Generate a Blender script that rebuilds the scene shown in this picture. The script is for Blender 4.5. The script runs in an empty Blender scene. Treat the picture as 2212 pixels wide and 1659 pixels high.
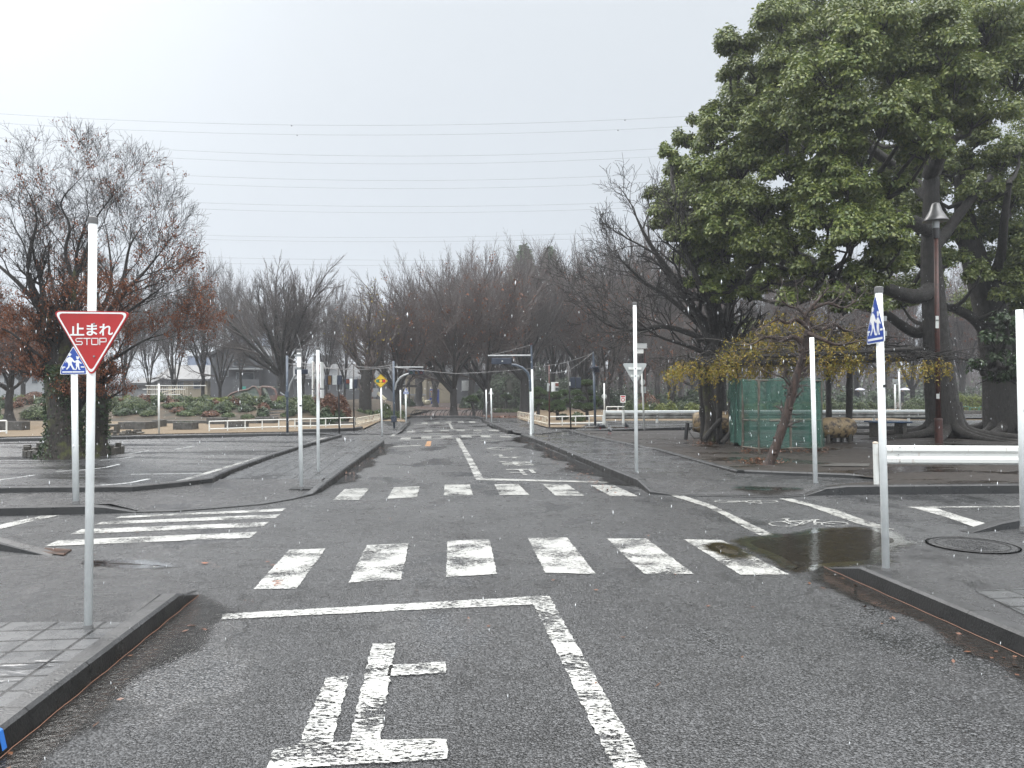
import bpy, bmesh, math, random
import numpy as np
from mathutils import Vector, Matrix

# ---------------------------------------------------------------- camera, sky, sun, exposure
SC = bpy.context.scene
COL = SC.collection
F, CX, CY, HZ, CH = 1640.0, 1106.0, 829.5, 845.0, 1.6      # focal length and eye line in units of a 2212 px wide picture; eye height in m
PITCH = math.atan((HZ - CY) / F)
cam = bpy.data.cameras.new("camera")
cam.sensor_width = 36.0
cam.lens = F / 2212 * 36
cam.clip_start, cam.clip_end = 0.05, 3000
camo = bpy.data.objects.new("camera", cam)
camo.location = (0, 0, CH)
camo.rotation_euler = (math.pi / 2 + PITCH, 0, 0)
COL.objects.link(camo)
SC.camera = camo
SC.view_settings.view_transform = 'Standard'
SC.view_settings.look = 'None'
SC.view_settings.exposure = 0.66
SC.view_settings.gamma = 1.0
SC.cycles.max_bounces = 6
SC.cycles.transparent_max_bounces = 16
SC.cycles.use_denoising = True

SUN_EL, SUN_AZ = math.radians(38), math.radians(-42)        # azimuth from +Y towards +X
w = bpy.data.worlds.new("World")
SC.world = w
w.use_nodes = True
nt = w.node_tree
nt.nodes.clear()
def wn(t, **k):
    n = nt.nodes.new(t)
    for a, b in k.items(): setattr(n, a, b)
    return n
outw = wn('ShaderNodeOutputWorld'); bg = wn('ShaderNodeBackground')
sky = wn('ShaderNodeTexSky', sky_type='NISHITA', sun_disc=False)
sky.sun_elevation = SUN_EL; sky.sun_rotation = SUN_AZ
sky.air_density = 1.0; sky.dust_density = 5.0; sky.ozone_density = 1.0
hs = wn('ShaderNodeHueSaturation'); hs.inputs['Saturation'].default_value = 0.15; hs.inputs['Value'].default_value = 1.0
nt.links.new(sky.outputs[0], hs.inputs['Color'])
tc = wn('ShaderNodeTexCoord'); sep = wn('ShaderNodeSeparateXYZ')
nt.links.new(tc.outputs['Generated'], sep.inputs[0])
ramp = wn('ShaderNodeValToRGB')                               # cloud deck: pale at the horizon, brighter overhead
E = ramp.color_ramp.elements
E[0].position = 0.0; E[0].color = (0.335, 0.372, 0.412, 1)
E[1].position = 1.0; E[1].color = (1.0, 1.0, 1.0, 1)
for p, c in ((0.10, (0.362, 0.398, 0.44, 1)), (0.46, (0.42, 0.452, 0.485, 1)), (0.66, (1.0, 1.0, 1.0, 1))):
    e = E.new(p); e.color = c
nt.links.new(sep.outputs['Z'], ramp.inputs[0])
zen = wn('ShaderNodeMapRange'); zen.inputs['From Min'].default_value = 0.45; zen.inputs['From Max'].default_value = 0.95
zen.inputs['To Min'].default_value = 1.0; zen.inputs['To Max'].default_value = 2.3
nt.links.new(sep.outputs['Z'], zen.inputs['Value'])
dot = wn('ShaderNodeVectorMath', operation='DOT_PRODUCT')
gd = Vector((math.sin(math.radians(-46)), math.cos(math.radians(-46)), 0.5)).normalized()
dot.inputs[1].default_value = gd
nt.links.new(tc.outputs['Generated'], dot.inputs[0])
gl = wn('ShaderNodeMapRange'); gl.inputs['From Min'].default_value = 0.86; gl.inputs['From Max'].default_value = 1.0
gl.inputs['To Min'].default_value = 1.0; gl.inputs['To Max'].default_value = 1.13; gl.interpolation_type = 'SMOOTHSTEP'
nt.links.new(dot.outputs['Value'], gl.inputs['Value'])
m0 = wn('ShaderNodeMath', operation='MULTIPLY'); nt.links.new(zen.outputs[0], m0.inputs[0]); nt.links.new(gl.outputs[0], m0.inputs[1])
bk = wn('ShaderNodeMapRange'); bk.inputs['From Min'].default_value = 0.25; bk.inputs['From Max'].default_value = -0.6     # sky brightened behind the viewer, added to light surfaces that face the camera
bk.inputs['To Min'].default_value = 1.0; bk.inputs['To Max'].default_value = 1.9; nt.links.new(sep.outputs['Y'], bk.inputs['Value'])
m00 = wn('ShaderNodeMath', operation='MULTIPLY'); nt.links.new(m0.outputs[0], m00.inputs[0]); nt.links.new(bk.outputs[0], m00.inputs[1]); m0 = m00
cn = wn('ShaderNodeTexNoise'); cn.inputs['Scale'].default_value = 2.0; cn.inputs['Detail'].default_value = 4
nt.links.new(tc.outputs['Generated'], cn.inputs['Vector'])
cr = wn('ShaderNodeMapRange'); cr.inputs['To Min'].default_value = 0.96; cr.inputs['To Max'].default_value = 1.04
nt.links.new(cn.outputs[0], cr.inputs['Value'])
m1 = wn('ShaderNodeMath', operation='MULTIPLY'); nt.links.new(m0.outputs[0], m1.inputs[0]); nt.links.new(cr.outputs[0], m1.inputs[1])
vm = wn('ShaderNodeVectorMath', operation='SCALE')
nt.links.new(ramp.outputs[0], vm.inputs[0]); nt.links.new(m1.outputs[0], vm.inputs['Scale'])
sk = wn('ShaderNodeVectorMath', operation='SCALE'); sk.inputs['Scale'].default_value = 0.006
nt.links.new(hs.outputs[0], sk.inputs[0])
ad = wn('ShaderNodeVectorMath', operation='ADD')
nt.links.new(vm.outputs[0], ad.inputs[0]); nt.links.new(sk.outputs[0], ad.inputs[1])
nt.links.new(ad.outputs[0], bg.inputs[0]); bg.inputs[1].default_value = 1.0
nt.links.new(bg.outputs[0], outw.inputs[0])
sl = bpy.data.lights.new("sun", 'SUN'); sl.energy = 0.7; sl.angle = math.radians(25); sl.color = (1, 0.97, 0.93)
so = bpy.data.objects.new("sun", sl)
sd = Vector((math.sin(SUN_AZ) * math.cos(SUN_EL), math.cos(SUN_AZ) * math.cos(SUN_EL), math.sin(SUN_EL)))
so.rotation_euler = (-sd).to_track_quat('-Z', 'Y').to_euler()
so.location = (0, 0, 40)
COL.objects.link(so)

# ---------------------------------------------------------------- measuring the place (angles read off the photograph -> metres)
def ray(px, py):
    x, u = (px - CX) / F, (CY - py) / F
    fy = math.cos(PITCH) - u * math.sin(PITCH)
    fz = math.sin(PITCH) + u * math.cos(PITCH)
    return x / fy, fz / fy
def G(px, py, z=0.0):
    a, b = ray(px, py)
    t = (z - CH) / b
    return Vector((a * t, t, z))
def V(px, py, Y):
    a, b = ray(px, py)
    return Vector((a * Y, Y, CH + b * Y))
def gp(px, py, z=0.0):
    v = G(px, py, z); return v
def crop(x0, y0, s):
    return lambda x, y: ((x0 + x / s) / 1.8084, (y0 + y / s) / 1.8084)
ROAD = Vector((-0.1024, 1, 0)).normalized()
ROADA = math.atan2(-ROAD.x, ROAD.y)

# ---------------------------------------------------------------- helpers
ORG = {}
def norm(v): return v / (np.linalg.norm(v) + 1e-12)
class MB:
    def __init__(s): s.v = []; s.f = []; s.m = []; s.uv = {}
    def add(s, vs, fs, m=0):
        o = len(s.v); s.v += [tuple(p) for p in vs]
        for f in fs: s.f.append(tuple(i + o for i in f)); s.m.append(m)
        return s
    def box(s, c, d, rz=0, m=0, M4=None):
        hx, hy, hz = d[0] / 2, d[1] / 2, d[2] / 2
        c = Vector(c); R = Matrix.Rotation(rz, 3, 'Z')
        vs = [R @ Vector((x, y, z)) for z in (-hz, hz) for x, y in ((-hx, -hy), (hx, -hy), (hx, hy), (-hx, hy))]
        if M4 is not None: vs = [M4 @ v for v in vs]
        return s.add([v + c for v in vs], [(0, 3, 2, 1), (4, 5, 6, 7), (0, 1, 5, 4), (1, 2, 6, 5), (2, 3, 7, 6), (3, 0, 4, 7)], m)
    def tube(s, pts, rad, n=8, m=0, caps=True):
        pts = [Vector(p) for p in pts]
        if not isinstance(rad, (list, tuple)): rad = [rad] * len(pts)
        t0 = (pts[1] - pts[0]).normalized()
        a = Vector((0, 0, 1)) if abs(t0.z) < 0.9 else Vector((1, 0, 0))
        u = t0.cross(a).normalized(); vs = []; fs = []
        for i, p in enumerate(pts):
            t = (pts[min(i + 1, len(pts) - 1)] - pts[max(i - 1, 0)]).normalized()
            u = (u - t * u.dot(t)).normalized(); w_ = t.cross(u)
            for k in range(n):
                an = 2 * math.pi * k / n
                vs.append(p + (u * math.cos(an) + w_ * math.sin(an)) * rad[i])
        for i in range(len(pts) - 1):
            for k in range(n):
                a0, a1 = i * n + k, i * n + (k + 1) % n
                fs.append((a0, a1, a1 + n, a0 + n))
        if caps:
            fs.append(tuple(reversed(range(n)))); fs.append(tuple(range((len(pts) - 1) * n, len(pts) * n)))
        return s.add(vs, fs, m)
    def lathe(s, c, prof, n=20, m=0):
        c = Vector(c); vs = []; fs = []
        for r, z in prof:
            for k in range(n):
                a = 2 * math.pi * k / n; vs.append(c + Vector((r * math.cos(a), r * math.sin(a), z)))
        for i in range(len(prof) - 1):
            for k in range(n):
                a0, a1 = i * n + k, i * n + (k + 1) % n
                fs.append((a0, a1, a1 + n, a0 + n))
        fs.append(tuple(reversed(range(n)))); fs.append(tuple(range((len(prof) - 1) * n, len(prof) * n)))
        return s.add(vs, fs, m)
    def prism(s, poly, T, t0, t1, m=0):
        """poly: list of (a,b); T(a,b,t)->Vector; extruded from t0 (front) to t1"""
        n = len(poly)
        A = sum(poly[i][0] * poly[(i + 1) % n][1] - poly[(i + 1) % n][0] * poly[i][1] for i in range(n))
        if A < 0: poly = poly[::-1]
        vs = [T(a, b, t0) for a, b in poly] + [T(a, b, t1) for a, b in poly]
        fs = [tuple(range(n)), tuple(reversed(range(n, 2 * n)))]
        for i in range(n): j = (i + 1) % n; fs.append((i, i + n, j + n, j))
        return s.add(vs, fs, m)
    def ball(s, c, r, nu=10, nv=7, m=0, sc=(1, 1, 1), jit=0, rng=None):
        c = Vector(c); vs = [c + Vector((0, 0, -r * sc[2]))]; fs = []
        for i in range(1, nv):
            th = math.pi * i / nv
            for k in range(nu):
                a = 2 * math.pi * k / nu; q = r * (1 + (rng.uniform(-jit, jit) if rng else 0))
                vs.append(c + Vector((q * math.sin(th) * math.cos(a) * sc[0], q * math.sin(th) * math.sin(a) * sc[1], -q * math.cos(th) * sc[2])))
        vs.append(c + Vector((0, 0, r * sc[2]))); L = len(vs) - 1
        for k in range(nu): fs.append((0, 1 + (k + 1) % nu, 1 + k))
        for i in range(nv - 2):
            for k in range(nu):
                a0 = 1 + i * nu + k; a1 = 1 + i * nu + (k + 1) % nu; fs.append((a0, a1, a1 + nu, a0 + nu))
        b = 1 + (nv - 2) * nu
        for k in range(nu): fs.append((b + k, b + (k + 1) % nu, L))
        return s.add(vs, fs, m)
    def build(s, name, mat, parent=None, loc=None, smooth=False, bevel=0, props=None):
        org = ORG[parent] if parent is not None else Vector(loc or (0, 0, 0))
        me = bpy.data.meshes.new(name)
        me.from_pydata([Vector(p) - org for p in s.v], [], s.f)
        mats = mat if isinstance(mat, (list, tuple)) else [mat]
        for m_ in mats: me.materials.append(m_)
        if len(mats) > 1: me.polygons.foreach_set('material_index', s.m)
        if smooth: me.polygons.foreach_set('use_smooth', [True] * len(me.polygons))
        me.update()
        o = bpy.data.objects.new(name, me); COL.objects.link(o)
        if parent is not None: o.parent = parent
        else: o.location = org
        ORG[o] = org.copy()
        if bevel:
            b = o.modifiers.new('bevel', 'BEVEL'); b.width = bevel; b.segments = 2; b.limit_method = 'ANGLE'
        if props: tag(o, **props)
        return o
def tag(o, label=None, cat=None, group=None, kind=None):
    if label: o['label'] = label
    if cat: o['category'] = cat
    if group: o['group'] = group
    if kind: o['kind'] = kind
    return o
def thing(name, label, cat, loc, group=None):
    o = bpy.data.objects.new(name, None); COL.objects.link(o); o.location = loc
    o.empty_display_size = 0.2
    ORG[o] = Vector(loc); return tag(o, label, cat, group)
def copy_tree(o, loc=None, rz=None, sc=None, label=None, group=None, parent=None):
    c = o.copy(); COL.objects.link(c)
    if parent is not None: c.parent = parent
    for ch in list(o.children): copy_tree(ch, parent=c)
    if loc is not None: c.location = loc
    if rz is not None: c.rotation_euler = (0, 0, rz)
    if sc is not None: c.scale = sc if isinstance(sc, (tuple, list)) else (sc, sc, sc)
    if label: c['label'] = label
    if group: c['group'] = group
    return c
def array_mesh(name, Vt, Q, mat, parent=None, loc=None, smooth=False):
    org = ORG[parent] if parent is not None else Vector(loc or (0, 0, 0))
    Vt = np.asarray(Vt, dtype=np.float64) - np.array(org)
    Q = np.asarray(Q, dtype=np.int32); k = Q.shape[1]
    me = bpy.data.meshes.new(name)
    me.vertices.add(len(Vt)); me.vertices.foreach_set('co', Vt.astype(np.float32).ravel())
    me.loops.add(Q.size); me.loops.foreach_set('vertex_index', Q.ravel())
    me.polygons.add(len(Q))
    me.polygons.foreach_set('loop_start', np.arange(len(Q), dtype=np.int32) * k)
    me.polygons.foreach_set('loop_total', np.full(len(Q), k, dtype=np.int32))
    if smooth: me.polygons.foreach_set('use_smooth', np.ones(len(Q), dtype=bool))
    me.materials.append(mat); me.update(calc_edges=True); me.validate()
    o = bpy.data.objects.new(name, me); COL.objects.link(o)
    if parent is not None: o.parent = parent
    else: o.location = org
    ORG[o] = org.copy()
    return o

# ---------------------------------------------------------------- materials
class NT:
    def __init__(s, name):
        s.m = bpy.data.materials.new(name); s.m.use_nodes = True; s.t = s.m.node_tree
        s.t.nodes.clear()
        s.out = s.n('ShaderNodeOutputMaterial'); s.b = s.n('ShaderNodeBsdfPrincipled')
        s.l(s.b.outputs[0], s.out.inputs[0])
        s.c = s.n('ShaderNodeTexCoord').outputs['Object']
    def n(s, t, **k):
        x = s.t.nodes.new(t)
        for a, b in k.items(): setattr(x, a, b)
        return x
    def l(s, a, b): s.t.links.new(a, b)
    def set(s, i, v):
        if hasattr(v, 'is_linked') or hasattr(v, 'links'): s.l(v, s.b.inputs[i])
        else: s.b.inputs[i].default_value = v
    def mapc(s, scale=(1, 1, 1), rot=(0, 0, 0), src=None):
        x = s.n('ShaderNodeMapping'); x.inputs['Scale'].default_value = scale; x.inputs['Rotation'].default_value = rot
        s.l(src or s.c, x.inputs[0]); return x.outputs[0]
    def noise(s, scale, detail=4, rough=0.55, src=None, dist=0):
        x = s.n('ShaderNodeTexNoise'); x.inputs['Scale'].default_value = scale; x.inputs['Detail'].default_value = detail
        x.inputs['Roughness'].default_value = rough; x.inputs['Distortion'].default_value = dist
        s.l(src or s.c, x.inputs['Vector']); return x.outputs[0]
    def voro(s, scale, feature='F1', out='Distance', src=None):
        x = s.n('ShaderNodeTexVoronoi', feature=feature); x.inputs['Scale'].default_value = scale
        s.l(src or s.c, x.inputs['Vector']); return x.outputs[out]
    def rng(s, v, a, b, c=0.0, d=1.0, smooth=False):
        x = s.n('ShaderNodeMapRange'); x.inputs['From Min'].default_value = a; x.inputs['From Max'].default_value = b
        x.inputs['To Min'].default_value = c; x.inputs['To Max'].default_value = d
        if smooth: x.interpolation_type = 'SMOOTHSTEP'
        s.l(v, x.inputs['Value']); return x.outputs[0]
    def math(s, op, a, b=None):
        x = s.n('ShaderNodeMath', operation=op)
        for i, v in enumerate((a, b)):
            if v is None: continue
            if isinstance(v, (int, float)): x.inputs[i].default_value = v
            else: s.l(v, x.inputs[i])
        return x.outputs[0]
    def mix(s, f, a, b):
        x = s.n('ShaderNodeMix', data_type='RGBA')
        for i, v in ((0, f), (6, a), (7, b)):
            if isinstance(v, (int, float)): x.inputs[i].default_value = v
            elif isinstance(v, tuple): x.inputs[i].default_value = (*v, 1) if len(v) == 3 else v
            else: s.l(v, x.inputs[i])
        return x.outputs[2]
    def bump(s, h, strength=0.5, dist=0.01, prev=None):
        x = s.n('ShaderNodeBump'); x.inputs['Strength'].default_value = strength; x.inputs['Distance'].default_value = dist
        if isinstance(strength, float) is False: s.l(strength, x.inputs['Strength'])
        s.l(h, x.inputs['Height'])
        if prev is not None: s.l(prev, x.inputs['Normal'])
        s.l(x.outputs[0], s.b.inputs['Normal']); return x.outputs[0]
def M(name, c1, c2=None, rough=0.5, ns=6, bs=0, bd=0.005, bst=0.5, metal=0, spec=0.5, lo=0.35, hi=0.65, detail=5):
    t = NT(name)
    if c2: t.set('Base Color', t.mix(t.rng(t.noise(ns, detail), lo, hi), c1, c2))
    else: t.set('Base Color', (*c1, 1))
    t.set('Roughness', rough); t.set('Metallic', metal); t.set('Specular IOR Level', spec)
    if bs: t.bump(t.noise(bs, 5), bst, bd)
    return t.m
def leafmat(name, cols, rough=0.4, trans=0.15):
    t = NT(name)
    g = t.n('ShaderNodeNewGeometry').outputs['Random Per Island']
    r = t.n('ShaderNodeValToRGB'); e = r.color_ramp.elements
    e[0].color = (*cols[0], 1); e[1].color = (*cols[-1], 1)
    for i, c in enumerate(cols[1:-1]): x = e.new((i + 1) / (len(cols) - 1)); x.color = (*c, 1)
    t.l(g, r.inputs[0])
    oi = t.n('ShaderNodeTexCoord').outputs['Object']
    big = t.rng(t.noise(0.5, 3, src=oi), 0.3, 0.7, 0.75, 1.3)
    sc = t.n('ShaderNodeVectorMath', operation='SCALE'); t.l(r.outputs[0], sc.inputs[0]); t.l(big, sc.inputs['Scale'])
    t.set('Base Color', sc.outputs[0]); t.set('Roughness', rough)
    if trans:
        tr = t.n('ShaderNodeBsdfTranslucent'); t.l(sc.outputs[0], tr.inputs[0])
        mx = t.n('ShaderNodeMixShader'); mx.inputs[0].default_value = trans
        t.l(t.b.outputs[0], mx.inputs[1]); t.l(tr.outputs[0], mx.inputs[2]); t.l(mx.outputs[0], t.out.inputs[0])
    return t.m

def asphalt(name, dark=(0.016, 0.0165, 0.017), light=(0.14, 0.143, 0.148), scale=92, r0=0.16, r1=0.42, bump=0.9, wet=0.5, wetscale=0.9, ws=(1, 0.6, 1), rz=0.3):
    t = NT(name)
    vo = t.n('ShaderNodeTexVoronoi'); vo.inputs['Scale'].default_value = scale; t.l(t.c, vo.inputs['Vector'])
    sepc = t.n('ShaderNodeSeparateColor'); t.l(vo.outputs['Color'], sepc.inputs[0])
    big = t.rng(t.noise(0.35, 5, 0.6), 0.3, 0.7, -0.18, 0.18)
    fine = t.noise(scale * 2.2, 2)
    val = t.math('ADD', t.math('MULTIPLY', t.math('MULTIPLY', sepc.outputs[0], sepc.outputs[1]), 1.1), t.math('MULTIPLY', fine, 0.35))
    gap = t.rng(vo.outputs['Distance'], 0.35, 0.75, 0.0, 0.55)
    val = t.math('SUBTRACT', t.math('ADD', val, big), gap)
    stain = t.rng(t.noise(2.2, 6, 0.65), 0.55, 0.72, 0.0, 0.35)
    val = t.math('SUBTRACT', val, stain)
    dn = t.n('ShaderNodeTexNoise'); dn.inputs['Scale'].default_value = 2.5; dn.inputs['Detail'].default_value = 6; t.l(t.c, dn.inputs['Vector'])
    dv = t.n('ShaderNodeVectorMath', operation='MULTIPLY_ADD'); t.l(dn.outputs['Color'], dv.inputs[0]); dv.inputs[1].default_value = (.5, .5, 0); t.l(t.c, dv.inputs[2])
    ck = t.math('MULTIPLY', t.rng(t.voro(0.38, 'DISTANCE_TO_EDGE', src=dv.outputs[0]), 0.0, 0.006, 0.7, 0.0), t.rng(t.noise(0.5, 2), 0.5, 0.56))
    trk = t.math('MULTIPLY', t.rng(t.math('ABSOLUTE', t.math('SINE', t.noise(0.5, 2, src=t.mapc((2.2, .15, 1), (0, 0, -ROADA))))), 0.3, 0.6), 0.12)
    val = t.math('ADD', t.math('SUBTRACT', val, ck), trk)
    t.set('Base Color', t.mix(val, dark, light))
    wetm = t.rng(t.noise(wetscale, 5, 0.6, src=t.mapc(ws, (0, 0, rz))), wet, wet + 0.14, 0, 1, True)
    t.set('Roughness', t.math('SUBTRACT', t.rng(t.noise(7, 4), 0.3, 0.7, r0 + 0.06, r1), t.math('MULTIPLY', wetm, (r0 + r1) / 2 - 0.03)))
    h = t.math('MULTIPLY', t.math('SUBTRACT', 0.6, vo.outputs['Distance']), t.math('SUBTRACT', 1.0, t.math('MULTIPLY', wetm, 0.8)))
    b1 = t.bump(t.noise(1.6, 3), 0.35, 0.02)
    b1 = t.bump(t.noise(38, 3), 0.4, 0.01, b1)
    t.bump(h, bump, 0.012, b1)
    t.set('Specular IOR Level', 0.5)
    return t.m
def tiles(name, du, dv, dark=(0.05, 0.052, 0.054), light=(0.13, 0.132, 0.135), mortar=(0.012, 0.012, 0.012), ms=0.022, off=0.0, r0=0.12, r1=0.38, wet=0.52, distort=0.0):
    t = NT(name)
    v = t.mapc((1, 1, 1), (0, 0, -ROADA))
    if distort:
        ns = t.n('ShaderNodeTexNoise'); ns.inputs['Scale'].default_value = 3.0; t.l(v, ns.inputs['Vector'])
        ad_ = t.n('ShaderNodeVectorMath', operation='MULTIPLY_ADD'); t.l(ns.outputs['Color'], ad_.inputs[0])
        ad_.inputs[1].default_value = (distort,) * 3; t.l(v, ad_.inputs[2]); v = ad_.outputs[0]
    br = t.n('ShaderNodeTexBrick'); t.l(v, br.inputs['Vector'])
    br.offset = off; br.inputs['Scale'].default_value = 1.0; br.inputs['Brick Width'].default_value = du; br.inputs['Row Height'].default_value = dv
    br.inputs['Mortar Size'].default_value = ms / 2; br.inputs['Mortar Smooth'].default_value = 0.3; br.inputs['Bias'].default_value = 0
    br.inputs['Color1'].default_value = (0.15, 0.15, 0.15, 1); br.inputs['Color2'].default_value = (0.85, 0.85, 0.85, 1)
    br.inputs['Mortar'].default_value = (0.5, 0.5, 0.5, 1)
    g = t.n('ShaderNodeRGBToBW'); t.l(br.outputs['Color'], g.inputs[0])
    val = t.math('ADD', t.math('MULTIPLY', g.outputs[0], 0.45), t.math('MULTIPLY', t.noise(90, 3), 0.4))
    val = t.math('ADD', val, t.rng(t.noise(0.8, 5), 0.3, 0.7, -0.15, 0.2))
    c = t.mix(val, dark, light)
    t.set('Base Color', t.mix(br.outputs['Fac'], c, mortar))
    wetm = t.rng(t.noise(1.5, 5, 0.65, src=t.mapc((0.55, 1.0, 1))), wet, wet + 0.08, 0, 1, True)
    t.set('Roughness', t.math('MAXIMUM', 0.03, t.math('SUBTRACT', t.rng(t.noise(9, 4), 0.3, 0.7, r0 + 0.05, r1), t.math('MULTIPLY', wetm, 0.5))))
    inv = t.math('SUBTRACT', 1.0, br.outputs['Fac'])
    b1 = t.bump(t.noise(220, 2), 0.25, 0.003)
    t.bump(t.math('MULTIPLY', inv, t.math('SUBTRACT', 1.0, t.math('MULTIPLY', wetm, 0.7))), 0.8, 0.006, b1)
    return t.m
def kerbmat(name, dark, light, joint=0.6):
    t = NT(name)
    uv = t.n('ShaderNodeUVMap').outputs[0]; sp = t.n('ShaderNodeSeparateXYZ'); t.l(uv, sp.inputs[0])
    fr = t.math('FRACT', t.math('DIVIDE', sp.outputs[0], joint))
    j = t.math('LESS_THAN', fr, 0.018)
    val = t.math('ADD', t.math('MULTIPLY', t.noise(70, 4), 0.7), t.rng(t.noise(3, 5), 0.3, 0.7, -0.2, 0.35))
    c = t.mix(val, dark, light)
    t.set('Base Color', t.mix(j, c, (0.006, 0.006, 0.006)))
    t.set('Roughness', t.rng(t.noise(5, 4), 0.3, 0.7, 0.2, 0.55))
    h = t.math('SUBTRACT', t.noise(60, 4), t.math('MULTIPLY', j, 2.0))
    t.bump(h, 0.7, 0.006)
    return t.m
def paint(name, col=(0.47, 0.475, 0.46), wear=0.40, ws=70, soft=0.05, tint=(0.35, 0.34, 0.30)):
    t = NT(name)
    rot = (0, 0, -ROADA)
    n1 = t.noise(ws, 6, 0.7, src=t.mapc((0.55, 1.3, 1), rot))
    n2 = t.rng(t.noise(2.6, 4), 0.3, 0.7, -0.10, 0.16)
    a = t.rng(t.math('SUBTRACT', n1, n2), wear, wear + soft, 0, 1)
    t.set('Base Color', t.mix(t.rng(t.noise(42, 6, 0.8, src=t.mapc((0.16, 2.2, 1), rot)), 0.46, 0.70), col, tint))
    t.set('Roughness', 0.3)
    t.bump(t.noise(120, 3), 0.4, 0.004)
    tr = t.n('ShaderNodeBsdfTransparent'); mx = t.n('ShaderNodeMixShader')
    t.l(a, mx.inputs[0]); t.l(tr.outputs[0], mx.inputs[1]); t.l(t.b.outputs[0], mx.inputs[2]); t.l(mx.outputs[0], t.out.inputs[0])
    return t.m
def water(name, col=(0.03, 0.027, 0.022), ripple=14, st=0.25, rough=0.03):
    t = NT(name)
    t.set('Base Color', t.mix(t.noise(3, 4), col, tuple(x * 1.9 for x in col))); t.set('Roughness', rough); t.set('IOR', 1.33)
    vo = t.voro(7.0, src=t.mapc((1, 1, 1), src=None))
    ringv = t.math('MULTIPLY', t.math('SINE', t.math('MULTIPLY', vo, 46.0)), t.rng(vo, 0.0, 0.42, 1.0, 0.0))
    b1 = t.bump(t.noise(ripple, 4, 0.6), st, 0.01)
    t.bump(ringv, 0.35, 0.003, b1)
    at = t.n('ShaderNodeAttribute', attribute_name='edge').outputs['Fac']
    f = t.rng(t.math('ADD', t.math('MULTIPLY', at, 1.6), t.math('ADD', t.math('MULTIPLY', t.noise(9, 6, 0.7), 1.2), t.math('MULTIPLY', t.noise(90, 3, 0.7), 0.6))), 1.15, 1.85, 0, 1)
    tr = t.n('ShaderNodeBsdfTransparent'); mx = t.n('ShaderNodeMixShader')
    nrm = t.b.inputs['Normal'].links[0].from_socket
    fr = t.n('ShaderNodeFresnel'); fr.inputs[0].default_value = 1.33; t.l(nrm, fr.inputs['Normal'])
    gl_ = t.n('ShaderNodeBsdfAnisotropic'); gl_.inputs['Roughness'].default_value = rough; t.l(nrm, gl_.inputs['Normal'])
    tw = t.n('ShaderNodeBsdfTransparent'); tw.inputs[0].default_value = (*(min(1, .25 + x * 10) for x in col), 1)
    df = t.n('ShaderNodeBsdfDiffuse'); df.inputs[0].default_value = (*col, 1)
    w1 = t.n('ShaderNodeMixShader'); w1.inputs[0].default_value = 0.3; t.l(tw.outputs[0], w1.inputs[1]); t.l(df.outputs[0], w1.inputs[2])
    w2 = t.n('ShaderNodeMixShader'); t.l(fr.outputs[0], w2.inputs[0]); t.l(w1.outputs[0], w2.inputs[1]); t.l(gl_.outputs[0], w2.inputs[2])
    t.l(f, mx.inputs[0]); t.l(tr.outputs[0], mx.inputs[1]); t.l(w2.outputs[0], mx.inputs[2]); t.l(mx.outputs[0], t.out.inputs[0])
    return t.m

MT = {}
MT['road'] = asphalt('wet_asphalt')
MT['plaza'] = asphalt('smooth_wet_asphalt', dark=(0.03, 0.031, 0.033), light=(0.105, 0.107, 0.11), scale=70, r0=0.12, r1=0.42, bump=0.7, wet=0.47, wetscale=0.9, ws=(0.22, 1.5, 1), rz=0.0)
MT['strip'] = asphalt('worn_asphalt', dark=(0.03, 0.03, 0.031), light=(0.095, 0.097, 0.1), scale=110, r0=0.12, r1=0.36, bump=0.7, wet=0.5, wetscale=1.4)
MT['tile'] = tiles('paving_slabs', 0.3, 0.2, wet=0.58)
MT['flag'] = tiles('rough_flagstones', 0.32, 0.42, off=0.5, ms=0.02, wet=0.47, distort=0.12, light=(0.11, 0.112, 0.115))
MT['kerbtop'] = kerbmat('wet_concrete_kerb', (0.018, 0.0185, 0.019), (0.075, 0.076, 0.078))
MT['kerbface'] = kerbmat('shaded_kerb_face', (0.005, 0.005, 0.005), (0.028, 0.028, 0.027))  # darker twin of the kerb top: shade and wet put into the face colour
MT['paint'] = paint('road_paint', wear=0.415)
MT['paintworn'] = paint('worn_road_paint', wear=0.425, ws=62)
MT['paintold'] = paint('old_road_paint', col=(0.39, 0.395, 0.38), wear=0.40, ws=40)
MT['paintthin'] = paint('plaza_line_paint', col=(0.6, 0.62, 0.63), wear=0.36, ws=30)
MT['paintorange'] = paint('orange_road_paint', col=(0.5, 0.27, 0.13), wear=0.36, tint=(0.35, 0.2, 0.12))
MT['rustpaint'] = paint('orange_brown_marking', col=(0.32, 0.12, 0.06), wear=0.52, ws=14, soft=0.1, tint=(0.3, 0.15, 0.1))
MT['water'] = water('puddle_water')
MT['gutterwater'] = water('gutter_water', col=(0.028, 0.027, 0.025), ripple=26, st=0.9)
MT['white'] = M('white_painted_steel', (0.84, 0.87, 0.86), (0.74, 0.77, 0.76), rough=0.3, ns=9)
MT['whiteold'] = M('stained_white_steel', (0.66, 0.67, 0.64), (0.42, 0.38, 0.30), rough=0.4, ns=5, lo=0.55, hi=0.8)
MT['cream'] = M('rusting_cream_paint', (0.62, 0.58, 0.48), (0.26, 0.12, 0.06), rough=0.5, ns=9, lo=0.52, hi=0.68)
MT['cap'] = M('grey_plastic_cap', (0.13, 0.13, 0.13), rough=0.5)
MT['dark'] = M('dark_rubber_tape', (0.02, 0.02, 0.02), rough=0.5)
MT['grey'] = M('galvanised_steel', (0.33, 0.34, 0.34), (0.24, 0.25, 0.25), rough=0.4, metal=0.4)
MT['signback'] = M('grey_sign_back', (0.42, 0.44, 0.43), (0.34, 0.36, 0.35), rough=0.45, metal=0.2)
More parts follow.
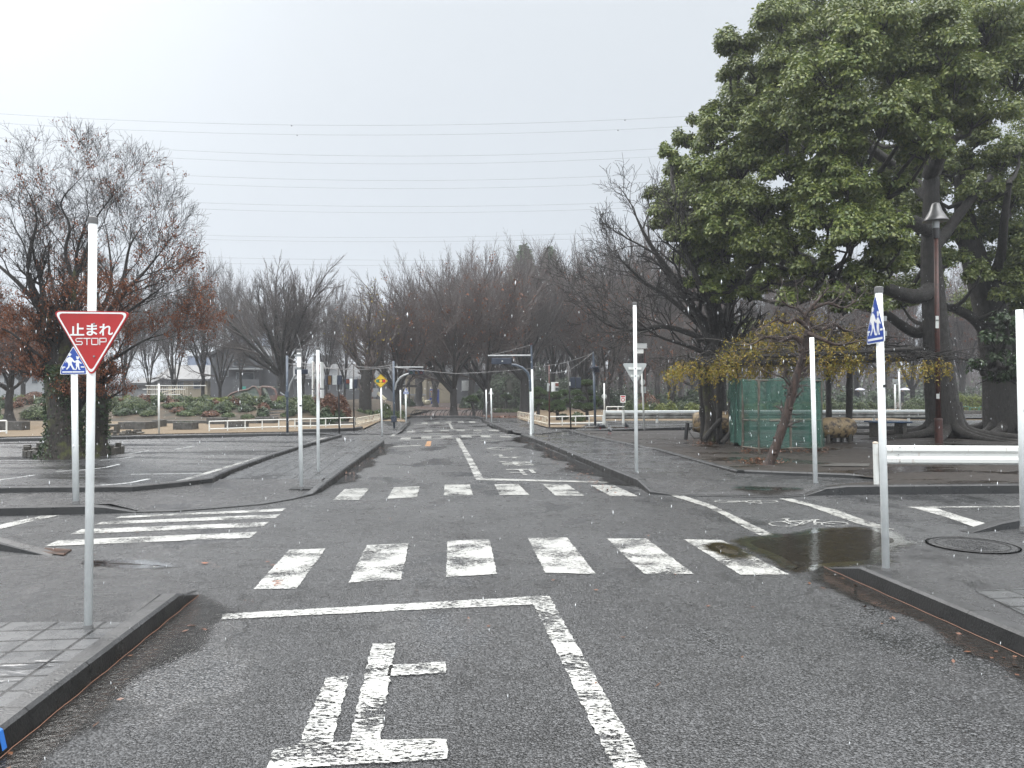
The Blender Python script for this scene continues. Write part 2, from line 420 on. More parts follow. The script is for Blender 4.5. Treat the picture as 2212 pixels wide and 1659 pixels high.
MT['slate'] = M('slate_blue_painted_steel', (0.055, 0.075, 0.105), (0.09, 0.11, 0.135), rough=0.35, ns=8)
MT['blackpole'] = M('black_painted_steel', (0.012, 0.012, 0.013), (0.035, 0.03, 0.028), rough=0.35)
MT['navy'] = M('navy_signal_housing', (0.02, 0.027, 0.045), (0.03, 0.037, 0.055), rough=0.35)
MT['red'] = M('red_sign_face', (0.42, 0.022, 0.022), (0.33, 0.02, 0.02), rough=0.28, ns=4)
MT['blue'] = M('blue_sign_face', (0.018, 0.06, 0.34), (0.025, 0.07, 0.30), rough=0.28)
MT['yellow'] = M('yellow_sign_face', (0.62, 0.42, 0.025), (0.52, 0.36, 0.03), rough=0.3)
MT['signwhite'] = M('white_sign_face', (0.78, 0.79, 0.78), (0.68, 0.7, 0.68), rough=0.3)
MT['sgreen'] = M('green_lamp_print', (0.01, 0.16, 0.13), rough=0.3)
MT['syellow'] = M('yellow_lamp_print', (0.7, 0.45, 0.05), rough=0.3)
MT['sred'] = M('red_lamp_print', (0.5, 0.02, 0.03), rough=0.3)
MT['black'] = M('black_print', (0.012, 0.012, 0.012), rough=0.4)
MT['rust'] = M('rust_brown_painted_pole', (0.085, 0.026, 0.018), (0.04, 0.016, 0.012), rough=0.45, ns=14, bs=60, bd=0.003)
MT['lampshade'] = M('grey_metal_shade', (0.22, 0.22, 0.22), (0.16, 0.16, 0.16), rough=0.35, metal=0.5)
MT['glass'] = M('milky_lamp_glass', (0.45, 0.46, 0.46), rough=0.2)
MT['sticker'] = M('paper_sticker', (0.6, 0.62, 0.58), (0.5, 0.52, 0.5), rough=0.6)
MT['wire'] = M('dull_cable', (0.20, 0.20, 0.20), rough=0.5)
MT['hiwire'] = M('far_power_cable', (0.16, 0.17, 0.18), rough=0.6)
MT['concrete'] = M('dark_wet_concrete', (0.035, 0.033, 0.03), (0.09, 0.087, 0.08), rough=0.5, ns=8, bs=30, bd=0.01)
MT['block'] = M('mossy_dark_block', (0.03, 0.027, 0.022), (0.075, 0.068, 0.055), rough=0.5, ns=14, bs=25, bd=0.01)
def bark(name, a, b, moss=None, mossamt=0.5, sc=9):
    t = NT(name)
    n1 = t.noise(sc, 6, 0.7, src=t.mapc((3, 3, 0.5)))
    c = t.mix(t.rng(n1, 0.35, 0.68), a, b)
    if moss: c = t.mix(t.rng(t.noise(2.3, 6, 0.7), mossamt, mossamt + 0.12), c, moss)
    t.set('Base Color', c); t.set('Roughness', t.rng(t.noise(6, 3), 0.3, 0.7, 0.35, 0.7))
    t.bump(t.math('ADD', n1, t.math('MULTIPLY', t.noise(sc * 3, 4, .7, src=t.mapc((3, 3, .7))), .4)), 1.0, 0.06)
    return t.m
MT['bark'] = bark('wet_dark_bark', (0.010, 0.008, 0.007), (0.036, 0.031, 0.027))
MT['twig'] = bark('grey_brown_twigs', (0.055, 0.048, 0.045), (0.14, 0.12, 0.112))
MT['twigfar'] = bark('far_grey_brown_stems', (0.06, 0.05, 0.048), (0.11, 0.09, 0.085))
MT['twigred'] = bark('warm_brown_twigs', (0.065, 0.05, 0.045), (0.125, 0.095, 0.085))
MT['mossbark'] = bark('mossy_bark', (0.010, 0.008, 0.006), (0.045, 0.035, 0.026), moss=(0.075, 0.085, 0.018), mossamt=0.5)
MT['camphorbark'] = bark('fissured_grey_bark', (0.007, 0.006, 0.005), (0.036, 0.030, 0.024), sc=12)
MT['myrtlebark'] = bark('flaking_red_brown_bark', (0.012, 0.008, 0.006), (0.07, 0.038, 0.026), sc=6)
MT['camphor'] = leafmat('camphor_leaves', [(0.065, 0.098, 0.03), (0.105, 0.145, 0.04), (0.15, 0.185, 0.048), (0.21, 0.235, 0.065), (0.11, 0.145, 0.042)], rough=0.33, trans=0.25)
MT['dkleaf'] = leafmat('dark_evergreen_leaves', [(0.016, 0.034, 0.012), (0.03, 0.055, 0.02), (0.05, 0.08, 0.028)], rough=0.4, trans=0.1)
MT['hedge'] = leafmat('hedge_leaves', [(0.02, 0.04, 0.014), (0.04, 0.07, 0.02), (0.075, 0.10, 0.025), (0.06, 0.075, 0.025)], rough=0.45, trans=0.12)
MT['limehedge'] = leafmat('yellow_green_hedge_leaves', [(0.06, 0.09, 0.015), (0.12, 0.15, 0.02), (0.17, 0.19, 0.03), (0.07, 0.1, 0.02)], rough=0.45, trans=0.15)
MT['brownshrub'] = leafmat('russet_shrub_leaves', [(0.05, 0.02, 0.012), (0.11, 0.04, 0.02), (0.15, 0.065, 0.03), (0.06, 0.035, 0.02)], rough=0.5)
MT['rusty'] = leafmat('rust_brown_leaves', [(0.10, 0.03, 0.014), (0.17, 0.06, 0.025), (0.22, 0.07, 0.02), (0.09, 0.04, 0.02)], rough=0.5, trans=0.25)
MT['yellowleaf'] = leafmat('yellow_wisteria_leaves', [(0.20, 0.135, 0.02), (0.29, 0.21, 0.025), (0.14, 0.15, 0.02), (0.22, 0.13, 0.025)], rough=0.45, trans=0.3)
MT['pine'] = leafmat('pine_needles', [(0.02, 0.045, 0.016), (0.045, 0.08, 0.022), (0.075, 0.115, 0.03)], rough=0.5, trans=0.05)
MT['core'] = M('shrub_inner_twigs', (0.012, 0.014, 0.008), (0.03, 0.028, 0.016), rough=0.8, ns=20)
MT['litter'] = leafmat('fallen_leaves', [(0.07, 0.028, 0.014), (0.13, 0.05, 0.022), (0.10, 0.045, 0.025), (0.17, 0.07, 0.03)], rough=0.35, trans=0)
t = NT('wet_dark_soil')
t.set('Base Color', t.mix(t.rng(t.noise(6, 8, 0.7), 0.35, 0.7), (0.011, 0.009, 0.007), (0.04, 0.031, 0.025)))
wm = t.rng(t.noise(0.9, 5, 0.6, src=t.mapc((0.5, 1, 1))), 0.5, 0.6, 0, 1, True)
t.set('Roughness', t.math('SUBTRACT', 0.55, t.math('MULTIPLY', wm, 0.49)))
t.bump(t.math('MULTIPLY', t.noise(14, 8, 0.7), t.math('SUBTRACT', 1.05, wm)), 0.8, 0.035)
MT['soil'] = t.m
t = NT('leaf_strewn_earth')
sc1 = t.rng(t.noise(22, 6, 0.75), 0.52, 0.6); reg = t.rng(t.noise(0.13, 3, src=t.mapc((1, 1.0, 1))), 0.47, 0.56)
c = t.mix(t.noise(4, 6), (0.032, 0.024, 0.021), (0.085, 0.062, 0.055))
t.set('Base Color', t.mix(t.math('MULTIPLY', sc1, reg), c, (0.21, 0.085, 0.042))); t.set('Roughness', 0.5)
t.bump(t.noise(15, 6, 0.7), 0.7, 0.03)
MT['earth'] = t.m
t = NT('dry_winter_lawn')
t.set('Base Color', t.mix(t.noise(2, 8, 0.7), (0.085, 0.062, 0.036), (0.20, 0.145, 0.085))); t.set('Roughness', 0.8)
t.bump(t.noise(60, 6, 0.7), 0.8, 0.03); MT['lawn'] = t.m
t = NT('mound_earth_and_grass')
t.set('Base Color', t.mix(t.rng(t.noise(1.2, 8, 0.7), 0.38, 0.62), (0.018, 0.017, 0.009), (0.07, 0.046, 0.025))); t.set('Roughness', 0.8)
t.bump(t.noise(20, 6, 0.7), 0.8, 0.05); MT['mound'] = t.m
from mathutils.geometry import tessellate_polygon
R0 = random.Random(7)
c3 = crop(1300, 1600, 1.7015); c4 = crop(1500, 1300, 3.687); c4b = crop(0, 1600, 1.7015); c5 = crop(2400, 1700, 1.3825)
c6 = crop(0, 2100, 1.58); c7 = crop(1000, 2000, 1.0055); cL = crop(1000, 1300, 3.687); cR = crop(2000, 1300, 3.687)
cM = crop(400, 1350, 3.16); cP = crop(2500, 1200, 2.5525); cQ = crop(3200, 1100, 2.2125)

def fill(mb, pts, m=0, up=True):
    tri = tessellate_polygon([[Vector((p.x, p.y, 0)) for p in pts]])
    fs = []
    for a, b, c in tri:
        n = (pts[b] - pts[a]).cross(pts[c] - pts[a])
        fs.append((a, b, c) if n.z > 0 else (a, c, b))
    return mb.add(pts, fs, m)
def sheet(name, pts, mat, kind='structure'):
    """pts: world Vectors"""
    o = fill(MB(), [Vector(p) for p in pts]).build(name, mat); o['kind'] = kind; return o
def dens(pts, step=0.04, jit=0.005, rng=R0):
    out = []
    n = len(pts)
    for i in range(n):
        a, b = pts[i], pts[(i + 1) % n]; L = (b - a).length; k = max(1, min(160, int(L / step)))
        d = (b - a) / max(L, 1e-6); s_ = Vector((-d.y, d.x, 0))
        for j in range(k):
            out.append(a + (b - a) * (j / k) + s_ * (rng.uniform(-jit, jit) if j else 0))
    return out
def marks(name, polys, mat, z=0.006, jit=0.006, step=0.04):
    mb = MB()
    for p in polys:
        fill(mb, dens([G(x, y, z) for x, y in p], step, jit))
    o = mb.build(name, mat); o['kind'] = 'structure'; return o
def wob(pts, step, amp, rng):
    """irregular closed outline from a loop of world points (puddles, stains)"""
    out = dens(pts, step, 0, rng); n = len(out); ph = [rng.uniform(0, 6.28) for _ in range(4)]; c = sum(out, Vector()) / n; res = []
    for i, p in enumerate(out):
        t_ = 2 * math.pi * i / n
        k = amp * (math.sin(5 * t_ + ph[0]) + 0.7 * math.sin(11 * t_ + ph[1]) + 0.5 * math.sin(23 * t_ + ph[2]) + 0.4 * math.sin(41 * t_ + ph[3]) + rng.uniform(-.35, .35))
        d = (p - c); d.z = 0; res.append(p + d.normalized() * k)
    return res
def kerb(name, path, back, wdt=0.14, hs=None, h=0.12, z0=-0.01, twoface=True):
    """path: world points of the front foot; back: unit side vector sign (+1 left of path direction, -1 right)"""
    n = len(path); hs = hs or [h] * n
    vs = []; fs = []; ms = []; uvs = []; L = 0
    for i, p in enumerate(path):
        t_ = (path[min(i + 1, n - 1)] - path[max(i - 1, 0)]); t_.z = 0; t_.normalize()
        s_ = Vector((-t_.y, t_.x, 0)) * back
        if i: L += (p - path[i - 1]).length
        H = hs[i]; b = min(0.018, max(H * 0.3, 0.002)); fr = min(0.02, H * 0.15)
        x = Vector((p.x, p.y, 0))
        prof = [(0, z0), (fr, H - b), (fr + b, H), (wdt - .004, H), (wdt, H - .004), (wdt, z0)]
        for a, z in prof: vs.append(x + s_ * a + Vector((0, 0, z))); uvs.append((L, a))
    for i in range(n - 1):
        for k in range(5):
            a0 = i * 6 + k
            q = (a0, a0 + 6, a0 + 7, a0 + 1)
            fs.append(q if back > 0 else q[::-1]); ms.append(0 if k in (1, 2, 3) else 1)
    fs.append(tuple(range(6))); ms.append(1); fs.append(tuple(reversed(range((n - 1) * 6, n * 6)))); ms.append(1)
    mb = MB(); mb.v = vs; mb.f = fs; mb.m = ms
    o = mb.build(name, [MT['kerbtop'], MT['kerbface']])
    ul = o.data.uv_layers.new(name='UVMap')
    for lp in o.data.loops: ul.data[lp.index].uv = uvs[lp.vertex_index]
    o['kind'] = 'structure'; return o
def line(a, b, n):
    return [a + (b - a) * (i / n) for i in range(n + 1)]

# --- base sheets
sheet('ground', [Vector(p) for p in ((-900, -60, -0.03), (900, -60, -0.03), (900, 1400, -0.03), (-900, 1400, -0.03))], MT['earth'])
sheet('road', [Vector((-60, -6, 0)), Vector((60, -6, 0)), Vector((60, 12.5, 0)), Vector((16, 12.5, 0)), Vector((7, 31, 0)), Vector((7, 45.2, 0)), Vector((-60, 45.2, 0))], MT['road'])

# --- near left pavement
a0 = Vector((-2.45, 5.95, 0)); ad_ = (Vector((-2.223, 3.297, 0)) - a0).normalized()
def aL(s): return a0 + ad_ * s
perpL = Vector((ad_.y, -ad_.x, 0)); perpL = perpL if perpL.x < 0 else -perpL
kerb('kerb', [aL(-0.02)] + [aL(s) for s in (0.37, 1.2, 2.0, 3.0, 4.0, 5.2)], 1 if Vector((-ad_.y, ad_.x, 0)).dot(perpL) > 0 else -1, hs=[0.004] + [0.12] * 6)
kb = [aL(s) + perpL * 0.138 for s in (0.0, 0.37, 1.05, 5.2)]
tl = kb[2] + Vector((0, 0, 0.118)); 
sheet('pavement', [tl, kb[3] + Vector((0, 0, 0.118)), Vector((-12, 0.7, 0.118)), Vector((-12, tl.y, 0.118))], MT['tile'])
sheet('pavement_corner', [kb[2] + Vector((0, 0, 0.116)), Vector((-12, tl.y, 0.116)), Vector((-12, 5.95, 0.07)), kb[1] + Vector((-.02, 0, 0.112)), ], MT['strip'])
sheet('pavement_corner', [kb[1] + Vector((-.02, 0, 0.112)), Vector((-12, 5.95, 0.07)), Vector((-12, 7.4, 0.006)), Vector((-4.5, 7.4, 0.006)), Vector((-3.3, 6.9, 0.006)), Vector((-2.52, 6.1, 0.006)), kb[0] + Vector((0, 0, 0.006))], MT['strip'])
e1, e0 = G(104, 1202), G(0, 1184)
ed = (G(0, 1190) - e1).normalized()
kerb('kerb', [e1, e1 + ed * 0.9, e1 + ed * 1.5, e1 + ed * 7], -1, hs=[0.004, 0.10, 0.12, 0.12])
MT['grater'] = M('rusty_iron_bars', (.10, .05, .03), (.05, .035, .028), rough=.5)
# drain grate
q = [G(*c4b(x, y), 0.005) for x, y in ((255, 950), (300, 930), (470, 940), (430, 968))]
mb = MB(); fill(mb, q, 0)
for i in range(14):
    f_ = (i + 0.5) / 14; A_ = q[0] + (q[3] - q[0]) * f_; B_ = q[1] + (q[2] - q[1]) * f_
    mb.tube([A_ + Vector((0, 0, 0.008)), B_ + Vector((0, 0, 0.008))], 0.007, 4, 1)
for A_, B_ in ((q[0], q[3]), (q[1], q[2])): mb.tube([A_ + Vector((0, 0, .006)), B_ + Vector((0, 0, .006))], 0.014, 4, 1)
mb.build('drain_grate', [MT['black'], MT['grater']], loc=q[0], props=dict(label='rusty slotted drain grate at the left kerb end beside the crosswalk', cat='drain'))
# blue tape on the kerb
bt = aL(2.75); fn = -perpL
mb = MB()
for (w0, w1) in ((0.0, 0.035),):
    pA, pB = aL(2.60), aL(2.635)
    mb.add([pA + fn * -0.012 + Vector((0, 0, .03)), pB + fn * -0.012 + Vector((0, 0, .03)), pB - fn * .024 + Vector((0, 0, .1)), pA - fn * .024 + Vector((0, 0, .1))], [(0, 1, 2, 3)])
    mb.add([pA + fn * 0.004 + Vector((0, 0, .03)), pB + fn * .004 + Vector((0, 0, .03)), pB - fn * .014 + Vector((0, 0, .112)), pA - fn * .014 + Vector((0, 0, .112)),
            pB - fn * .034 + Vector((0, 0, .1235)), pA - fn * .034 + Vector((0, 0, .1235)), pB - fn * .075 + Vector((0, 0, .1235)), pA - fn * .075 + Vector((0, 0, .1235))],
           [(0, 1, 2, 3), (3, 2, 4, 5), (5, 4, 6, 7)])
mb.build('kerb_tape', M('blue_tape', (0.03, 0.16, 0.52), rough=0.3), loc=aL(2.6), props=dict(label='strip of bright blue tape stuck over the near left kerb edge', cat='tape'))

# --- near right pavement
b0 = G(1779, 1226); bd_ = (G(2127, 1383) - b0).normalized()
def bR(s): return b0 + bd_ * s
perpR = Vector((-bd_.y, bd_.x, 0)); perpR = perpR if perpR.x > 0 else -perpR
kerb('kerb', [bR(0.03)] + [bR(s) for s in (0.55, 1.4, 2.2, 3.2, 4.4, 6.2)], 1 if Vector((-bd_.y, bd_.x, 0)).dot(perpR) > 0 else -1, wdt=0.15, hs=[0.004] + [0.135] * 6)
kr = [bR(s) + perpR * 0.148 for s in (0.0, 0.55, 6.2)]
sheet('pavement', [kr[1] + Vector((0, 0, .133)), Vector((12, kr[1].y + .3, .133)), Vector((12, 0.5, .133)), kr[2] + Vector((0, 0, .133))], MT['strip'])
sheet('pavement_corner', [kr[0] + Vector((0, 0, .003)), Vector((3.6, 7.35, .003)), Vector((12, 7.6, .003)), Vector((12, kr[1].y + .3, .13)), kr[1] + Vector((0, 0, .13))], MT['strip'])
sheet('pavement_corner', [Vector((3.6, 7.35, .003)), G(2098, 1152, .003), Vector((12, 8.8, .003)), Vector((12, 7.6, .003))], MT['strip'])
g1 = G(2098, 1152); gdv = (G(2212, 1141) - g1).normalized()
kerb('kerb', [g1, g1 + gdv * 0.55, g1 + gdv * 1.2, g1 + gdv * 6], 1, hs=[0.004, 0.09, 0.13, 0.13])
sheet('paving_patch', [G(*c5(x, y), .137) for x, y in ((1945, 838), (2212, 826), (2600, 1000), (2400, 1060))], MT['tile'])
# manhole
mc = G(2100, 1177, 0.0095)
mb = MB(); mb.lathe(mc, [(0.005, 0), (0.40, 0), (0.40, 0.002), (0.43, 0.002)], 40, 0)
mo = mb.build('manhole_cover', MT['strip'], loc=mc, props=dict(label='round iron manhole cover on the right pavement corner', cat='manhole cover'))
mb = MB()
for r_ in (0.41, 0.34):
    ps = [mc + Vector((r_ * math.cos(a * math.pi / 20), r_ * math.sin(a * math.pi / 20), .004)) for a in range(41)]
    mb.tube(ps, 0.004, 5)
mb.build('rim', MT['black'], mo)
mb = MB()
for i in range(-5, 6):
    for j in range(-5, 6):
        if i * i + j * j < 25: mb.box(mc + Vector((i * .055, j * .055, .004)), (.028, .028, .005))
tag(mb.build('tread', MT['strip'], mo), kind='stuff')

# --- far left pavement with its kerbs
Cb = [G(695.5, 1062.8), G(718.9, 1047.3), G(760, 1014), G(800, 983.5), G(831, 959.5)]
rk = [G(*c4b(x, y)) for x, y in ((905, 687), (1150, 682), (1450, 660), (1750, 634), (1950, 600), (2080, 570))] + [Cb[0], Cb[1]]
kerb('kerb', rk, 1, wdt=0.12, hs=[0.02] * 5 + [0.03, 0.09, 0.115])
kerb('kerb', [Cb[1]] + Cb[2:], 1, hs=[0.115] * 4, wdt=0.16)
kD = [G(*c4b(905, 686)), G(*c4b(700, 692)), G(*c4b(560, 697)), G(0, 1115), G(-300, 1124)]
kerb('kerb', kD, -1, hs=[0.005, 0.09, 0.115, 0.115, 0.115])
inner = [G(*c4b(x, y), 0.1) for x, y in ((-900, 556), (0, 556), (300, 552), (650, 550), (880, 548), (1200, 515), (1420, 488), (1465, 462), (1540, 428), (1800, 330), (2020, 258), (2200, 200))]
inner[-1] = G(*cL(1245, 1505), .1)
kerb('kerb', inner, 1, hs=[0.19] * len(inner), z0=-0.01, wdt=0.13)
ti = [p + Vector((0, 0, 0.006)) for p in inner]
tedge = [Cb[1], Cb[2], Cb[3], Cb[4]]
tz = [Vector((p.x - 0.155, p.y, 0.113)) for p in tedge]
s12 = G(*c4b(1480, 461), .11); s12.z = .108
midk = Vector((tz[0].x, s12.y, .108))
for p in ti: p.z = .108
sheet('pavement', [midk] + [Vector((p.x, p.y, .108)) for p in tz[0:]] + [Vector((-4.15, 24.6, .108)), ti[-1]] + [ti[-2], ti[-3], ti[-4]] + [s12], MT['tile'])
cnr = [Vector((p.x, p.y, .018)) for p in [G(*c4b(x, y)) for x, y in ((905, 680), (1150, 674), (1450, 652), (1750, 626), (1950, 592), (2080, 562))]]
kDt = [Vector((p.x, p.y + .13, .11)) for p in kD[1:]]
sheet('pavement_corner', [midk, s12] + [Vector((p.x, p.y, .106)) for p in ti[7:2:-1]] + [cnr[0] + Vector((0, .02, 0)), cnr[1], cnr[2], cnr[3], cnr[4], cnr[5], Vector((Cb[0].x - .1, Cb[0].y + .1, .03))], MT['strip'])
sheet('pavement_corner', [cnr[0] + Vector((0, .02, 0))] + [Vector((p.x, p.y, .106)) for p in (ti[3], ti[2], ti[1], ti[0])] + kDt[::-1], MT['strip'])
for c_ in ((648, 1056),):
    p = G(651, 1056, .04)
    MB().box(p, (0.34, 0.26, 0.03), 0.15).build('kerb_slab', MT['kerbtop'], loc=p, bevel=.006, props=dict(label='square concrete footing slab under the left white pole with steel bands', cat='footing'))
# --- plaza
far = [G(0, 954.6), G(683, 940.6)]
fd = (far[1] - far[0]).normalized()
farL, farR = far[0] - fd * 40, G(735, 944)
sheet('plaza', [Vector((p.x, p.y + .1, .004)) for p in inner[1:]] + [Vector((farR.x, farR.y, .004)), Vector((far[1].x, far[1].y, .004)), Vector((farL.x, farL.y, .004)), Vector((-45, inner[1].y + 0.5, .004))], MT['plaza'])
kerb('kerb', [farL, far[0], far[1], G(720, 941)], 1, hs=[.11, .11, .11, .03], wdt=.15)
lw = [G(*cL(x, y), .1) for x, y in ((670, 1428), (1100, 1424), (1440, 1412), (1545, 1385))]
sheet('plaza_path', [Vector((farL.x, farL.y + .1, .1)), far[0] + Vector((0, .1, .1)), far[1] + Vector((0, .1, .1)), G(720, 940, .02), G(790, 937, .02), lw[3], lw[2], lw[1], lw[0], Vector((farL.x, farL.y + 1.2, .1))], MT['plaza'])
kerb('kerb', [Vector((p.x, p.y, 0)) for p in lw], 1, hs=[.2, .22, .22, .2], wdt=.15)
lawnpts = [Vector((farL.x, farL.y + 1.2, .12)), lw[0] + Vector((0, .1, .02)), lw[1] + Vector((0, .1, .02)), lw[2] + Vector((0, .1, .02)), lw[3] + Vector((0, .1, .02)), G(822, 909, .12), Vector((-6.0, 46, .12)), Vector((-60, 46, .12))]
sheet('dry_lawn', lawnpts, MT['lawn'])
# far left block beyond the second cross street
fl = [G(786, 929, .1), G(824, 910, .1), G(846, 905.5, .1), G(884, 913, .1), G(868, 930.5, .1), G(858, 937.5, .02), G(790, 937, .02)]
sheet('pavement', fl, MT['strip'])
kerb('kerb', [G(858, 938), G(869, 931.5), G(887, 914.5)], 1, hs=[.03, .14, .14], wdt=.14)
kerb('kerb', [G(884, 914), G(875, 911), G(800, 911)], 1, hs=[.14, .14, .14], wdt=.14)
sheet('dry_lawn', [G(884, 911, .12), G(826, 909, .12), G(826, 903.5, .12), G(868, 903.5, .12)], MT['lawn'])
kerb('kerb', [G(*c4(330, 1225)), G(*c4(700, 1222)), G(*c4(1230, 1225)), G(*c4(1310, 1225)), G(*c4(1440, 1262))], 1, hs=[.12] * 5, wdt=.15)

# --- far right pavement, dirt and kerbs
Eb = [G(1123.6, 944.9), G(1180, 966), G(1260, 1001), G(1330, 1031.5), G(1375, 1051)]
re_ = [G(*c5(x, y)) for x, y in ((125, 290), (190, 318), (320, 328), (560, 333), (900, 340), (1030, 330))]
kerb('kerb', [Eb[0], Eb[1], Eb[2], Eb[3]] + [Eb[4]], 1, hs=[.125] * 5, wdt=.17)
kerb('kerb', [Eb[4]] + re_[1:], 1, hs=[.12, .05, .02, .015, .015, .012], wdt=.13)
kF = [G(*c5(1030, 330)), G(*c5(1150, 325)), G(*c5(1260, 323)), G(*c5(2212, 315)), G(*c5(3600, 305))]
kF = kF[::-1]
kerb('kerb', kF, -1, hs=[.14, .14, .14, .11, .005], wdt=.16)
eT = [Vector((p.x + .15, p.y + .02, .12)) for p in Eb]
dk = [G(*cR(x, y), .12) for x, y in ((800, 1425), (1060, 1490))] + [G(*p, .12) for p in ((1383.6, 966.5), (1411, 971), (1500, 996), (1589, 1022))]
s1_ = G(1480, 1029, .12)
sheet('pavement', [eT[3], eT[2], eT[1], eT[0]] + [G(1160, 939.5, .06), dk[0], dk[1], dk[2], dk[3], dk[4], s1_], MT['flag'])
cn = [Vector((p.x, p.y + .12, .016)) for p in re_[1:]]
dke = [G(*c5(660, 212), .09), G(*c5(1270, 232), .09)]
sheet('pavement_corner', [eT[3], s1_, dk[4], dk[5], dke[0], dke[1], G(*c5(1500, 240), .1), G(*c5(1420, 272), .12), G(*c5(1150, 290), .1), Vector((kF[-1].x, kF[-1].y + .12, .014))] + cn[::-1] + [eT[4]], MT['strip'])
for i in range(1):
    kerb('kerb', [Vector((p.x, p.y, 0)) for p in [dk[0], dk[1], dk[2], dk[3], dk[4], dk[5]]], 1, hs=[.2, .16, .145, .145, .15, .17], wdt=.16)
    kerb('kerb', [Vector((p.x, p.y, 0)) for p in (dke[0], G(*c5(900, 222), .09), dke[1], G(*c5(1400, 236), .09))], 1, hs=[.17, .17, .16, .12], wdt=.16)
dirtfar = [G(1290, 931.5, .13), G(1500, 929, .13), G(2400, 925, .13)]
sheet('wet_dirt', [Vector((p.x, p.y + .12, .135)) for p in dk] + [Vector((dke[0].x, dke[0].y + .12, .135)), Vector((dke[1].x, dke[1].y + .12, .135)), G(*c5(1500, 240), .125), Vector((kF[3].x, kF[3].y + .13, .13)), Vector((kF[1].x, kF[1].y + .13, .133)), Vector((kF[0].x + 2, kF[0].y + .13, .133)), Vector((38, 33, .133))] + dirtfar[::-1], MT['soil'])
kerb('kerb', [Vector((dirtfar[0].x - .5, dirtfar[0].y, 0)), Vector((dirtfar[1].x, dirtfar[1].y, 0)), Vector((dirtfar[2].x, dirtfar[2].y, 0))], 1, hs=[.16, .26, .26], wdt=.15)
sheet('far_path', [Vector((dirtfar[0].x - 1, dirtfar[0].y + .1, .11)), Vector((dirtfar[1].x, dirtfar[1].y + .1, .24)), Vector((dirtfar[2].x, dirtfar[2].y + .1, .24)), Vector((40, 36.5, .24)), Vector((4, 36, .2))], MT['plaza'])
sheet('far_path', [G(1150, 938.5, .05), G(1225, 931.5, .08), G(1290, 931, .08), G(1240, 924, .1), G(1184, 923, .1), G(1118, 906, .1), G(1062, 908, .1), G(1050, 914, .1), G(1113, 935, .08)], MT['strip'])
kerb('kerb', [G(1049, 911), G(1066, 919), G(1085, 927), G(1108, 937.5)][::-1], 1, hs=[.14, .14, .14, .12], wdt=.2)
kerb('kerb', [G(1184, 924.5), G(1300, 924)], 1, hs=[.18, .18], wdt=.12)
sheet('dry_lawn', [G(1119, 904.5, .14), G(1183, 923, .14), G(1300, 923, .2), Vector((60, 36, .25)), Vector((60, 60, .25)), Vector((2.2, 60, .14))], MT['lawn'])
sheet('paving_patch', [G(*c5(x, y), .15) for x, y in ((1110, 165), (1180, 150), (1380, 152), (1375, 168))], MT['concrete'])
sheet('pond_road', [Vector((20, 38, .262)), Vector((70, 38, .262)), Vector((70, 44, .262)), Vector((20, 44, .262))], MT['plaza'])

# --- painted markings
S1 = [((130, 148), (275, 143), (160, 300), (-10, 303)), ((435, 130), (600, 123), (570, 265), (363, 277)), ((752, 113), (917, 107), (946, 243), (747, 255)),
      ((1067, 102), (1222, 100), (1335, 243), (1137, 238)), ((1378, 104), (1533, 104), (1720, 243), (1525, 244)), ((1680, 107), (1830, 110), (2095, 245), (1902, 246))]
marks('crosswalk_marking', [[c7(*p) for p in q] for q in S1], MT['paint'])
S2 = [((80, 527), (243, 522), (175, 600), (0, 602)), ((405, 517), (577, 510), (560, 582), (362, 592)), ((743, 500), (910, 497), (932, 568), (738, 573)),
      ((1072, 495), (1232, 494), (1307, 567), (1110, 566)), ((1395, 495), (1560, 498), (1672, 572), (1480, 572)), ((1715, 502), (1870, 503), (2030, 576), (1845, 574))]
marks('crosswalk_marking', [[c3(*p) for p in q] for q in S2], MT['paintold'])
S3 = [((300, 908), (385, 868), (1712, 812), (1660, 852)), ((470, 828), (540, 795), (1787, 747), (1745, 777)), ((625, 765), (680, 745), (1865, 695), (1830, 720)), ((762, 722), (805, 708), (1900, 657), (1872, 675))]
marks('crosswalk_marking', [[c4b(*p) for p in q] for q in S3], MT['paint'])
marks('stop_line_marking', [[(478, 1338), (480, 1326), c7(1140, 328), c7(1150, 332), c7(1100, 362), c7(700, 380)]], MT['paintworn'])
bl = G(*c7(1400, 1005)); br_ = G(*c7(1530, 1005)); tl_ = G(*c7(1088, 363)); tr_ = G(*c7(1152, 334))
e_ = [tl_, tr_, br_ + (br_ - tr_).normalized() * 2.2, bl + (bl - tl_).normalized() * 2.2]
mb = MB(); fill(mb, dens([Vector((p.x, p.y, .008)) for p in e_], .04, .007)); mb.build('centre_line_marking', MT['paintworn'])['kind'] = 'structure'
T1 = [((275, 648), (368, 642), (300, 905), (165, 915)), ((457, 517), (548, 513), (490, 892), (365, 902)), ((528, 600), (742, 588), (745, 630), (512, 645)),
      ((72, 932), (160, 916), (490, 893), (752, 888), (750, 968), (500, 985), (40, 1010))]
mb = MB()
for q_ in T1[:3]: fill(mb, dens([G(*c7(*p), .009) for p in q_], .035, .007))
fill(mb, dens([G(*c7(*p), .0095) for p in T1[3]], .035, .007))
mb.build('road_lettering', MT['paintworn'])['kind'] = 'structure'
marks('centre_line_marking', [[c3(822, 190), c3(845, 190), c3(1005, 460), c3(952, 466)]], MT['paintworn'], jit=.012)
marks('stop_line_marking', [[c3(1000, 456), c3(1830, 478), c3(1832, 487), c3(958, 468)]], MT['paintold'], z=.008)
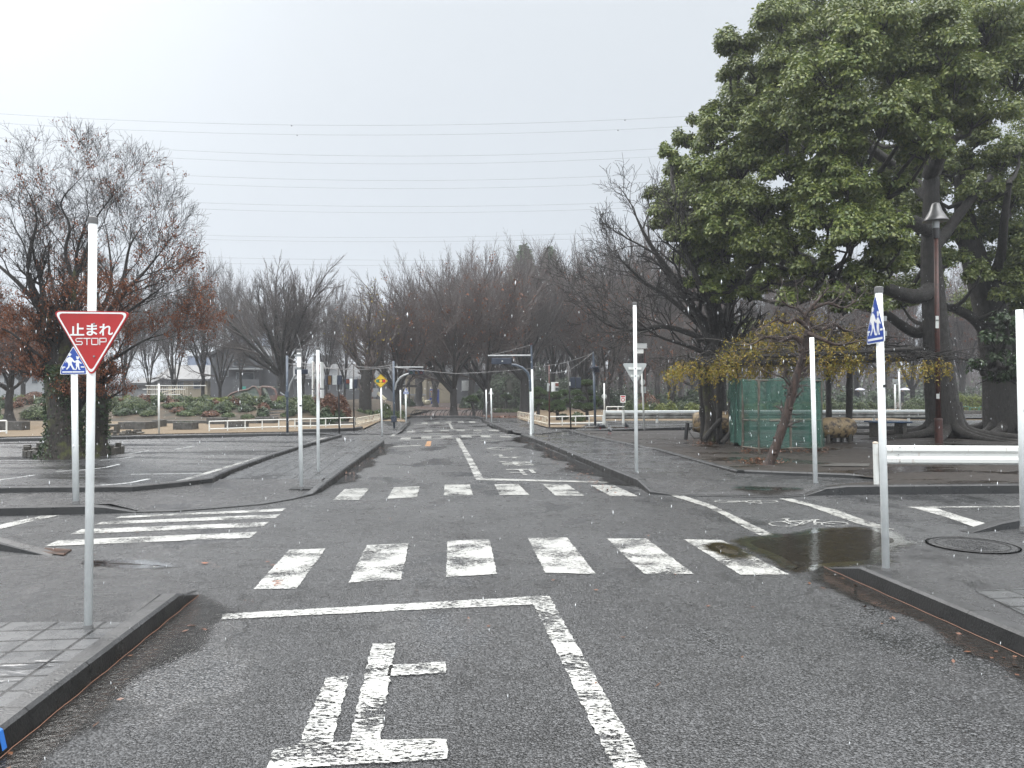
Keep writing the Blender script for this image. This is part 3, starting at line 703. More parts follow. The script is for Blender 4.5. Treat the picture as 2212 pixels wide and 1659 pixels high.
for q_ in (((1015, 258), (1090, 249), (1215, 260), (1130, 271)), ((965, 206), (1040, 200), (1122, 208), (1050, 213))):
    P_ = [G(*c3(*p), .009) for p in q_]; cc = sum(P_, Vector()) / 4
    mb = MB(); inn = [cc + (p - cc) * 0.72 for p in P_]
    for i in range(4): j = (i + 1) % 4; mb.add([P_[i], P_[j], inn[j], inn[i]], [(0, 1, 2, 3)])
    mb.build('diamond_marking', MT['paintold'])['kind'] = 'structure'
marks('orange_marking', [[c3(628, 210), c3(656, 210), c3(648, 243), c3(611, 243)]], MT['paintorange'])
marks('lane_marking', [[c3(400, 243), c3(590, 236), c3(590, 240), c3(400, 248)], [c4(205, 1543), c4(1040, 1512), c4(1040, 1518), c4(205, 1551)],
      [c4(90, 1495), c4(145, 1443), c4(200, 1440), c4(140, 1492)], [c4(1820, 1415), c4(1865, 1415), c4(1935, 1458), c4(1890, 1458)],
      [c4(140, 1490), c4(1900, 1462), c4(1900, 1467), c4(140, 1496)], [c4(430, 1322), c4(930, 1299), c4(930, 1303), c4(430, 1327)],
      [c4(990, 1391), c4(1610, 1394), c4(1610, 1397), c4(990, 1394)], [c4(650, 1446), c4(1400, 1436), c4(1400, 1441), c4(650, 1450)]], MT['paintold'], jit=.01)
marks('centre_line_marking', [[c4(1030, 1515), c4(1085, 1515), c4(1165, 1659), c4(1100, 1659)], [c4(925, 1300), c4(955, 1300), c4(1005, 1390), c4(968, 1390)]], MT['paintold'], z=.009, jit=.012)
def band(y0, y1, xs, k=0):
    return [[c4(a + k, y0), c4(b + k, y0), c4(b, y1), c4(a, y1)] for a, b in xs]
marks('crosswalk_marking', [[c4(245 + 15, 1508), c4(385, 1508), c4(385, 1530), c4(230, 1532)], [c4(545, 1494), c4(685, 1492), c4(680, 1520), c4(532, 1522)], [c4(830, 1483), c4(968, 1480), c4(972, 1508), c4(824, 1510)],
      [c4(1105, 1480), c4(1245, 1478), c4(1268, 1505), c4(1118, 1505)], [c4(1385, 1479), c4(1525, 1479), c4(1555, 1505), c4(1405, 1505)], [c4(1665, 1483), c4(1800, 1483), c4(1845, 1506), c4(1690, 1505)]], MT['paintold'])
marks('crosswalk_marking', [[c4(345, 1415), c4(455, 1412), c4(445, 1432), c4(328, 1434)], [c4(585, 1407), c4(698, 1405), c4(690, 1420), c4(570, 1423)], [c4(815, 1402), c4(928, 1400), c4(932, 1414), c4(810, 1416)],
      [c4(1040, 1398), c4(1160, 1398), c4(1178, 1414), c4(1050, 1414)], [c4(1282, 1400), c4(1395, 1401), c4(1413, 1416), c4(1300, 1415)], [c4(1505, 1400), c4(1635, 1402), c4(1670, 1418), c4(1525, 1416)]], MT['paintold'])
marks('crosswalk_marking', [[c4(545, 1295), c4(630, 1292), c4(626, 1312), c4(536, 1315)], [c4(720, 1287), c4(803, 1285), c4(803, 1300), c4(714, 1302)], [c4(890, 1280), c4(970, 1278), c4(977, 1292), c4(884, 1293)],
      [c4(1060, 1276), c4(1140, 1276), c4(1152, 1291), c4(1066, 1291)], [c4(1222, 1275), c4(1305, 1275), c4(1320, 1294), c4(1232, 1293)]], MT['paintold'])
# characters on the oncoming lane, read from the far side
def text_geo(body, off=0.0):
    cu = bpy.data.curves.new('t', 'FONT'); cu.body = body; cu.offset = off; cu.resolution_u = 4
    o = bpy.data.objects.new('t', cu); COL.objects.link(o)
    dg = bpy.context.evaluated_depsgraph_get(); dg.update()
    me = bpy.data.meshes.new_from_object(o.evaluated_get(dg))
    vs = [v.co.copy() for v in me.vertices]; fs = [tuple(p.vertices) for p in me.polygons]
    bpy.data.objects.remove(o); bpy.data.curves.remove(cu); bpy.data.meshes.remove(me)
    xs = [v.x for v in vs]; ys = [v.y for v in vs]
    x0, x1, y0, y1 = min(xs), max(xs), min(ys), max(ys)
    return [((v.x - x0) / (x1 - x0), (v.y - y0) / (y1 - y0)) for v in vs], fs, (x1 - x0) / (y1 - y0)
mb = MB()
for ch, q_ in (('止', ((1150, 396), (1350, 393), (1393, 428), (1185, 440))), ('ま', ((1098, 342), (1310, 345), (1345, 373), (1130, 375))), ('れ', ((1058, 297), (1235, 297), (1270, 322), (1085, 327)))):
    P_ = [G(*c3(*p), .009) for p in q_]          # far-left, far-right, near-right, near-left
    uv, fs, _ = text_geo(ch, 0.025)
    vs = []
    for a, b in uv:                               # glyph foot towards the far side, glyph left on the right
        A_ = P_[1] + (P_[0] - P_[1]) * a; B_ = P_[2] + (P_[3] - P_[2]) * a
        vs.append(A_ + (B_ - A_) * b)
    mb.add(vs, fs)
o = mb.build('road_lettering', MT['paintold']); o['kind'] = 'structure'
# plaza lines
def strok(name, pts, wd, mat, z=.006, cv=c4b):
    P_ = [G(*cv(*p), z) for p in pts]; L_ = []; R_ = []
    for i, p in enumerate(P_):
        t_ = (P_[min(i + 1, len(P_) - 1)] - P_[max(i - 1, 0)]).normalized(); s_ = Vector((-t_.y, t_.x, 0)) * wd / 2
        L_.append(p + s_); R_.append(p - s_)
    o = fill(MB(), dens(L_ + R_[::-1], .06, .008)).build(name, mat); o['kind'] = 'structure'
strok('plaza_line_marking', [(215, 516), (420, 511), (620, 504), (760, 497), (870, 484), (990, 460)], .09, MT['paintthin'])
strok('plaza_line_marking', [(1145, 487), (1320, 438), (1700, 325), (2000, 238), (2170, 184)], .13, MT['paint'])
strok('plaza_line_marking', [(870, 430), (1340, 422)], .07, MT['paintthin'])
strok('plaza_line_marking', [(-200, 515), (0, 467), (230, 435)], .07, MT['paintthin'])
strok('plaza_line_marking', [(370, 411), (560, 400), (700, 385), (795, 362)], .08, MT['paintthin'])
strok('plaza_line_marking', [(660, 338), (800, 326), (890, 313)], .06, MT['paintthin'])
strok('plaza_line_marking', [(760, 302), (860, 293), (990, 272)], .06, MT['paintthin'])
strok('plaza_line_marking', [(1170, 262), (1290, 243)], .08, MT['paintthin'])
strok('plaza_line_marking', [(-600, 211), (1000, 184), (2100, 176)], .07, MT['paintthin'])
marks('stop_line_marking', [[c4b(-200, 830), c4b(0, 765), c4b(120, 738), c4b(270, 706), c4b(402, 701), c4b(200, 745), c4b(0, 794), c4b(-200, 870)]], MT['paint'])
# bicycle crossing on the right
marks('bicycle_lane_marking', [[c5(305, 326), c5(378, 327), c5(530, 378), c5(640, 430), c5(760, 490), c5(860, 535), c5(900, 560), c5(945, 570), c5(880, 573), c5(800, 547), c5(700, 497), c5(600, 437), c5(500, 387)]], MT['paintold'], jit=.008)
marks('bicycle_lane_marking', [[c5(880, 341), c5(960, 343), c5(1070, 373), c5(1200, 403), c5(1330, 450), c5(1430, 482), c5(1515, 510), c5(1390, 497), c5(1290, 470), c5(1170, 427), c5(1050, 382)]], MT['paintold'], jit=.008)
marks('stop_line_marking', [[c5(1578, 387), c5(1620, 393), c5(1800, 445), c5(1950, 498), c5(2040, 485), c5(1880, 440), c5(1730, 391), c5(2600, 385), c5(2600, 377)]], MT['paint'])
def ring(mb, cx, cy, rx, ry, wdx, cv=c5, z=.006, n=36):
    for i in range(n):
        a, b = 2 * math.pi * i / n, 2 * math.pi * (i + 1) / n; wy = wdx * ry / rx * 1.35
        ps = [(cx + rx * math.cos(a), cy + ry * math.sin(a)), (cx + rx * math.cos(b), cy + ry * math.sin(b)),
              (cx + (rx - wdx) * math.cos(b), cy + (ry - wy) * math.sin(b)), (cx + (rx - wdx) * math.cos(a), cy + (ry - wy) * math.sin(a))]
        mb.add([G(*cv(*p), z) for p in ps], [(3, 2, 1, 0)])
def seg(mb, a, b, wd, cv=c5, z=.009):
    A_, B_ = G(*cv(*a), z), G(*cv(*b), z); t_ = (B_ - A_).normalized(); s_ = Vector((-t_.y, t_.x, 0)) * wd / 2
    mb.add([A_ - s_, B_ - s_, B_ + s_, A_ + s_], [(0, 1, 2, 3)])
mb = MB()
ring(mb, 920, 478, 88, 15, 11); ring(mb, 1190, 479, 76, 13.5, 10)
for a, b in (((910, 465), (950, 478)), ((935, 463), (1070, 460)), ((1000, 485), (1080, 456)), ((950, 480), (1010, 484)), ((1080, 456), (1085, 484)), ((1060, 455), (1110, 455)), ((905, 452), (945, 450)), ((925, 452), (950, 470)), ((1085, 470), (1190, 478)), ((1030, 458), (1000, 484))):
    seg(mb, a, b, .035)
mb.build('bicycle_symbol_marking', MT['paint'])['kind'] = 'structure'
mb = MB()
ring(mb, 610, 357, 72, 6.5, 9); ring(mb, 815, 357, 70, 6.5, 9)
for a, b in (((610, 357), (690, 360)), ((690, 360), (760, 364)), ((690, 355), (790, 356)), ((700, 362), (730, 352)), ((760, 366), (800, 369)), ((780, 351), (790, 366))): seg(mb, a, b, .045)
mb.build('bicycle_symbol_marking', MT['paint'])['kind'] = 'structure'
# --- standing water
RW = random.Random(3)
def edged(name, outer, inner_, mat):
    """sheet whose rim carries edge = 0 and whose inside carries edge = 1"""
    n = len(outer); mb = MB(); mb.add(outer, []); mb.add(inner_, [])
    tri = tessellate_polygon([[Vector((p.x, p.y, 0)) for p in inner_]])
    for q_ in tri:
        a_, b_, c_ = (inner_[i] for i in q_); nn = (b_ - a_).cross(c_ - a_); f_ = tuple(i + n for i in q_)
        mb.f.append(f_ if nn.z > 0 else f_[::-1]); mb.m.append(0)
    for i in range(n):
        j = (i + 1) % n; mb.f.append((i, j, j + n, i + n)); mb.m.append(0)
    o = mb.build(name, mat); o['kind'] = 'structure'
    at = o.data.attributes.new('edge', 'FLOAT', 'POINT'); at.data.foreach_set('value', [0.0] * n + [1.0] * n)
    return o
def puddle(pts, mat, amp=.05, z=.010, step=.06, name='puddle', rim=.16):
    out = wob([G(x, y, z) for x, y in pts], step, amp, RW); n = len(out); inn = []
    ar = sum(out[i].x * out[(i + 1) % n].y - out[(i + 1) % n].x * out[i].y for i in range(n))
    sm = [sum((out[(i + k) % n] for k in range(-4, 5)), Vector()) / 9 for i in range(n)]
    for i in range(n):
        t_ = (sm[(i + 2) % n] - sm[i - 2]).normalized(); s_ = Vector((-t_.y, t_.x, 0)) * (1 if ar > 0 else -1)
        inn.append(sm[i] + s_ * rim)
    outer = [o_ - (i_ - o_).normalized() * .08 for o_, i_ in zip(out, inn)]
    return edged(name, outer, inn, mat)
def gutter(name, base, d, side, L, w0, rng, z=.0105, mat='gutterwater', ph=0):
    n = int(L / .08); A_ = []; B_ = []; C_ = []
    for i in range(n + 1):
        x = L * i / n; wd = w0 * (0.8 + .25 * math.sin(x * 2.1 + ph) + .12 * math.sin(x * 6.3 + ph)) * min(1, (x + .05) / .5)
        p = base + d * x; A_.append(p - side * .004); B_.append(p - side * max(.02, wd * .55)); C_.append(p - side * max(.04, wd * 1.35))
    vs = [Vector((p.x, p.y, z)) for p in A_ + B_ + C_]; N = n + 1; mb = MB()
    fs = []
    for r_ in (0, 1):
        for i in range(n): fs.append((r_ * N + i, r_ * N + i + 1, (r_ + 1) * N + i + 1, (r_ + 1) * N + i))
    a_, b_, c_ = vs[fs[0][0]], vs[fs[0][1]], vs[fs[0][2]]
    if (b_ - a_).cross(c_ - a_).z < 0: fs = [f_[::-1] for f_ in fs]
    mb.add(vs, fs); o = mb.build(name, MT[mat]); o['kind'] = 'structure'
    at = o.data.attributes.new('edge', 'FLOAT', 'POINT'); at.data.foreach_set('value', [1.0] * (2 * N) + [0.0] * N)
    return o
puddle([c5(640, 590), c5(700, 548), c5(900, 528), c5(1180, 498), c5(1420, 492), c5(1500, 520), c5(1560, 560), c5(1640, 580), c5(1560, 612), c5(1440, 640), c5(1500, 680), c5(1420, 700), c5(1240, 715), c5(1160, 712), c5(1100, 735), c5(980, 745), c5(900, 700), c5(760, 640)], MT['water'], .04)
puddle([c5(470, 590), c5(600, 575), c5(700, 620), c5(760, 660), c5(640, 668), c5(540, 630)], MT['water'], .03, rim=.08)
puddle([c6(480, 150), c6(700, 135), c6(1000, 150), c6(1100, 178), c6(860, 190), c6(600, 178)], MT['water'], .03, rim=.10)
puddle([c5(640, 285), c5(760, 262), c5(1000, 268), c5(1010, 290), c5(800, 298)], MT['water'], .03, rim=.10, z=.085)
puddle([c4(1480, 1290), c4(1570, 1320), c4(1680, 1390), c4(1560, 1380), c4(1500, 1330)], MT['water'], .03, rim=.1)
gutter('gutter_water', aL(0.0), ad_, perpL, 5.5, .34, RW)
gutter('gutter_water', bR(0.0), bd_, perpR, 6.2, .34, RW, ph=1)
eD = (Eb[0] - Eb[4]).normalized(); eP = Vector((1, .13, 0)).normalized()
gutter('gutter_water', Eb[4], eD, eP, 13.5, .5, RW, ph=2)
lD = (Cb[4] - Cb[1]).normalized(); lP = Vector((-1, -.09, 0)).normalized()
gutter('gutter_water', Cb[1], lD, lP, 10, .32, RW, ph=.5)
# thin orange thread of pine needles lying along the kerb feet
for nm, fnc, L_ in (('kerb_foot_rust_line', aL, 5), ('kerb_foot_rust_line', bR, 6)):
    side = perpL if fnc is aL else perpR
    mb = MB(); ps = [fnc(0.02 + L_ * i / 120) - side * (.008 + .003 * math.sin(i * .7) + RW.uniform(0, .002)) + Vector((0, 0, .0135)) for i in range(121)]
    mb.tube(ps, .002, 4); mb.build(nm, M('orange_grit', (0.24, 0.12, 0.075), rough=.5))['kind'] = 'structure'
# faint orange-brown smears near the first stripe
for pts in ([(1200, 130), (1290, 150), (1385, 190), (1375, 225), (1270, 165), (1190, 140)], [(1175, 575), (1260, 560), (1335, 578), (1330, 592), (1180, 595)], [(1490, 385), (1600, 355), (1705, 325), (1660, 350), (1550, 400)], [(1685, 255), (1740, 250), (1745, 290), (1690, 295)], [(1640, 140), (1695, 150), (1690, 180), (1650, 165)]):
    P_ = [G(*c6(*p), .0108) for p in pts]
    fill(MB(), wob(P_, .03, .006, RW)).build('rust_smear', MT['rustpaint'])['kind'] = 'structure'
# ================================================================ street furniture
X_ = Vector((1, 0, 0)); Z_ = Vector((0, 0, 1))
def frame(c, yaw=0.0, tilt=0.0):
    """local sign frame at c: a to the right, b up, t away from the viewer; yaw turns the face to its left(+)"""
    r = Vector((math.cos(yaw), -math.sin(yaw), 0)); nb = Vector((math.sin(yaw), math.cos(yaw), 0))
    r2 = r * math.cos(tilt) + Z_ * math.sin(tilt); u2 = Z_ * math.cos(tilt) - r * math.sin(tilt)
    c = Vector(c)
    return lambda a, b, t: c + r2 * a + u2 * b + nb * t
def round_poly(pts, r, k=5):
    out = []; n = len(pts)
    for i in range(n):
        p0, p1, p2 = Vector(pts[i - 1]), Vector(pts[i]), Vector(pts[(i + 1) % n])
        d0, d1 = (p0 - p1).normalized(), (p2 - p1).normalized()
        ang = d0.angle(d1); q_ = min(r / math.tan(ang / 2), (p0 - p1).length * .45, (p2 - p1).length * .45)
        a, b = p1 + d0 * q_, p1 + d1 * q_
        for j in range(k + 1):
            t_ = j / k; out.append(tuple((a * (1 - t_) + p1 * t_) * (1 - t_) + (p1 * (1 - t_) + b * t_) * t_))
    return out
def inset(poly, f): 
    cx = sum(p[0] for p in poly) / len(poly); cy = sum(p[1] for p in poly) / len(poly)
    return [(cx + (x - cx) * f, cy + (y - cy) * f) for x, y in poly]
def ringface(mb, A, B, T, t_, m=0):
    n = len(A); vs = [T(a, b, t_) for a, b in A] + [T(a, b, t_) for a, b in B]
    mb.add(vs, [(i, (i + 1) % n, (i + 1) % n + n, i + n) for i in range(n)], m)
def pole_parts(root, base, top, r, mat=None, cap=None, n=14, band=None, foot=True, taper=1.0):
    mat = mat or MT['white']; base, top = Vector(base), Vector(top); d = (top - base).normalized()
    mb = MB().tube([base - d * .02, top], [r, r * taper], n); po = mb.build('pole', mat, root, smooth=False)
    for p_ in po.data.polygons:
        if len(p_.vertices) == 4: p_.use_smooth = True
    if cap:
        mb = MB().tube([top - d * r * 1.1, top + d * r * .4, top + d * r * .62], [r * 1.18, r * 1.18, r * .85], n); mb.build('cap', MT[cap], root)
    if foot:
        mb = MB().tube([base - d * .01, base + d * r * .9], [r * 1.25, r * 1.1], n); mb.build('foot_collar', MT['cap'], po)
    if band:
        for h_ in band:
            q_ = base + (top - base) * h_; s_ = Vector((r * .55, -r * .92, 0))
            MB().box(q_ + s_, (r * 1.1, r * .3, r * .7), 0.5).build('tape_mark', MT['dark'], po)
    return po
def solo_pole(name, label, bx, by, tx, ty, wpx, z=0.1, cat='pole', mat=None, cap='cap', band=None, group=None, taper=1.0, foot=True):
    b = G(bx, by, z); Y = b.y; t_ = V(tx, ty, Y); r = wpx / F * Y / 2
    root = thing(name, label, cat, b, group); pole_parts(root, b, t_, r, mat, cap, band=band, taper=taper, foot=foot); return root, b, t_, r, Y
def bracket(root, c, r, yaw=0, w_=.08):
    T = frame(c, yaw); mb = MB()
    mb.tube([T(0, 0, -r * .2), T(0, 0, r)], r * 1.12, 12) if False else None
    mb.box(T(0, 0, 0), (w_, .012, .03), -yaw); o = mb.build('bracket', MT['grey'], root)
    MB().tube([T(w_ * .3, 0, -.02), T(w_ * .3, 0, .012)], .006, 6).build('bolt', MT['grey'], o); return o
# --- crossing sign: two children walking, on a blue house-shaped plate
KID = [  # (x, y) in plate units, width 1, origin at the foot of the plate; bigger child then smaller child
    [(-.20, .60), (-.13, .64), (-.04, .58), (.02, .50), (.09, .44), (.075, .405), (-.02, .45), (-.05, .47), (-.06, .40), (-.02, .30), (.05, .19), (.075, .18), (.06, .155), (-.02, .17), (-.09, .30), (-.125, .33), (-.15, .25), (-.24, .165), (-.27, .185), (-.26, .21), (-.19, .29), (-.19, .38), (-.23, .44), (-.27, .47), (-.265, .40), (-.29, .42), (-.28, .50), (-.24, .57)],
    [(.10, .50), (.17, .53), (.22, .49), (.27, .43), (.32, .40), (.305, .375), (.24, .39), (.21, .43), (.22, .34), (.22, .27), (.24, .19), (.27, .175), (.255, .155), (.195, .165), (.17, .27), (.155, .27), (.12, .165), (.07, .155), (.06, .175), (.09, .20), (.11, .27), (.09, .34), (.105, .42), (.06, .455), (.07, .47)]]
def circ(cx, cy, rx, ry=None, n=14): ry = ry or rx; return [(cx + rx * math.cos(2 * math.pi * i / n), cy + ry * math.sin(2 * math.pi * i / n)) for i in range(n)]
def crossing_sign(root, c, w_, h_, yaw=0, tilt=0):
    """c: middle of the plate's foot"""
    T0 = frame(c, yaw, tilt); T = lambda a, b, t: T0(a * w_, b * h_ / 1.0, t)
    P_ = round_poly([(-.5, 0), (.5, 0), (.47, .25), (0, 1.0), (-.47, .25)], .045)
    pl = MB().prism(P_, T, 0, .006).build('sign_plate', MT['signwhite'], root)
    I_ = inset(P_, .945)
    o2 = MB().prism(I_, T, -.0012, 0.0).build('blue_panel', MT['blue'], pl)
    mb = MB(); s_ = 1.0
    for k in KID: mb.prism([(a, b * .98) for a, b in k], T, -.0026, -.0012)
    mb.prism(circ(-.135, .695, .055, .055), T, -.0026, -.0012); mb.prism([(-.14, .73), (-.055, .715), (-.05, .70), (-.14, .70)], T, -.0028, -.0012)
    mb.prism(circ(.165, .575, .052, .048), T, -.0026, -.0012); mb.prism([(.10, .60), (.12, .645), (.165, .62), (.21, .63), (.22, .595)], T, -.0028, -.0012)
    mb.prism([(-.43, .235), (-.30, .235), (-.30, .275), (-.43, .275)], T, -.0026, -.0012); mb.prism([(-.41, .175), (-.375, .175), (-.375, .235), (-.41, .235)], T, -.0026, -.0012)
    mb.prism([(.28, .235), (.42, .235), (.42, .275), (.28, .275)], T, -.0026, -.0012)
    mb.prism([(-.41, .06), (.41, .06), (.41, .105), (-.41, .105)], T, -.0026, -.0012)
    tag(mb.build('walking_children_symbol', MT['signwhite'], pl), kind=None)
    MB().box(T(0, .3, .012), (w_ * .55, .01, .03), -yaw).build('back_strip', MT['grey'], pl)
    return pl

# 1 stop sign (near left)
b = G(190.5, 1357, .118); Y = b.y; top = V(201, 474, Y); r = 8.6 / F * Y
root = thing('stop_sign', 'red upside-down triangular stop sign on a tall white pole at the near left kerb', 'road sign', b)
pole_parts(root, b, top, r, cap='cap', n=20)
k_ = Y / F
c = V(197.5, 740, Y - r - .012); T0 = frame(c, 0.06, -0.0)
def P(px, py): return ((px - 197.5) * k_, (740 - py) * k_)
tri = [P(111, 671), P(283.5, 674), P(197.5, 813)]
R_ = round_poly(tri, 9 * k_, 7)
pl = MB().prism(R_, T0, 0, .012).build('sign_plate', MT['red'], root)
mb = MB(); ringface(mb, [tuple(x) for x in inset(R_, .955)], [tuple(x) for x in inset(R_, .885)], T0, -.001); mb.build('white_border', MT['signwhite'], pl)
def glyphs(parent, body, off, x0, x1, y0, y1, T, mat, name='lettering', t_=-.002):
    uv, fs, asp = text_geo(body, off); mb = MB()
    n = len(uv); mb.add([T(x0 + (x1 - x0) * a, y0 + (y1 - y0) * b, t_) for a, b in uv], fs)
    return mb.build(name, mat, parent)
for ch, x0, x1, y0, y1 in (('止', 150.5, 182, 725, 698.5), ('ま', 187, 211, 725, 699.5), ('れ', 215, 245.5, 725, 700)):
    a, b_ = P(x0, y0), P(x1, y1); glyphs(pl, ch, .022, a[0], b_[0], a[1], b_[1], T0, MT['signwhite'])
# squared STOP lettering drawn as strokes
def strokes(parent, segs, w_, T, mat, name='lettering', t_=-.002):
    mb = MB()
    for i, pl_ in enumerate(segs):
        for (x0, y0), (x1, y1) in zip(pl_, pl_[1:]):
            d = Vector((x1 - x0, y1 - y0)); L = d.length; d /= max(L, 1e-6); n_ = Vector((-d.y, d.x)) * w_ / 2; e = d * w_ / 2
            q_ = [(x0 - e.x - n_.x, y0 - e.y - n_.y), (x1 + e.x - n_.x, y1 + e.y - n_.y), (x1 + e.x + n_.x, y1 + e.y + n_.y), (x0 - e.x + n_.x, y0 - e.y + n_.y)]
            mb.add([T(a, b, t_ - .00015 * (i % 3)) for a, b in q_], [(0, 1, 2, 3)])
    return mb.build(name, mat, parent)
L4 = {'S': [[(14, 0), (2, 0), (0, 2), (0, 5), (2, 7), (12, 7), (14, 9), (14, 12), (12, 14), (0, 14)]], 'T': [[(0, 0), (14, 0)], [(7, 0), (7, 14)]],
      'O': [[(1, 0), (13, 0), (14, 1), (14, 13), (13, 14), (1, 14), (0, 13), (0, 1), (1, 0)]], 'P': [[(0, 14), (0, 0), (13, 0), (14, 1), (14, 7), (13, 8), (0, 8)]]}
for ch, x0 in zip('STOP', (163.5, 181, 198.5, 216.5)):
    strokes(pl, [[P(x0 + a * 1.0, 731 + b * .95) for a, b in s_] for s_ in L4[ch]], 1.9 * k_, T0, MT['signwhite'])
for yy in (700, 770): bracket(root, V(198, yy, Y - r - .001), r)

# 2 crossing sign behind it
b = G(164, 1088, .11); Y = b.y; root = thing('crossing_sign', 'blue children-crossing sign half hidden behind the red stop sign', 'road sign', b)
pole_parts(root, b, V(160, 765, Y), 6.6 / F * Y, cap='cap', band=[.88])
crossing_sign(root, V(158.6, 808.5, Y - .05), 57.5 / F * Y, 61 / F * Y, 0.0, .01)
# 3 crossing sign near right, seen almost edge on
b = G(1914, 1233, .13); Y = b.y; root = thing('crossing_sign', 'blue children-crossing sign turned sideways on the near right white pole', 'road sign', b)
pole_parts(root, b, V(1898, 624, Y), 7.8 / F * Y, cap='cap', band=[.655], n=20)
pl = crossing_sign(root, V(1891, 741.5, Y - .035), .385, 106 / F * Y, math.radians(96), 0)
for yy in (688, 720):
    MB().box(V(1909, yy, Y), (.05, .012, .04), .2).build('bracket', MT['grey'], root)
# far crossing sign beyond the second junction
b = G(877.5, 914.7, .1); Y = b.y; root = thing('crossing_sign', 'small blue children-crossing sign on a white pole beside the far left kerb', 'road sign', b)
pole_parts(root, b, V(876, 838, Y), 1.7 / F * Y, cap='cap'); crossing_sign(root, V(877, 851.2, Y - .05), 12.5 / F * Y, 13.5 / F * Y)
solo_pole('white_pole', 'plain white pole just left of the far crossing sign', 865.6, 907.7, 864.8, 841, 2.8)
solo_pole('white_pole', 'white pole rising among the far right signs before the arched hoops', 1051, 907, 1050, 840.5, 2.6)
b = G(1062, 912, .1); Y = b.y; root = thing('warning_sign', 'grey house-shaped sign back on a white pole by the far right kerb', 'road sign', b)
pole_parts(root, b, V(1060.6, 839, Y), 1.5 / F * Y); T0 = frame(V(1060.6, 851.5, Y + .04), 0); w_ = 11 / F * Y
pl = MB().prism([(-w_ / 2, 0), (w_ / 2, 0), (w_ * .47, w_ * .25), (0, w_), (-w_ * .47, w_ * .25)], T0, 0, .01).build('sign_plate', MT['signback'], root)
# give-way back
b = G(1375, 1023, .12); Y = b.y; root = thing('give_way_sign', 'back of a grey triangular give-way sign on a tall white pole', 'road sign', b)
pole_parts(root, b, V(1371, 655, Y), 3.9 / F * Y, cap='cap', n=16)
k_ = Y / F; T0 = frame(V(1371.5, 800, Y + .05), 0)
Q_ = lambda px, py: ((px - 1371.5) * k_, (800 - py) * k_)
pl = MB().prism(round_poly([Q_(1344, 784.5), Q_(1399, 784.5), Q_(1372, 833)], 4 * k_), T0, 0, .01).build('sign_plate', MT['signback'], root)
for yy, hw in ((796, 14), (812, 9)):
    o = MB().box(V(1371.5, yy, Y + .035), (2 * hw * k_, .02, 5 * k_)).build('back_strip', MT['whiteold'], pl)
    MB().tube([V(1373, yy, Y - .045), V(1373, yy, Y + .03)], 1.6 * k_, 8).build('bolt', MT['grey'], pl)
# yellow signal-ahead sign
b = G(825.5, 943, .11); Y = b.y; root = thing('signal_warning_sign', 'yellow diamond traffic-light warning sign on a white pole', 'road sign', b)
pole_parts(root, b, V(823, 836, Y), 1.8 / F * Y, cap=None); k_ = Y / F; T0 = frame(V(822.5, 823, Y - .05), 0)
P_ = round_poly([(-15.3 * k_, 0), (0, -15.3 * k_), (15.3 * k_, 0), (0, 15.3 * k_)], 1.2 * k_)
pl = MB().prism(P_, T0, 0, .012).build('sign_plate', MT['yellow'], root)
mb = MB(); ringface(mb, inset(P_, .93), inset(P_, .875), T0, -.001); mb.build('black_border', MT['black'], pl)
sy = MB().prism(round_poly([(-10 * k_, -3.6 * k_), (10 * k_, -3.6 * k_), (10 * k_, 3.6 * k_), (-10 * k_, 3.6 * k_)], 3.4 * k_), T0, -.0022, -.001).build('signal_symbol', MT['black'], pl)
for cx_, mm in ((-7.2, 'sgreen'), (0, 'syellow'), (7.2, 'sred')): MB().prism(circ(cx_ * k_, 0, 3.3 * k_), T0, -.0036, -.0022).build('signal_symbol', MT[mm], pl)
# round sign backs
b = G(1305.7, 896.6, .15); Y = b.y; root = thing('round_sign', 'back of a small round grey sign on a white pole beyond the pine garden', 'road sign', b)
pole_parts(root, b, V(1305, 828, Y), 1.5 / F * Y); T0 = frame(V(1305, 856, Y + .04)); MB().prism(circ(0, 0, 5.6 * Y / F, n=24), T0, 0, .01).build('sign_plate', MT['signback'], root)
b = G(1392, 928, .2); Y = b.y; root = thing('round_sign', 'round grey sign back above a small plate on a slim pole before the guardrail', 'road sign', b)
pole_parts(root, b, V(1386, 800, Y), 1.9 / F * Y, mat=MT['whiteold']); T0 = frame(V(1388, 825.5, Y + .05), .5)
MB().prism(circ(0, 0, 6.5 * Y / F, n=24), T0, 0, .01).build('sign_plate', MT['signback'], root)
MB().box(V(1390, 842, Y + .05), (12 * Y / F, .012, 14 * Y / F), -.3).build('lower_plate', MT['signback'], root)
b = G(1944, 900, .26); Y = b.y; root = thing('white_sign_post', 'white post with two small plates behind the right guardrail', 'road sign', b)
pole_parts(root, b, V(1942, 803, Y), 1.8 / F * Y); 
for yy in (822, 829): MB().box(V(1936, yy, Y + .06), (16 * Y / F, .012, 6 * Y / F)).build('sign_plate', MT['signback'], root)
solo_pole('white_pole', 'slim white pole just left of the white post with two plates', 1934, 900, 1933, 828, 3.4, z=.26)
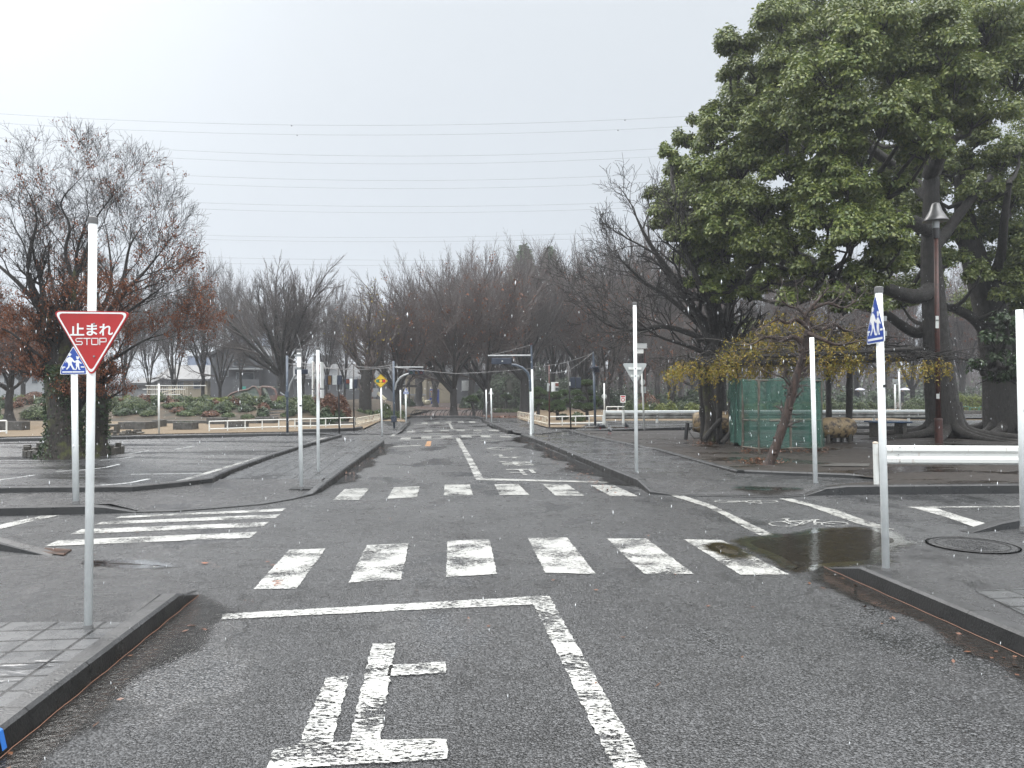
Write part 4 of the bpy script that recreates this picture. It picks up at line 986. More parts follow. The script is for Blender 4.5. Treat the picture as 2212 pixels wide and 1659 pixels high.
# small prohibition sign by the hedge
b = G(1345.7, 880, .3); Y = 40; c = V(1345.7, 862, Y); k_ = Y / F
root = thing('notice_sign', 'small white notice with a red ring on a short post by the far hedge', 'sign', V(1345.7, 884, Y))
MB().tube([V(1345.7, 884, Y + .02), V(1345.7, 860, Y + .02)], .02, 8).build('pole', MT['grey'], root)
T0 = frame(c); pl = MB().prism([(-5.5 * k_, -8 * k_), (5.5 * k_, -8 * k_), (6 * k_, 8 * k_), (-6 * k_, 8 * k_)], T0, 0, .01).build('sign_plate', MT['signwhite'], root)
mb = MB(); ringface(mb, circ(0, -1.5 * k_, 4.2 * k_), circ(0, -1.5 * k_, 2.8 * k_), T0, -.004); mb.prism([(-4.5 * k_, 4 * k_), (4.5 * k_, 4 * k_), (4.5 * k_, 6.5 * k_), (-4.5 * k_, 6.5 * k_)], T0, -.004, 0); mb.build('red_ring', MT['sred'], pl)
# plain poles
root, b, t_, r, Y = solo_pole('white_pole', 'white pole with dark steel bands and a loose wire on a square footing', 651, 1055, 645.5, 757, 8.7, z=.06, band=[.60])
for h_ in (.965, .87):
    q_ = b + (t_ - b) * h_; MB().tube([q_ - Z_ * .02, q_ + Z_ * .02], r * 1.15, 14).build('steel_band', MT['grey'], root); MB().box(q_ + Vector((-r * 1.6, 0, 0)), (r * 1.4, .02, .03)).build('band_lug', MT['grey'], root)
MB().tube([V(650.5, 796, Y - .04), V(651, 775, Y - .04), V(650, 752, Y), V(646, 735, Y), V(641, 722, Y)], .005, 5).build('loose_wire', MT['wire'], root)
# pole with sideways barrier plates
root, b, t_, r, Y = solo_pole('sign_post', 'white pole with red and white chevron plates seen edge on', 687.5, 1022, 686.5, 752, 6.9, z=.11, cat='road sign')
k_ = Y / F
for (x_, ya, yb, mm) in ((675.5, 781, 841, 'whiteold'), (675.5, 843, 858, 'whiteold'), (694.5, 782.5, 839, 'signwhite'), (694.8, 842, 860, 'signwhite')):
    c = V(x_, (ya + yb) / 2, Y); yaw = math.radians(83 if x_ > 690 else 97)
    T0 = frame(c, yaw if x_ > 690 else math.radians(80)); hw, hh = .19, (yb - ya) * k_ / 2
    pl = MB().prism(round_poly([(-hw, -hh), (hw, -hh), (hw, hh), (-hw, hh)], .02), T0, 0, .015).build('sign_plate', MT[mm], root)
    if x_ > 690:
        mb = MB()
        for s0 in ((.55, .95), (-.95, -.6)) if hh > .15 else ((-.4, .4),): mb.prism([(-hw * .85, hh * s0[0]), (hw * .85, hh * s0[0]), (hw * .85, hh * s0[1]), (-hw * .85, hh * s0[1])], T0, -.003, 0)
        tag(mb.build('red_stripes', MT['sred'], pl))
for yy in (789, 806, 849): MB().box(V(684, yy, Y), (13 * k_, .02, .022)).build('bracket', MT['grey'], root)
solo_pole('white_pole', 'white pole standing alone on the right pavement corner by the kerb', 1762, 1057, 1753.5, 729, 9.6, z=.02, cap=None)
solo_pole('white_pole', 'white pole at the right edge of the picture by the guardrail end', 2212, 1143, 2202, 669, 14.5, z=.05, cap=None, band=[.54])
solo_pole('lamp_post', 'slender grey-white post standing alone on the far plaza kerb', 343.5, 937.5, 343, 826, 4.2, z=.1, mat=MT['whiteold'])
# --- painted signal poles
def lens(parent, c, yaw, r, col='black'):
    T = frame(c, yaw); o = MB(); o.prism(circ(0, 0, r, n=16), T, -.006, 0); q_ = o.build('lens', MT['lens' + col], parent)
    mb = MB(); n = 12; R1 = r * 1.12
    vs = []
    for i in range(n + 1):
        a = math.radians(-10 + 200 * i / n); vs += [T(R1 * math.cos(a), R1 * math.sin(a), 0), T(R1 * math.cos(a), R1 * math.sin(a) - .02, -r * 1.5)]
    mb.add(vs, [(2 * i, 2 * i + 1, 2 * i + 3, 2 * i + 2) for i in range(n)]); mb.build('visor', MT['navy'], parent); return q_
for nm, cc in (('red', (.10, .012, .012)), ('amber', (.10, .05, .01)), ('green', (.01, .06, .05)), ('black', (.02, .02, .02))): MT['lens' + nm] = M('unlit_%s_lens' % nm, cc, rough=.15)
MT['redman'] = M('red_tinted_signal_pane', (.16, .06, .045), rough=.2)
MT['greypane'] = M('dim_signal_pane', (.07, .085, .08), rough=.2)
# left signal mast facing away
b = G(621, 937, .1); Y = b.y; root = thing('signal_mast', 'slate blue signal mast on the far plaza kerb, signal turned sideways', 'traffic light', b)
pole_parts(root, b, V(620, 768, Y), 2.6 / F * Y, mat=MT['slate'])
MB().tube([V(622, 850, Y), V(626, 832, Y), V(634, 816, Y), V(642, 808, Y)], .035, 8).build('arm', MT['grey'], root)
h = MB().box(V(651, 803, Y), (24 * Y / F, .25, 11 * Y / F), .9).build('signal_head', MT['navy'], root, bevel=.02)
MB().box(V(620, 852, Y - .07), (.12, .08, .2)).build('clamp', MT['slate'], root)
# black pole with vehicle signal box
b = G(733, 938, .1); Y = b.y; root = thing('signal_pole', 'black pole carrying a dark signal box with a grey panel beside the russet shrubs', 'traffic light', b)
pole_parts(root, b, V(731, 795, Y), 1.7 / F * Y, mat=MT['blackpole'])
k_ = Y / F
h = MB().box(V(713, 821, Y), (20 * k_, .25, 21.5 * k_), .5).build('signal_head', MT['navy'], root, bevel=.01)
MB().box(V(712, 821, Y - .2), (7 * k_, .03, 19 * k_), .5).build('amber_pane', MT['lensamber'], h)
MB().box(V(723, 821, Y - .1), (10 * k_, .04, 20 * k_)).build('side_panel', MT['signback'], h)
MB().box(V(734, 821, Y - .05), (8 * k_, .2, 20 * k_)).build('rear_box', MT['navy'], root)
b = G(764.6, 933, .1); Y = b.y; k_ = Y / F
root = thing('pedestrian_signal', 'black pole with a two-pane pedestrian signal and white side plate', 'traffic light', b)
pole_parts(root, b, V(763.6, 789, Y), 1.6 / F * Y, mat=MT['blackpole'])
h = MB().box(V(751, 829, Y), (10.5 * k_, .18, 22 * k_)).build('signal_head', MT['navy'], root, bevel=.01)
MB().box(V(751.5, 824, Y - .1), (7.5 * k_, .02, 8 * k_)).build('red_pane', MT['redman'], h); MB().box(V(751.5, 834.5, Y - .1), (7.5 * k_, .02, 8 * k_)).build('green_pane', MT['greypane'], h)
MB().box(V(758.5, 829, Y - .05), (6 * k_, .1, 22 * k_)).build('side_plate', MT['white'], root)
MB().box(V(768, 829, Y), (7 * k_, .15, 20 * k_)).build('rear_box', MT['navy'], root, bevel=.02)
# left overhead signal mast
b = G(851.5, 927, .1); Y = b.y; k_ = Y / F
root = thing('signal_mast', 'slate blue mast whose curved arm holds three dark round lamps over the road', 'traffic light', b)
pole_parts(root, b, V(850, 780, Y), 2.4 / F * Y, mat=MT['slate'])
MB().tube([V(853, 842, Y), V(856, 828, Y), V(864, 816, Y), V(874, 810, Y), V(884, 807.5, Y)], .04, 8).build('curved_arm', MT['grey'], root)
MB().tube([V(850, 793.5, Y), V(914, 793.5, Y)], .03, 8).build('straight_arm', MT['grey'], root)
h = MB().box(V(899.5, 804, Y), (33 * k_, .16, 10.5 * k_)).build('signal_head', MT['navy'], root, bevel=.03)
for i, x_ in enumerate((889, 899.5, 910)): lens(h, V(x_, 804, Y - .09), 0, 4 * k_, ('green', 'amber', 'red')[i])
MB().box(V(851, 905, Y - .1), (11 * k_, .2, 14 * k_)).build('control_box', MT['navy'], root, bevel=.02)
# right overhead signal mast
b = G(1152, 938, .12); Y = b.y; k_ = Y / F
root = thing('signal_mast', 'tall two-tone mast, white below and slate above, holding a dark signal over the road', 'traffic light', b)
mid = V(1149.3, 798, Y)
pole_parts(root, b, mid, 2.3 * k_, n=14)
MB().tube([mid, V(1147.6, 745, Y)], [2.4 * k_, 2.2 * k_], 14).build('upper_pole', MT['slate'], root)
MB().tube([V(1147.6, 745, Y), V(1147.6, 741, Y)], [2.6 * k_, 2.0 * k_], 12).build('pole_top', MT['rust'], root)
MB().tube([V(1147, 768, Y), V(1054, 768.5, Y)], .032, 8).build('straight_arm', MT['grey'], root)
MB().tube([V(1146, 842, Y), V(1145, 820, Y), V(1140, 805, Y), V(1128, 794, Y), V(1114, 788.5, Y), V(1104, 788, Y)], .045, 8).build('curved_arm', MT['slate'], root)
h = MB().box(V(1083.5, 780, Y), (44 * k_, .18, 14 * k_)).build('signal_head', MT['navy'], root, bevel=.02)
MB().box(V(1085, 780, Y - .1), (3 * k_, .01, 2.4 * k_)).build('data_plate', MT['sticker'], h)
MB().tube([V(1146.5, 846, Y), V(1147.5, 938, Y)], .045, 8).build('cable_pipe', MT['white'], root)
MB().tube([V(1147.6, 745, Y), V(1100, 758, Y), V(1054, 768, Y)], .006, 4).build('stay_wire', MT['wire'], root)
# rusty pole with pedestrian box
b = G(1186.8, 924.7, .12); Y = b.y; k_ = Y / F
root = thing('pedestrian_signal', 'rusty pole with a pale pedestrian signal box by the low cream fence', 'traffic light', b)
pole_parts(root, b, V(1186.3, 787, Y), 1.6 * k_, mat=MT['rust'])
h = MB().box(V(1198.5, 835.5, Y), (15 * k_, .3, 20 * k_)).build('signal_head', MT['whiteold'], root, bevel=.01)
MB().box(V(1203, 831, Y - .16), (7 * k_, .02, 7 * k_)).build('red_pane', MT['redman'], h); MB().box(V(1203, 840.5, Y - .16), (7 * k_, .02, 7 * k_)).build('green_pane', MT['greypane'], h)
MB().box(V(1194, 835.5, Y - .16), (6 * k_, .02, 20 * k_)).build('side_plate', MT['signwhite'], h)
MB().box(V(1184, 836.5, Y - .05), (4.5 * k_, .2, 18 * k_)).build('rear_box', MT['signback'], root)
# black pole with twin signal backs
b = G(1233.5, 931.3, .12); Y = b.y; k_ = Y / F
root = thing('signal_pole', 'black pole with two dark boxes side by side in front of the clipped pines', 'traffic light', b)
pole_parts(root, b, V(1228, 788, Y), 1.7 * k_, mat=MT['blackpole'])
for x_ in (1236.5, 1249): MB().box(V(x_, 826.5, Y), (11 * k_, .2, 23 * k_)).build('signal_head', MT['navy'], root, bevel=.01)
MB().box(V(1243, 839, Y), (26 * k_, .05, 1.6 * k_)).build('bracket', MT['blackpole'], root); MB().box(V(1231, 829, Y - .1), (2.5 * k_, .04, 8 * k_)).build('data_plate', MT['sticker'], root)
# slate mast at right
b = G(1286, 922, .2); Y = b.y; k_ = Y / F
root = thing('signal_mast', 'slate blue mast with a cone-shaped top and cables, right of the clipped pines', 'traffic light', b)
pole_parts(root, b, V(1282.5, 790, Y), 2.6 * k_, mat=MT['slate'])
MB().tube([V(1283, 800, Y), V(1282.5, 782, Y), V(1281, 762, Y), V(1281, 759, Y)], [4.5 * k_, 2.8 * k_, 1.3 * k_, 1.6 * k_], 10).build('tapered_top', MT['slate'], root)
MB().tube([V(1281, 765, Y), V(1288, 780, Y), V(1286, 792, Y)], .012, 6).build('loop_wire', MT['wire'], root)
MB().box(V(1284, 794, Y - .1), (14 * k_, .3, 6 * k_), .3).build('signal_head', MT['navy'], root, bevel=.03); MB().box(V(1287, 800, Y), (11 * k_, .25, 9 * k_), .6).build('signal_head', MT['navy'], root, bevel=.03)
# cables between masts
def cable(label, pts, r=.009, mat='wire', n=18, sag=0):
    P_ = []
    for i in range(len(pts) - 1):
        a, b_ = pts[i], pts[i + 1]
        for k in range(n):
            t_ = k / n; P_.append(a + (b_ - a) * t_ - Z_ * sag * 4 * t_ * (1 - t_) * (b_ - a).length)
    P_.append(pts[-1])
    MB().tube(P_, r, 4).build('cable', MT[mat], loc=pts[0], props=dict(label=label, cat='cable'))
cable('white cable sagging from the left slate mast to the overhead lamp mast', [V(621, 785, 27.5), V(851, 793, 26.5)], sag=.035)
cable('white cable sagging across the road between the two overhead signal masts', [V(851, 793, 26.5), V(985, 807, 26.5), V(1150, 796, 26.3)], sag=.008)
cable('upper cable from the tall two-tone mast to the right slate mast', [V(1151, 792, 26.3), V(1228, 781, 29), V(1283, 762, 29)], sag=.012)
cable('lower drooping cable from the rusty pole to the right slate mast', [V(1186, 806, 29), V(1228, 801, 28.5), V(1283, 760, 29)], sag=.02)
cable('dark cable looping from the two-tone mast down to the rusty pole', [V(1151, 768, 26.3), V(1207, 786, 27.5), V(1228, 782, 28.5)], sag=.01, mat='dark')
cable('dark cable running low between the two-tone mast and the black pole', [V(1152, 811, 26.3), V(1186, 808, 29), V(1228, 789, 29)], sag=.03, mat='dark')
cable('second thin cable from the left slate mast towards the black signal pole', [V(621, 772, 27.5), V(731, 796, 26)], sag=.03)
cable('thin drooping cable between the black poles near the yellow warning sign', [V(731, 797, 26), V(764, 790, 27), V(850, 787, 26.5)], sag=.05)
# --- near guardrail
b = G(1893.5, 1046, .133); Y = b.y; k_ = Y / F
root = thing('guardrail', 'white steel guardrail with chipped paint beside the right pole', 'guardrail', b)
yl = Y - .1
prof = [(.0, .0), (.035, .035), (.04, .10), (.0, .15), (.0, .20), (.04, .25), (.035, .315), (.0, .345)]
A_, B_ = V(1903, 1002.5, yl), V(2260, 998, yl); B_ = Vector((A_.x + 3.4, A_.y - .18, A_.z))
mb = MB(); vs = []; n = 24
for i in range(n + 1):
    p = A_ + (B_ - A_) * (i / n)
    for a, z in prof: vs.append(p + Vector((0, -a, z * 40 * k_ / .345)))
m_ = len(prof); fs = [(i * m_ + k, (i + 1) * m_ + k, (i + 1) * m_ + k + 1, i * m_ + k + 1) for i in range(n) for k in range(m_ - 1)]
mb.add(vs, fs)
t = NT('chipped_white_guardrail_paint')
ch = t.rng(t.noise(7, 8, 0.8), 0.66, 0.70); ru = t.rng(t.noise(5, 6, .7, src=t.mapc((1, 1, .25))), .60, .74)
t.set('Base Color', t.mix(ch, t.mix(t.math('MULTIPLY', ru, .7), (.70, .71, .68), (.32, .2, .1)), (.04, .03, .025))); t.set('Roughness', .35); MT['grail'] = t.m
o = mb.build('beam', MT['grail'], root); sm = o.modifiers.new('solid', 'SOLIDIFY'); sm.thickness = .006
pr = k_ * 5.6
MB().tube([b - Z_ * .02, V(1891, 957, Y)], pr * 1.0, 16).build('post', MT['whiteold'], root); MB().tube([V(1891, 958, Y), V(1891, 955.5, Y), V(1891, 954, Y)], [pr * 1.08, pr * 1.0, pr * .5], 16).build('post_cap', MT['cream'], root)
for x_, y_ in ((1944, 965), (1944, 998), (1941, 982)): MB().tube([V(x_, y_, yl - .06), V(x_, y_, yl - .03)], .011, 8).build('bolt', MT['grey'], root)
MB().tube([Vector((B_.x - .6, Y, .1)), Vector((B_.x - .6, Y, .1 + .66))], pr, 16).build('post', MT['whiteold'], root)
# --- far guardrail
b = G(1302, 921, .25); Y = 33.0; k_ = Y / F
root = thing('guardrail', 'long low guardrail with a white top edge beyond the dirt, coloured shade-grey below', 'guardrail', V(1302, 918, Y))
for (ya, yb, mm, dy) in ((887, 892.5, 'white', 0), (892.5, 905, 'grailgrey', .05)):
    if mm == 'grailgrey': MT[mm] = M('shaded_wet_guardrail', (.30, .30, .28), (.10, .095, .085), rough=.4, ns=3)  # lower beam darkened, wet shadow under the white edge put into the colour
    A_, B_ = V(1304, yb, Y + dy), V(2040, yb - 2, Y + dy); mb = MB(); h_ = (yb - ya) * k_
    pr_ = [(0, 0), (.03, h_ * .15), (.03, h_ * .85), (0, h_)] if mm == 'white' else [(0, 0), (.04, h_ * .2), (.0, h_ * .5), (.04, h_ * .75), (0, h_)]
    vs = []; n = 30
    for i in range(n + 1):
        p = A_ + (B_ - A_) * (i / n)
        for a, z in pr_: vs.append(p + Vector((0, -a, z)))
    m_ = len(pr_); mb.add(vs, [(i * m_ + k, (i + 1) * m_ + k, (i + 1) * m_ + k + 1, i * m_ + k + 1) for i in range(n) for k in range(m_ - 1)])
    mb.build('top_edge' if mm == 'white' else 'beam', MT[mm], root)
for x_ in [1305, 1346, 1420, 1500, 1585, 1660, 1740, 1815, 1890, 1965, 2035]:
    g_ = V(x_, 930 if x_ == 1346 else 916, Y); MB().tube([Vector((g_.x, Y - (.06 if x_ in (1305, 1346) else -.09), .1)), Vector((g_.x, Y - (.06 if x_ in (1305, 1346) else -.09), V(x_, 886, Y).z))], 4 * k_ * .7, 10).build('post', MT['whiteold'], root)
# --- low fences
def rail_fence(name, label, P_, posts, hgt, r=.02, cat='fence', mat='cream', low=.08, dense=None, slop=0):
    root = thing(name, label, cat, P_[0])
    for zz, nm in ((hgt, 'top_rail'), (low, 'bottom_rail')):
        MB().tube([p + Z_ * zz for p in P_], r, 8).build(nm, MT[mat], root)
    for i, (a, b_) in enumerate(zip(P_, P_[1:])):
        n = posts[i]
        for k in range(n + (1 if i == len(P_) - 2 else 0)):
            p = a + (b_ - a) * (k / n); MB().tube([p - Z_ * .02, p + Z_ * hgt], r * 1.05, 6).build('post', MT[mat], root)
    return root
A_, B_, C_ = G(452, 931.5, .12), G(766, 920.5, .12), G(820, 908.5, .12)
rail_fence('low_fence', 'low white two-rail fence across the lawn in front of the mound', [A_, B_], [9], .36, r=.022, mat='whiteold')
rail_fence('low_fence', 'low cream balustrade running back beside the far left path', [B_ + Vector((.08, .05, 0)), C_], [19], .33, r=.02)
A_, B_, C_ = G(1119, 903.5, .14), G(1182, 919, .14), G(1302, 917.5, .2)
rail_fence('low_fence', 'low rust-stained cream balustrade on the right of the far road', [A_, B_], [17], .36, r=.022)
rail_fence('low_fence', 'low white two-rail fence in front of the clipped pine garden', [B_ + Vector((.08, 0, 0)), C_], [4], .37, r=.025, mat='whiteold')
A_ = G(-60, 938, .12); B_ = G(14, 936.5, .12)
rail_fence('low_fence', 'short white rail at the left edge beside the planter boxes', [A_, B_], [2], .45, r=.025, mat='whiteold')
# far barrier rail
rail_fence('low_fence', 'thin white rail beyond the pine garden near the round sign', [V(1310, 893, 48), V(1360, 893, 48)], [2], .42, r=.03, mat='whiteold')
# hoops along the road end
hp = []
for i, x_ in enumerate((660, 735, 780, 890, 935, 1025, 1130, 1245, 1370, 1460, 1560, 1690, 1910, 1970, 2110, 2180)):
    cv = crop(1500, 1480, 6.32); px, py = cv(x_, 928); p = V(px, py, 45.9); p.z = 0
    if i == 0:
        root = thing('hoop_edging', 'bent dark garden hoop edging the leaf-strewn ground at the road end', 'edging hoop', p, 'dark hoops along the end of the road')
        pts = [Vector((.0, 0, -.05)), Vector((.02, 0, .2)), Vector((.10, 0, .36)), Vector((.22, 0, .44)), Vector((.40, 0, .46)), Vector((.52, 0, .44))]
        MB().tube([q_ + p for q_ in pts], .02, 5).build('hoop', MT['dark'], root)
        MB().tube([p + Vector((-.05, 0, .03)), p + Vector((.6, 0, .03))], .02, 5).build('ground_bar', MT['dark'], root)
    else: copy_tree(root, loc=p, rz=0)
for i, x_ in enumerate((1180, 1240, 1310, 1350, 1380, 1410)):
    p = G(*c4(x_, 1200 + i * 6)); copy_tree(root, loc=p, rz=-.5)
# --- street lamp
b = G(2028.5, 957.5, .13); Y = b.y; k_ = Y / F
root = thing('park_lamp', 'tall rust-brown park lamp with a grey conical shade beside the big trunk', 'street lamp', b)
MB().tube([b, V(2027, 907, Y)], [8.2 * k_, 7.8 * k_], 18).build('base_sleeve', MT['rust'], root); MB().tube([V(2027, 907, Y), V(2027, 903, Y)], [8.8 * k_, 7.2 * k_], 18).build('collar', MT['rust'], root)
po = MB().tube([V(2027, 905, Y), V(2022, 515, Y)], [5.6 * k_, 4.4 * k_], 16).build('pole', MT['rust'], root, smooth=True)
MB().tube([V(2022, 515, Y), V(2021.5, 493, Y)], [6 * k_, 6 * k_], 14).build('neck', MT['blackpole'], root)
MB().tube([V(2021.5, 493, Y), V(2021.5, 478, Y)], [7 * k_, 7.5 * k_], 16).build('glass', MT['glass'], root)
c = V(2021.5, 478, Y); MB().lathe(c, [(.33 * .2, .0), (26 * k_, .0), (26 * k_, .01), (20 * k_, 10 * k_), (13 * k_, 22 * k_), (9 * k_, 35 * k_), (7 * k_, 39 * k_), (1 * k_, 41 * k_)], 28).build('shade', MT['lampshade'], root, smooth=True)
for yy, hh in ((688, 9), (700, 15), (856, 9)):
    MB().box(V(2026 if yy > 800 else 2024.5, yy, Y - 6 * k_), (7 * k_, .004, hh * k_ * 1.2)).build('sticker', MT['sticker'], root)
# --- rusty lamp pole at right middle distance
b = V(1395, 893, 42); Y = 42; k_ = Y / F
root = thing('rusty_lamp_post', 'rusty pole with a small white lamp box behind the give-way sign', 'street lamp', b)
MB().tube([b, V(1393, 760, Y)], 1.6 * k_, 10).build('pole', MT['rust'], root)
MB().box(V(1385, 748, Y), (22 * k_, .4, 11 * k_)).build('lamp_box', MT['glass'], root, bevel=.02); MB().box(V(1382, 759, Y), (14 * k_, .3, 9 * k_)).build('lamp_foot', MT['signwhite'], root)
MB().box(V(1385, 742.2, Y), (23 * k_, .42, 1 * k_)).build('lamp_lid', MT['signback'], root)
# --- high power lines
PL = [((0, 246), (630, 269), (1106, 268), (1480, 251)), ((0, 266), (640, 290), (1106, 289), (1430, 275)), ((0, 297), (700, 335), (1106, 335), (1420, 321)), ((0, 315), (700, 352), (1106, 352), (1410, 338)),
      ((0, 353), (700, 388), (1106, 388), (1400, 376)), ((0, 370), (700, 405), (1106, 406), (1400, 393)), ((0, 415), (700, 444), (1106, 445), (1400, 435)), ((0, 428), (700, 457), (1106, 459), (1400, 447)),
      ((0, 488), (700, 511), (1106, 512), (1400, 497)), ((0, 500), (700, 520), (1106, 522), (1400, 510)), ((0, 543), (500, 557), (800, 562), (1000, 563)), ((0, 556), (500, 569), (800, 574), (1000, 575))]
for i, q_ in enumerate(PL):
    Y = 150 + i * 6; x = [p[0] for p in q_]; y = [p[1] for p in q_]; cf = np.polyfit(x, y, 2)
    pts = [V(px, float(np.polyval(cf, px)), Y) for px in range(-500, 2600, 60)]
    o = MB().tube(pts, .028 if i < 4 else .03, 4).build('power_line', MT['hiwire'], loc=pts[0], props=dict(label=('%s of the twelve overhead power lines, counting down from the top' % ('topmost second third fourth fifth sixth seventh eighth ninth tenth eleventh lowest'.split()[i])), cat='power line', group='overhead power lines'))
    if i < 2:
        for px in ((630, 1350) if i == 0 else (642, 1335)):
            MB().ball(V(px, float(np.polyval(cf, px)) + 1.5, Y), .16, 8, 5).build('spacer', MT['hiwire'], o)
# ================================================================ vegetation
def unit(a): return a / (np.linalg.norm(a, axis=-1, keepdims=True) + 1e-9)
def tube_arrays(pl, sides):
    """pl: list of (pts (n,3), radii (n,)) -> V, Q; grouped by point count, fewer sides for thin pieces"""
    groups = {}
    for pts, rad, lev in pl:
        groups.setdefault((len(pts), sides[min(lev, len(sides) - 1)]), []).append((pts, rad))
    Vs, Qs, off = [], [], 0
    for (n, s), L in groups.items():
        P_ = np.array([a for a, _ in L]); R_ = np.array([b for _, b in L]); B = len(L)
        T = np.empty_like(P_); T[:, 1:-1] = P_[:, 2:] - P_[:, :-2]; T[:, 0] = P_[:, 1] - P_[:, 0]; T[:, -1] = P_[:, -1] - P_[:, -2]; T = unit(T)
        ref = np.where(np.abs(T[..., 2:3]) < .9, np.array([0, 0, 1.0]), np.array([1.0, 0, 0]))
        ref = np.repeat(ref[:, :1], n, axis=1)
        U = unit(np.cross(T, ref)); W = np.cross(T, U)
        an = np.arange(s) * 2 * math.pi / s
        Vv = P_[:, :, None] + (U[:, :, None] * np.cos(an)[None, None, :, None] + W[:, :, None] * np.sin(an)[None, None, :, None]) * R_[:, :, None, None]
        idx = np.arange(B * n * s).reshape(B, n, s) + off
        a = idx[:, :-1]; b = np.roll(a, -1, axis=2); d = idx[:, 1:]; c = np.roll(d, -1, axis=2)
        Qs.append(np.stack([a, b, c, d], -1).reshape(-1, 4)); Vs.append(Vv.reshape(-1, 3)); off += B * n * s
    return np.concatenate(Vs), np.concatenate(Qs)
def grow(seed, H, trunk_h, r0, limbs, ang, kids, lift=.12, wob_=.16, ratio=.55, spread=(18, 42), lenfac=.62, tip=.004, start=None, tilt=(0, 0)):
    rs = np.random.RandomState(seed); out = []; tips = []
    def perp(d, az):
        ref = np.array([0, 0, 1.0]) if abs(d[2]) < .9 else np.array([1.0, 0, 0])
        u = unit(np.cross(d, ref)); w_ = np.cross(d, u); return u * math.cos(az) + w_ * math.sin(az)
    def br(p, d, L, r, lev):
        n = 6 if lev <= 1 else (5 if lev == 2 else (4 if lev == 3 else 3))
        pts = [p]; dd = d
        for i in range(n):
            dd = unit(dd + rs.normal(0, wob_, 3) * (1 if lev < 4 else .8) + np.array([0, 0, lift]))
            p = p + dd * L / n; pts.append(p)
        pts = np.array(pts); rt = max(tip, r * (.5 if lev < len(kids) else .3)); rad = np.linspace(r, rt, n + 1)
        out.append((pts, rad, lev))
        if lev > len(kids): 
            return
        if lev == len(kids): tips.append(pts); return
        k = kids[lev]; az = rs.uniform(0, 6.28)
        for j in range(k):
            t_ = .16 + .84 * (j + rs.uniform(.1, .9)) / k; f = t_ * n; i = min(n - 1, int(f)); q_ = pts[i] + (pts[i + 1] - pts[i]) * (f - i)
            dr = unit(pts[i + 1] - pts[i]); az += 2.4 + rs.uniform(-.4, .4); a = math.radians(rs.uniform(*spread))
            nd = unit(dr * math.cos(a) + perp(dr, az) * math.sin(a))
            br(q_, nd, L * lenfac * rs.uniform(.75, 1.15) * (1.15 - .45 * t_), max(tip, (r + (rt - r) * t_) * ratio), lev + 1)
        dr = unit(pts[-1] - pts[-2]); br(pts[-1], unit(dr + rs.normal(0, .08, 3)), L * lenfac * .9, rt * .95, lev + 1)
    tp = np.array([tilt[0], tilt[1], trunk_h]); n = 5
    tr = np.array([tp * (i / n) + np.array([rs.normal(0, .03), rs.normal(0, .03), 0]) * (i > 0) for i in range(n + 1)])
    tr = np.vstack([[[0, 0, -.15]], tr])
    rr = np.array([r0 * 1.9, r0 * 1.45, r0 * 1.08, r0, r0 * .98, r0 * .98, r0 * 1.02])
    trunk = (tr, rr, 0)
    for i in range(limbs):
        az = 2 * math.pi * i / limbs + rs.uniform(-.3, .3); a = math.radians(rs.uniform(*ang)) * (.35 if i == 0 else 1)
        d = np.array([math.sin(a) * math.cos(az), math.sin(a) * math.sin(az), math.cos(a)])
        st = tr[-1] - np.array([0, 0, rs.uniform(0, .22) * trunk_h]) + d * r0 * .3
        br(st, d, (H - trunk_h) * .46 * rs.uniform(.85, 1.1), r0 * rs.uniform(.42, .6), 1)
    return trunk, out, tips
def leaf_quads(C, size, rs, droop=0.0, aspect=.5, jit=.35, Dn=None, Nn=None):
    n = len(C); D = unit(rs.normal(0, 1, (n, 3)) + np.array([0, 0, -droop]) + (0 if Dn is None else Dn))
    if Nn is not None:
        N_ = unit(Nn + rs.normal(0, .42, (n, 3))); D = unit(D - (D * N_).sum(1, keepdims=True) * N_); S = np.cross(D, N_)
    else: S = unit(np.cross(D, rs.normal(0, 1, (n, 3))))
    L = size * (1 + rs.uniform(-jit, jit, (n, 1))); W = L * aspect * .5
    Vt = np.stack([C, C + D * L * .5 + S * W, C + D * L, C + D * L * .5 - S * W], 1).reshape(-1, 3)
    return Vt, np.arange(4 * n).reshape(-1, 4)
def make_tree(name, label, cat, tr, branches, tips, barkm, twigm, loc, leaf=None, group=None, sides=(10, 8, 6, 4, 3, 3), mindepth=2):
    root = thing(name, label, cat, loc, group)
    Lc = np.array(ORG[root])
    sh = lambda L: [(a + Lc, b, c) for a, b, c in L]
    big = [b for b in branches if b[2] < mindepth]; small = [b for b in branches if b[2] >= mindepth]
    Vt, Q = tube_arrays(sh([tr] + big), sides); array_mesh('trunk', Vt, Q, barkm, root, smooth=True)
    Vt, Q = tube_arrays(sh(small), sides); cr_ = array_mesh('crown', Vt, Q, twigm, root)
    if leaf:
        lm, n, size, zr = leaf; rs = np.random.RandomState(len(tips))
        A = np.concatenate([t for t in tips]); A = A[(A[:, 2] > zr[0]) & (A[:, 2] < zr[1])]
        if len(zr) > 2: A = A[rs.uniform(0, 1, len(A)) < zr[2](A)]
        cl = A[rs.randint(0, len(A), n // 6)]
        C = np.repeat(cl, 6, axis=0) + rs.normal(0, size * .9, (len(cl) * 6, 3)) + Lc
        Vt, Q = leaf_quads(C, size, rs, droop=1.2, aspect=.6); array_mesh('leaves', Vt, Q, lm, cr_)
    return root
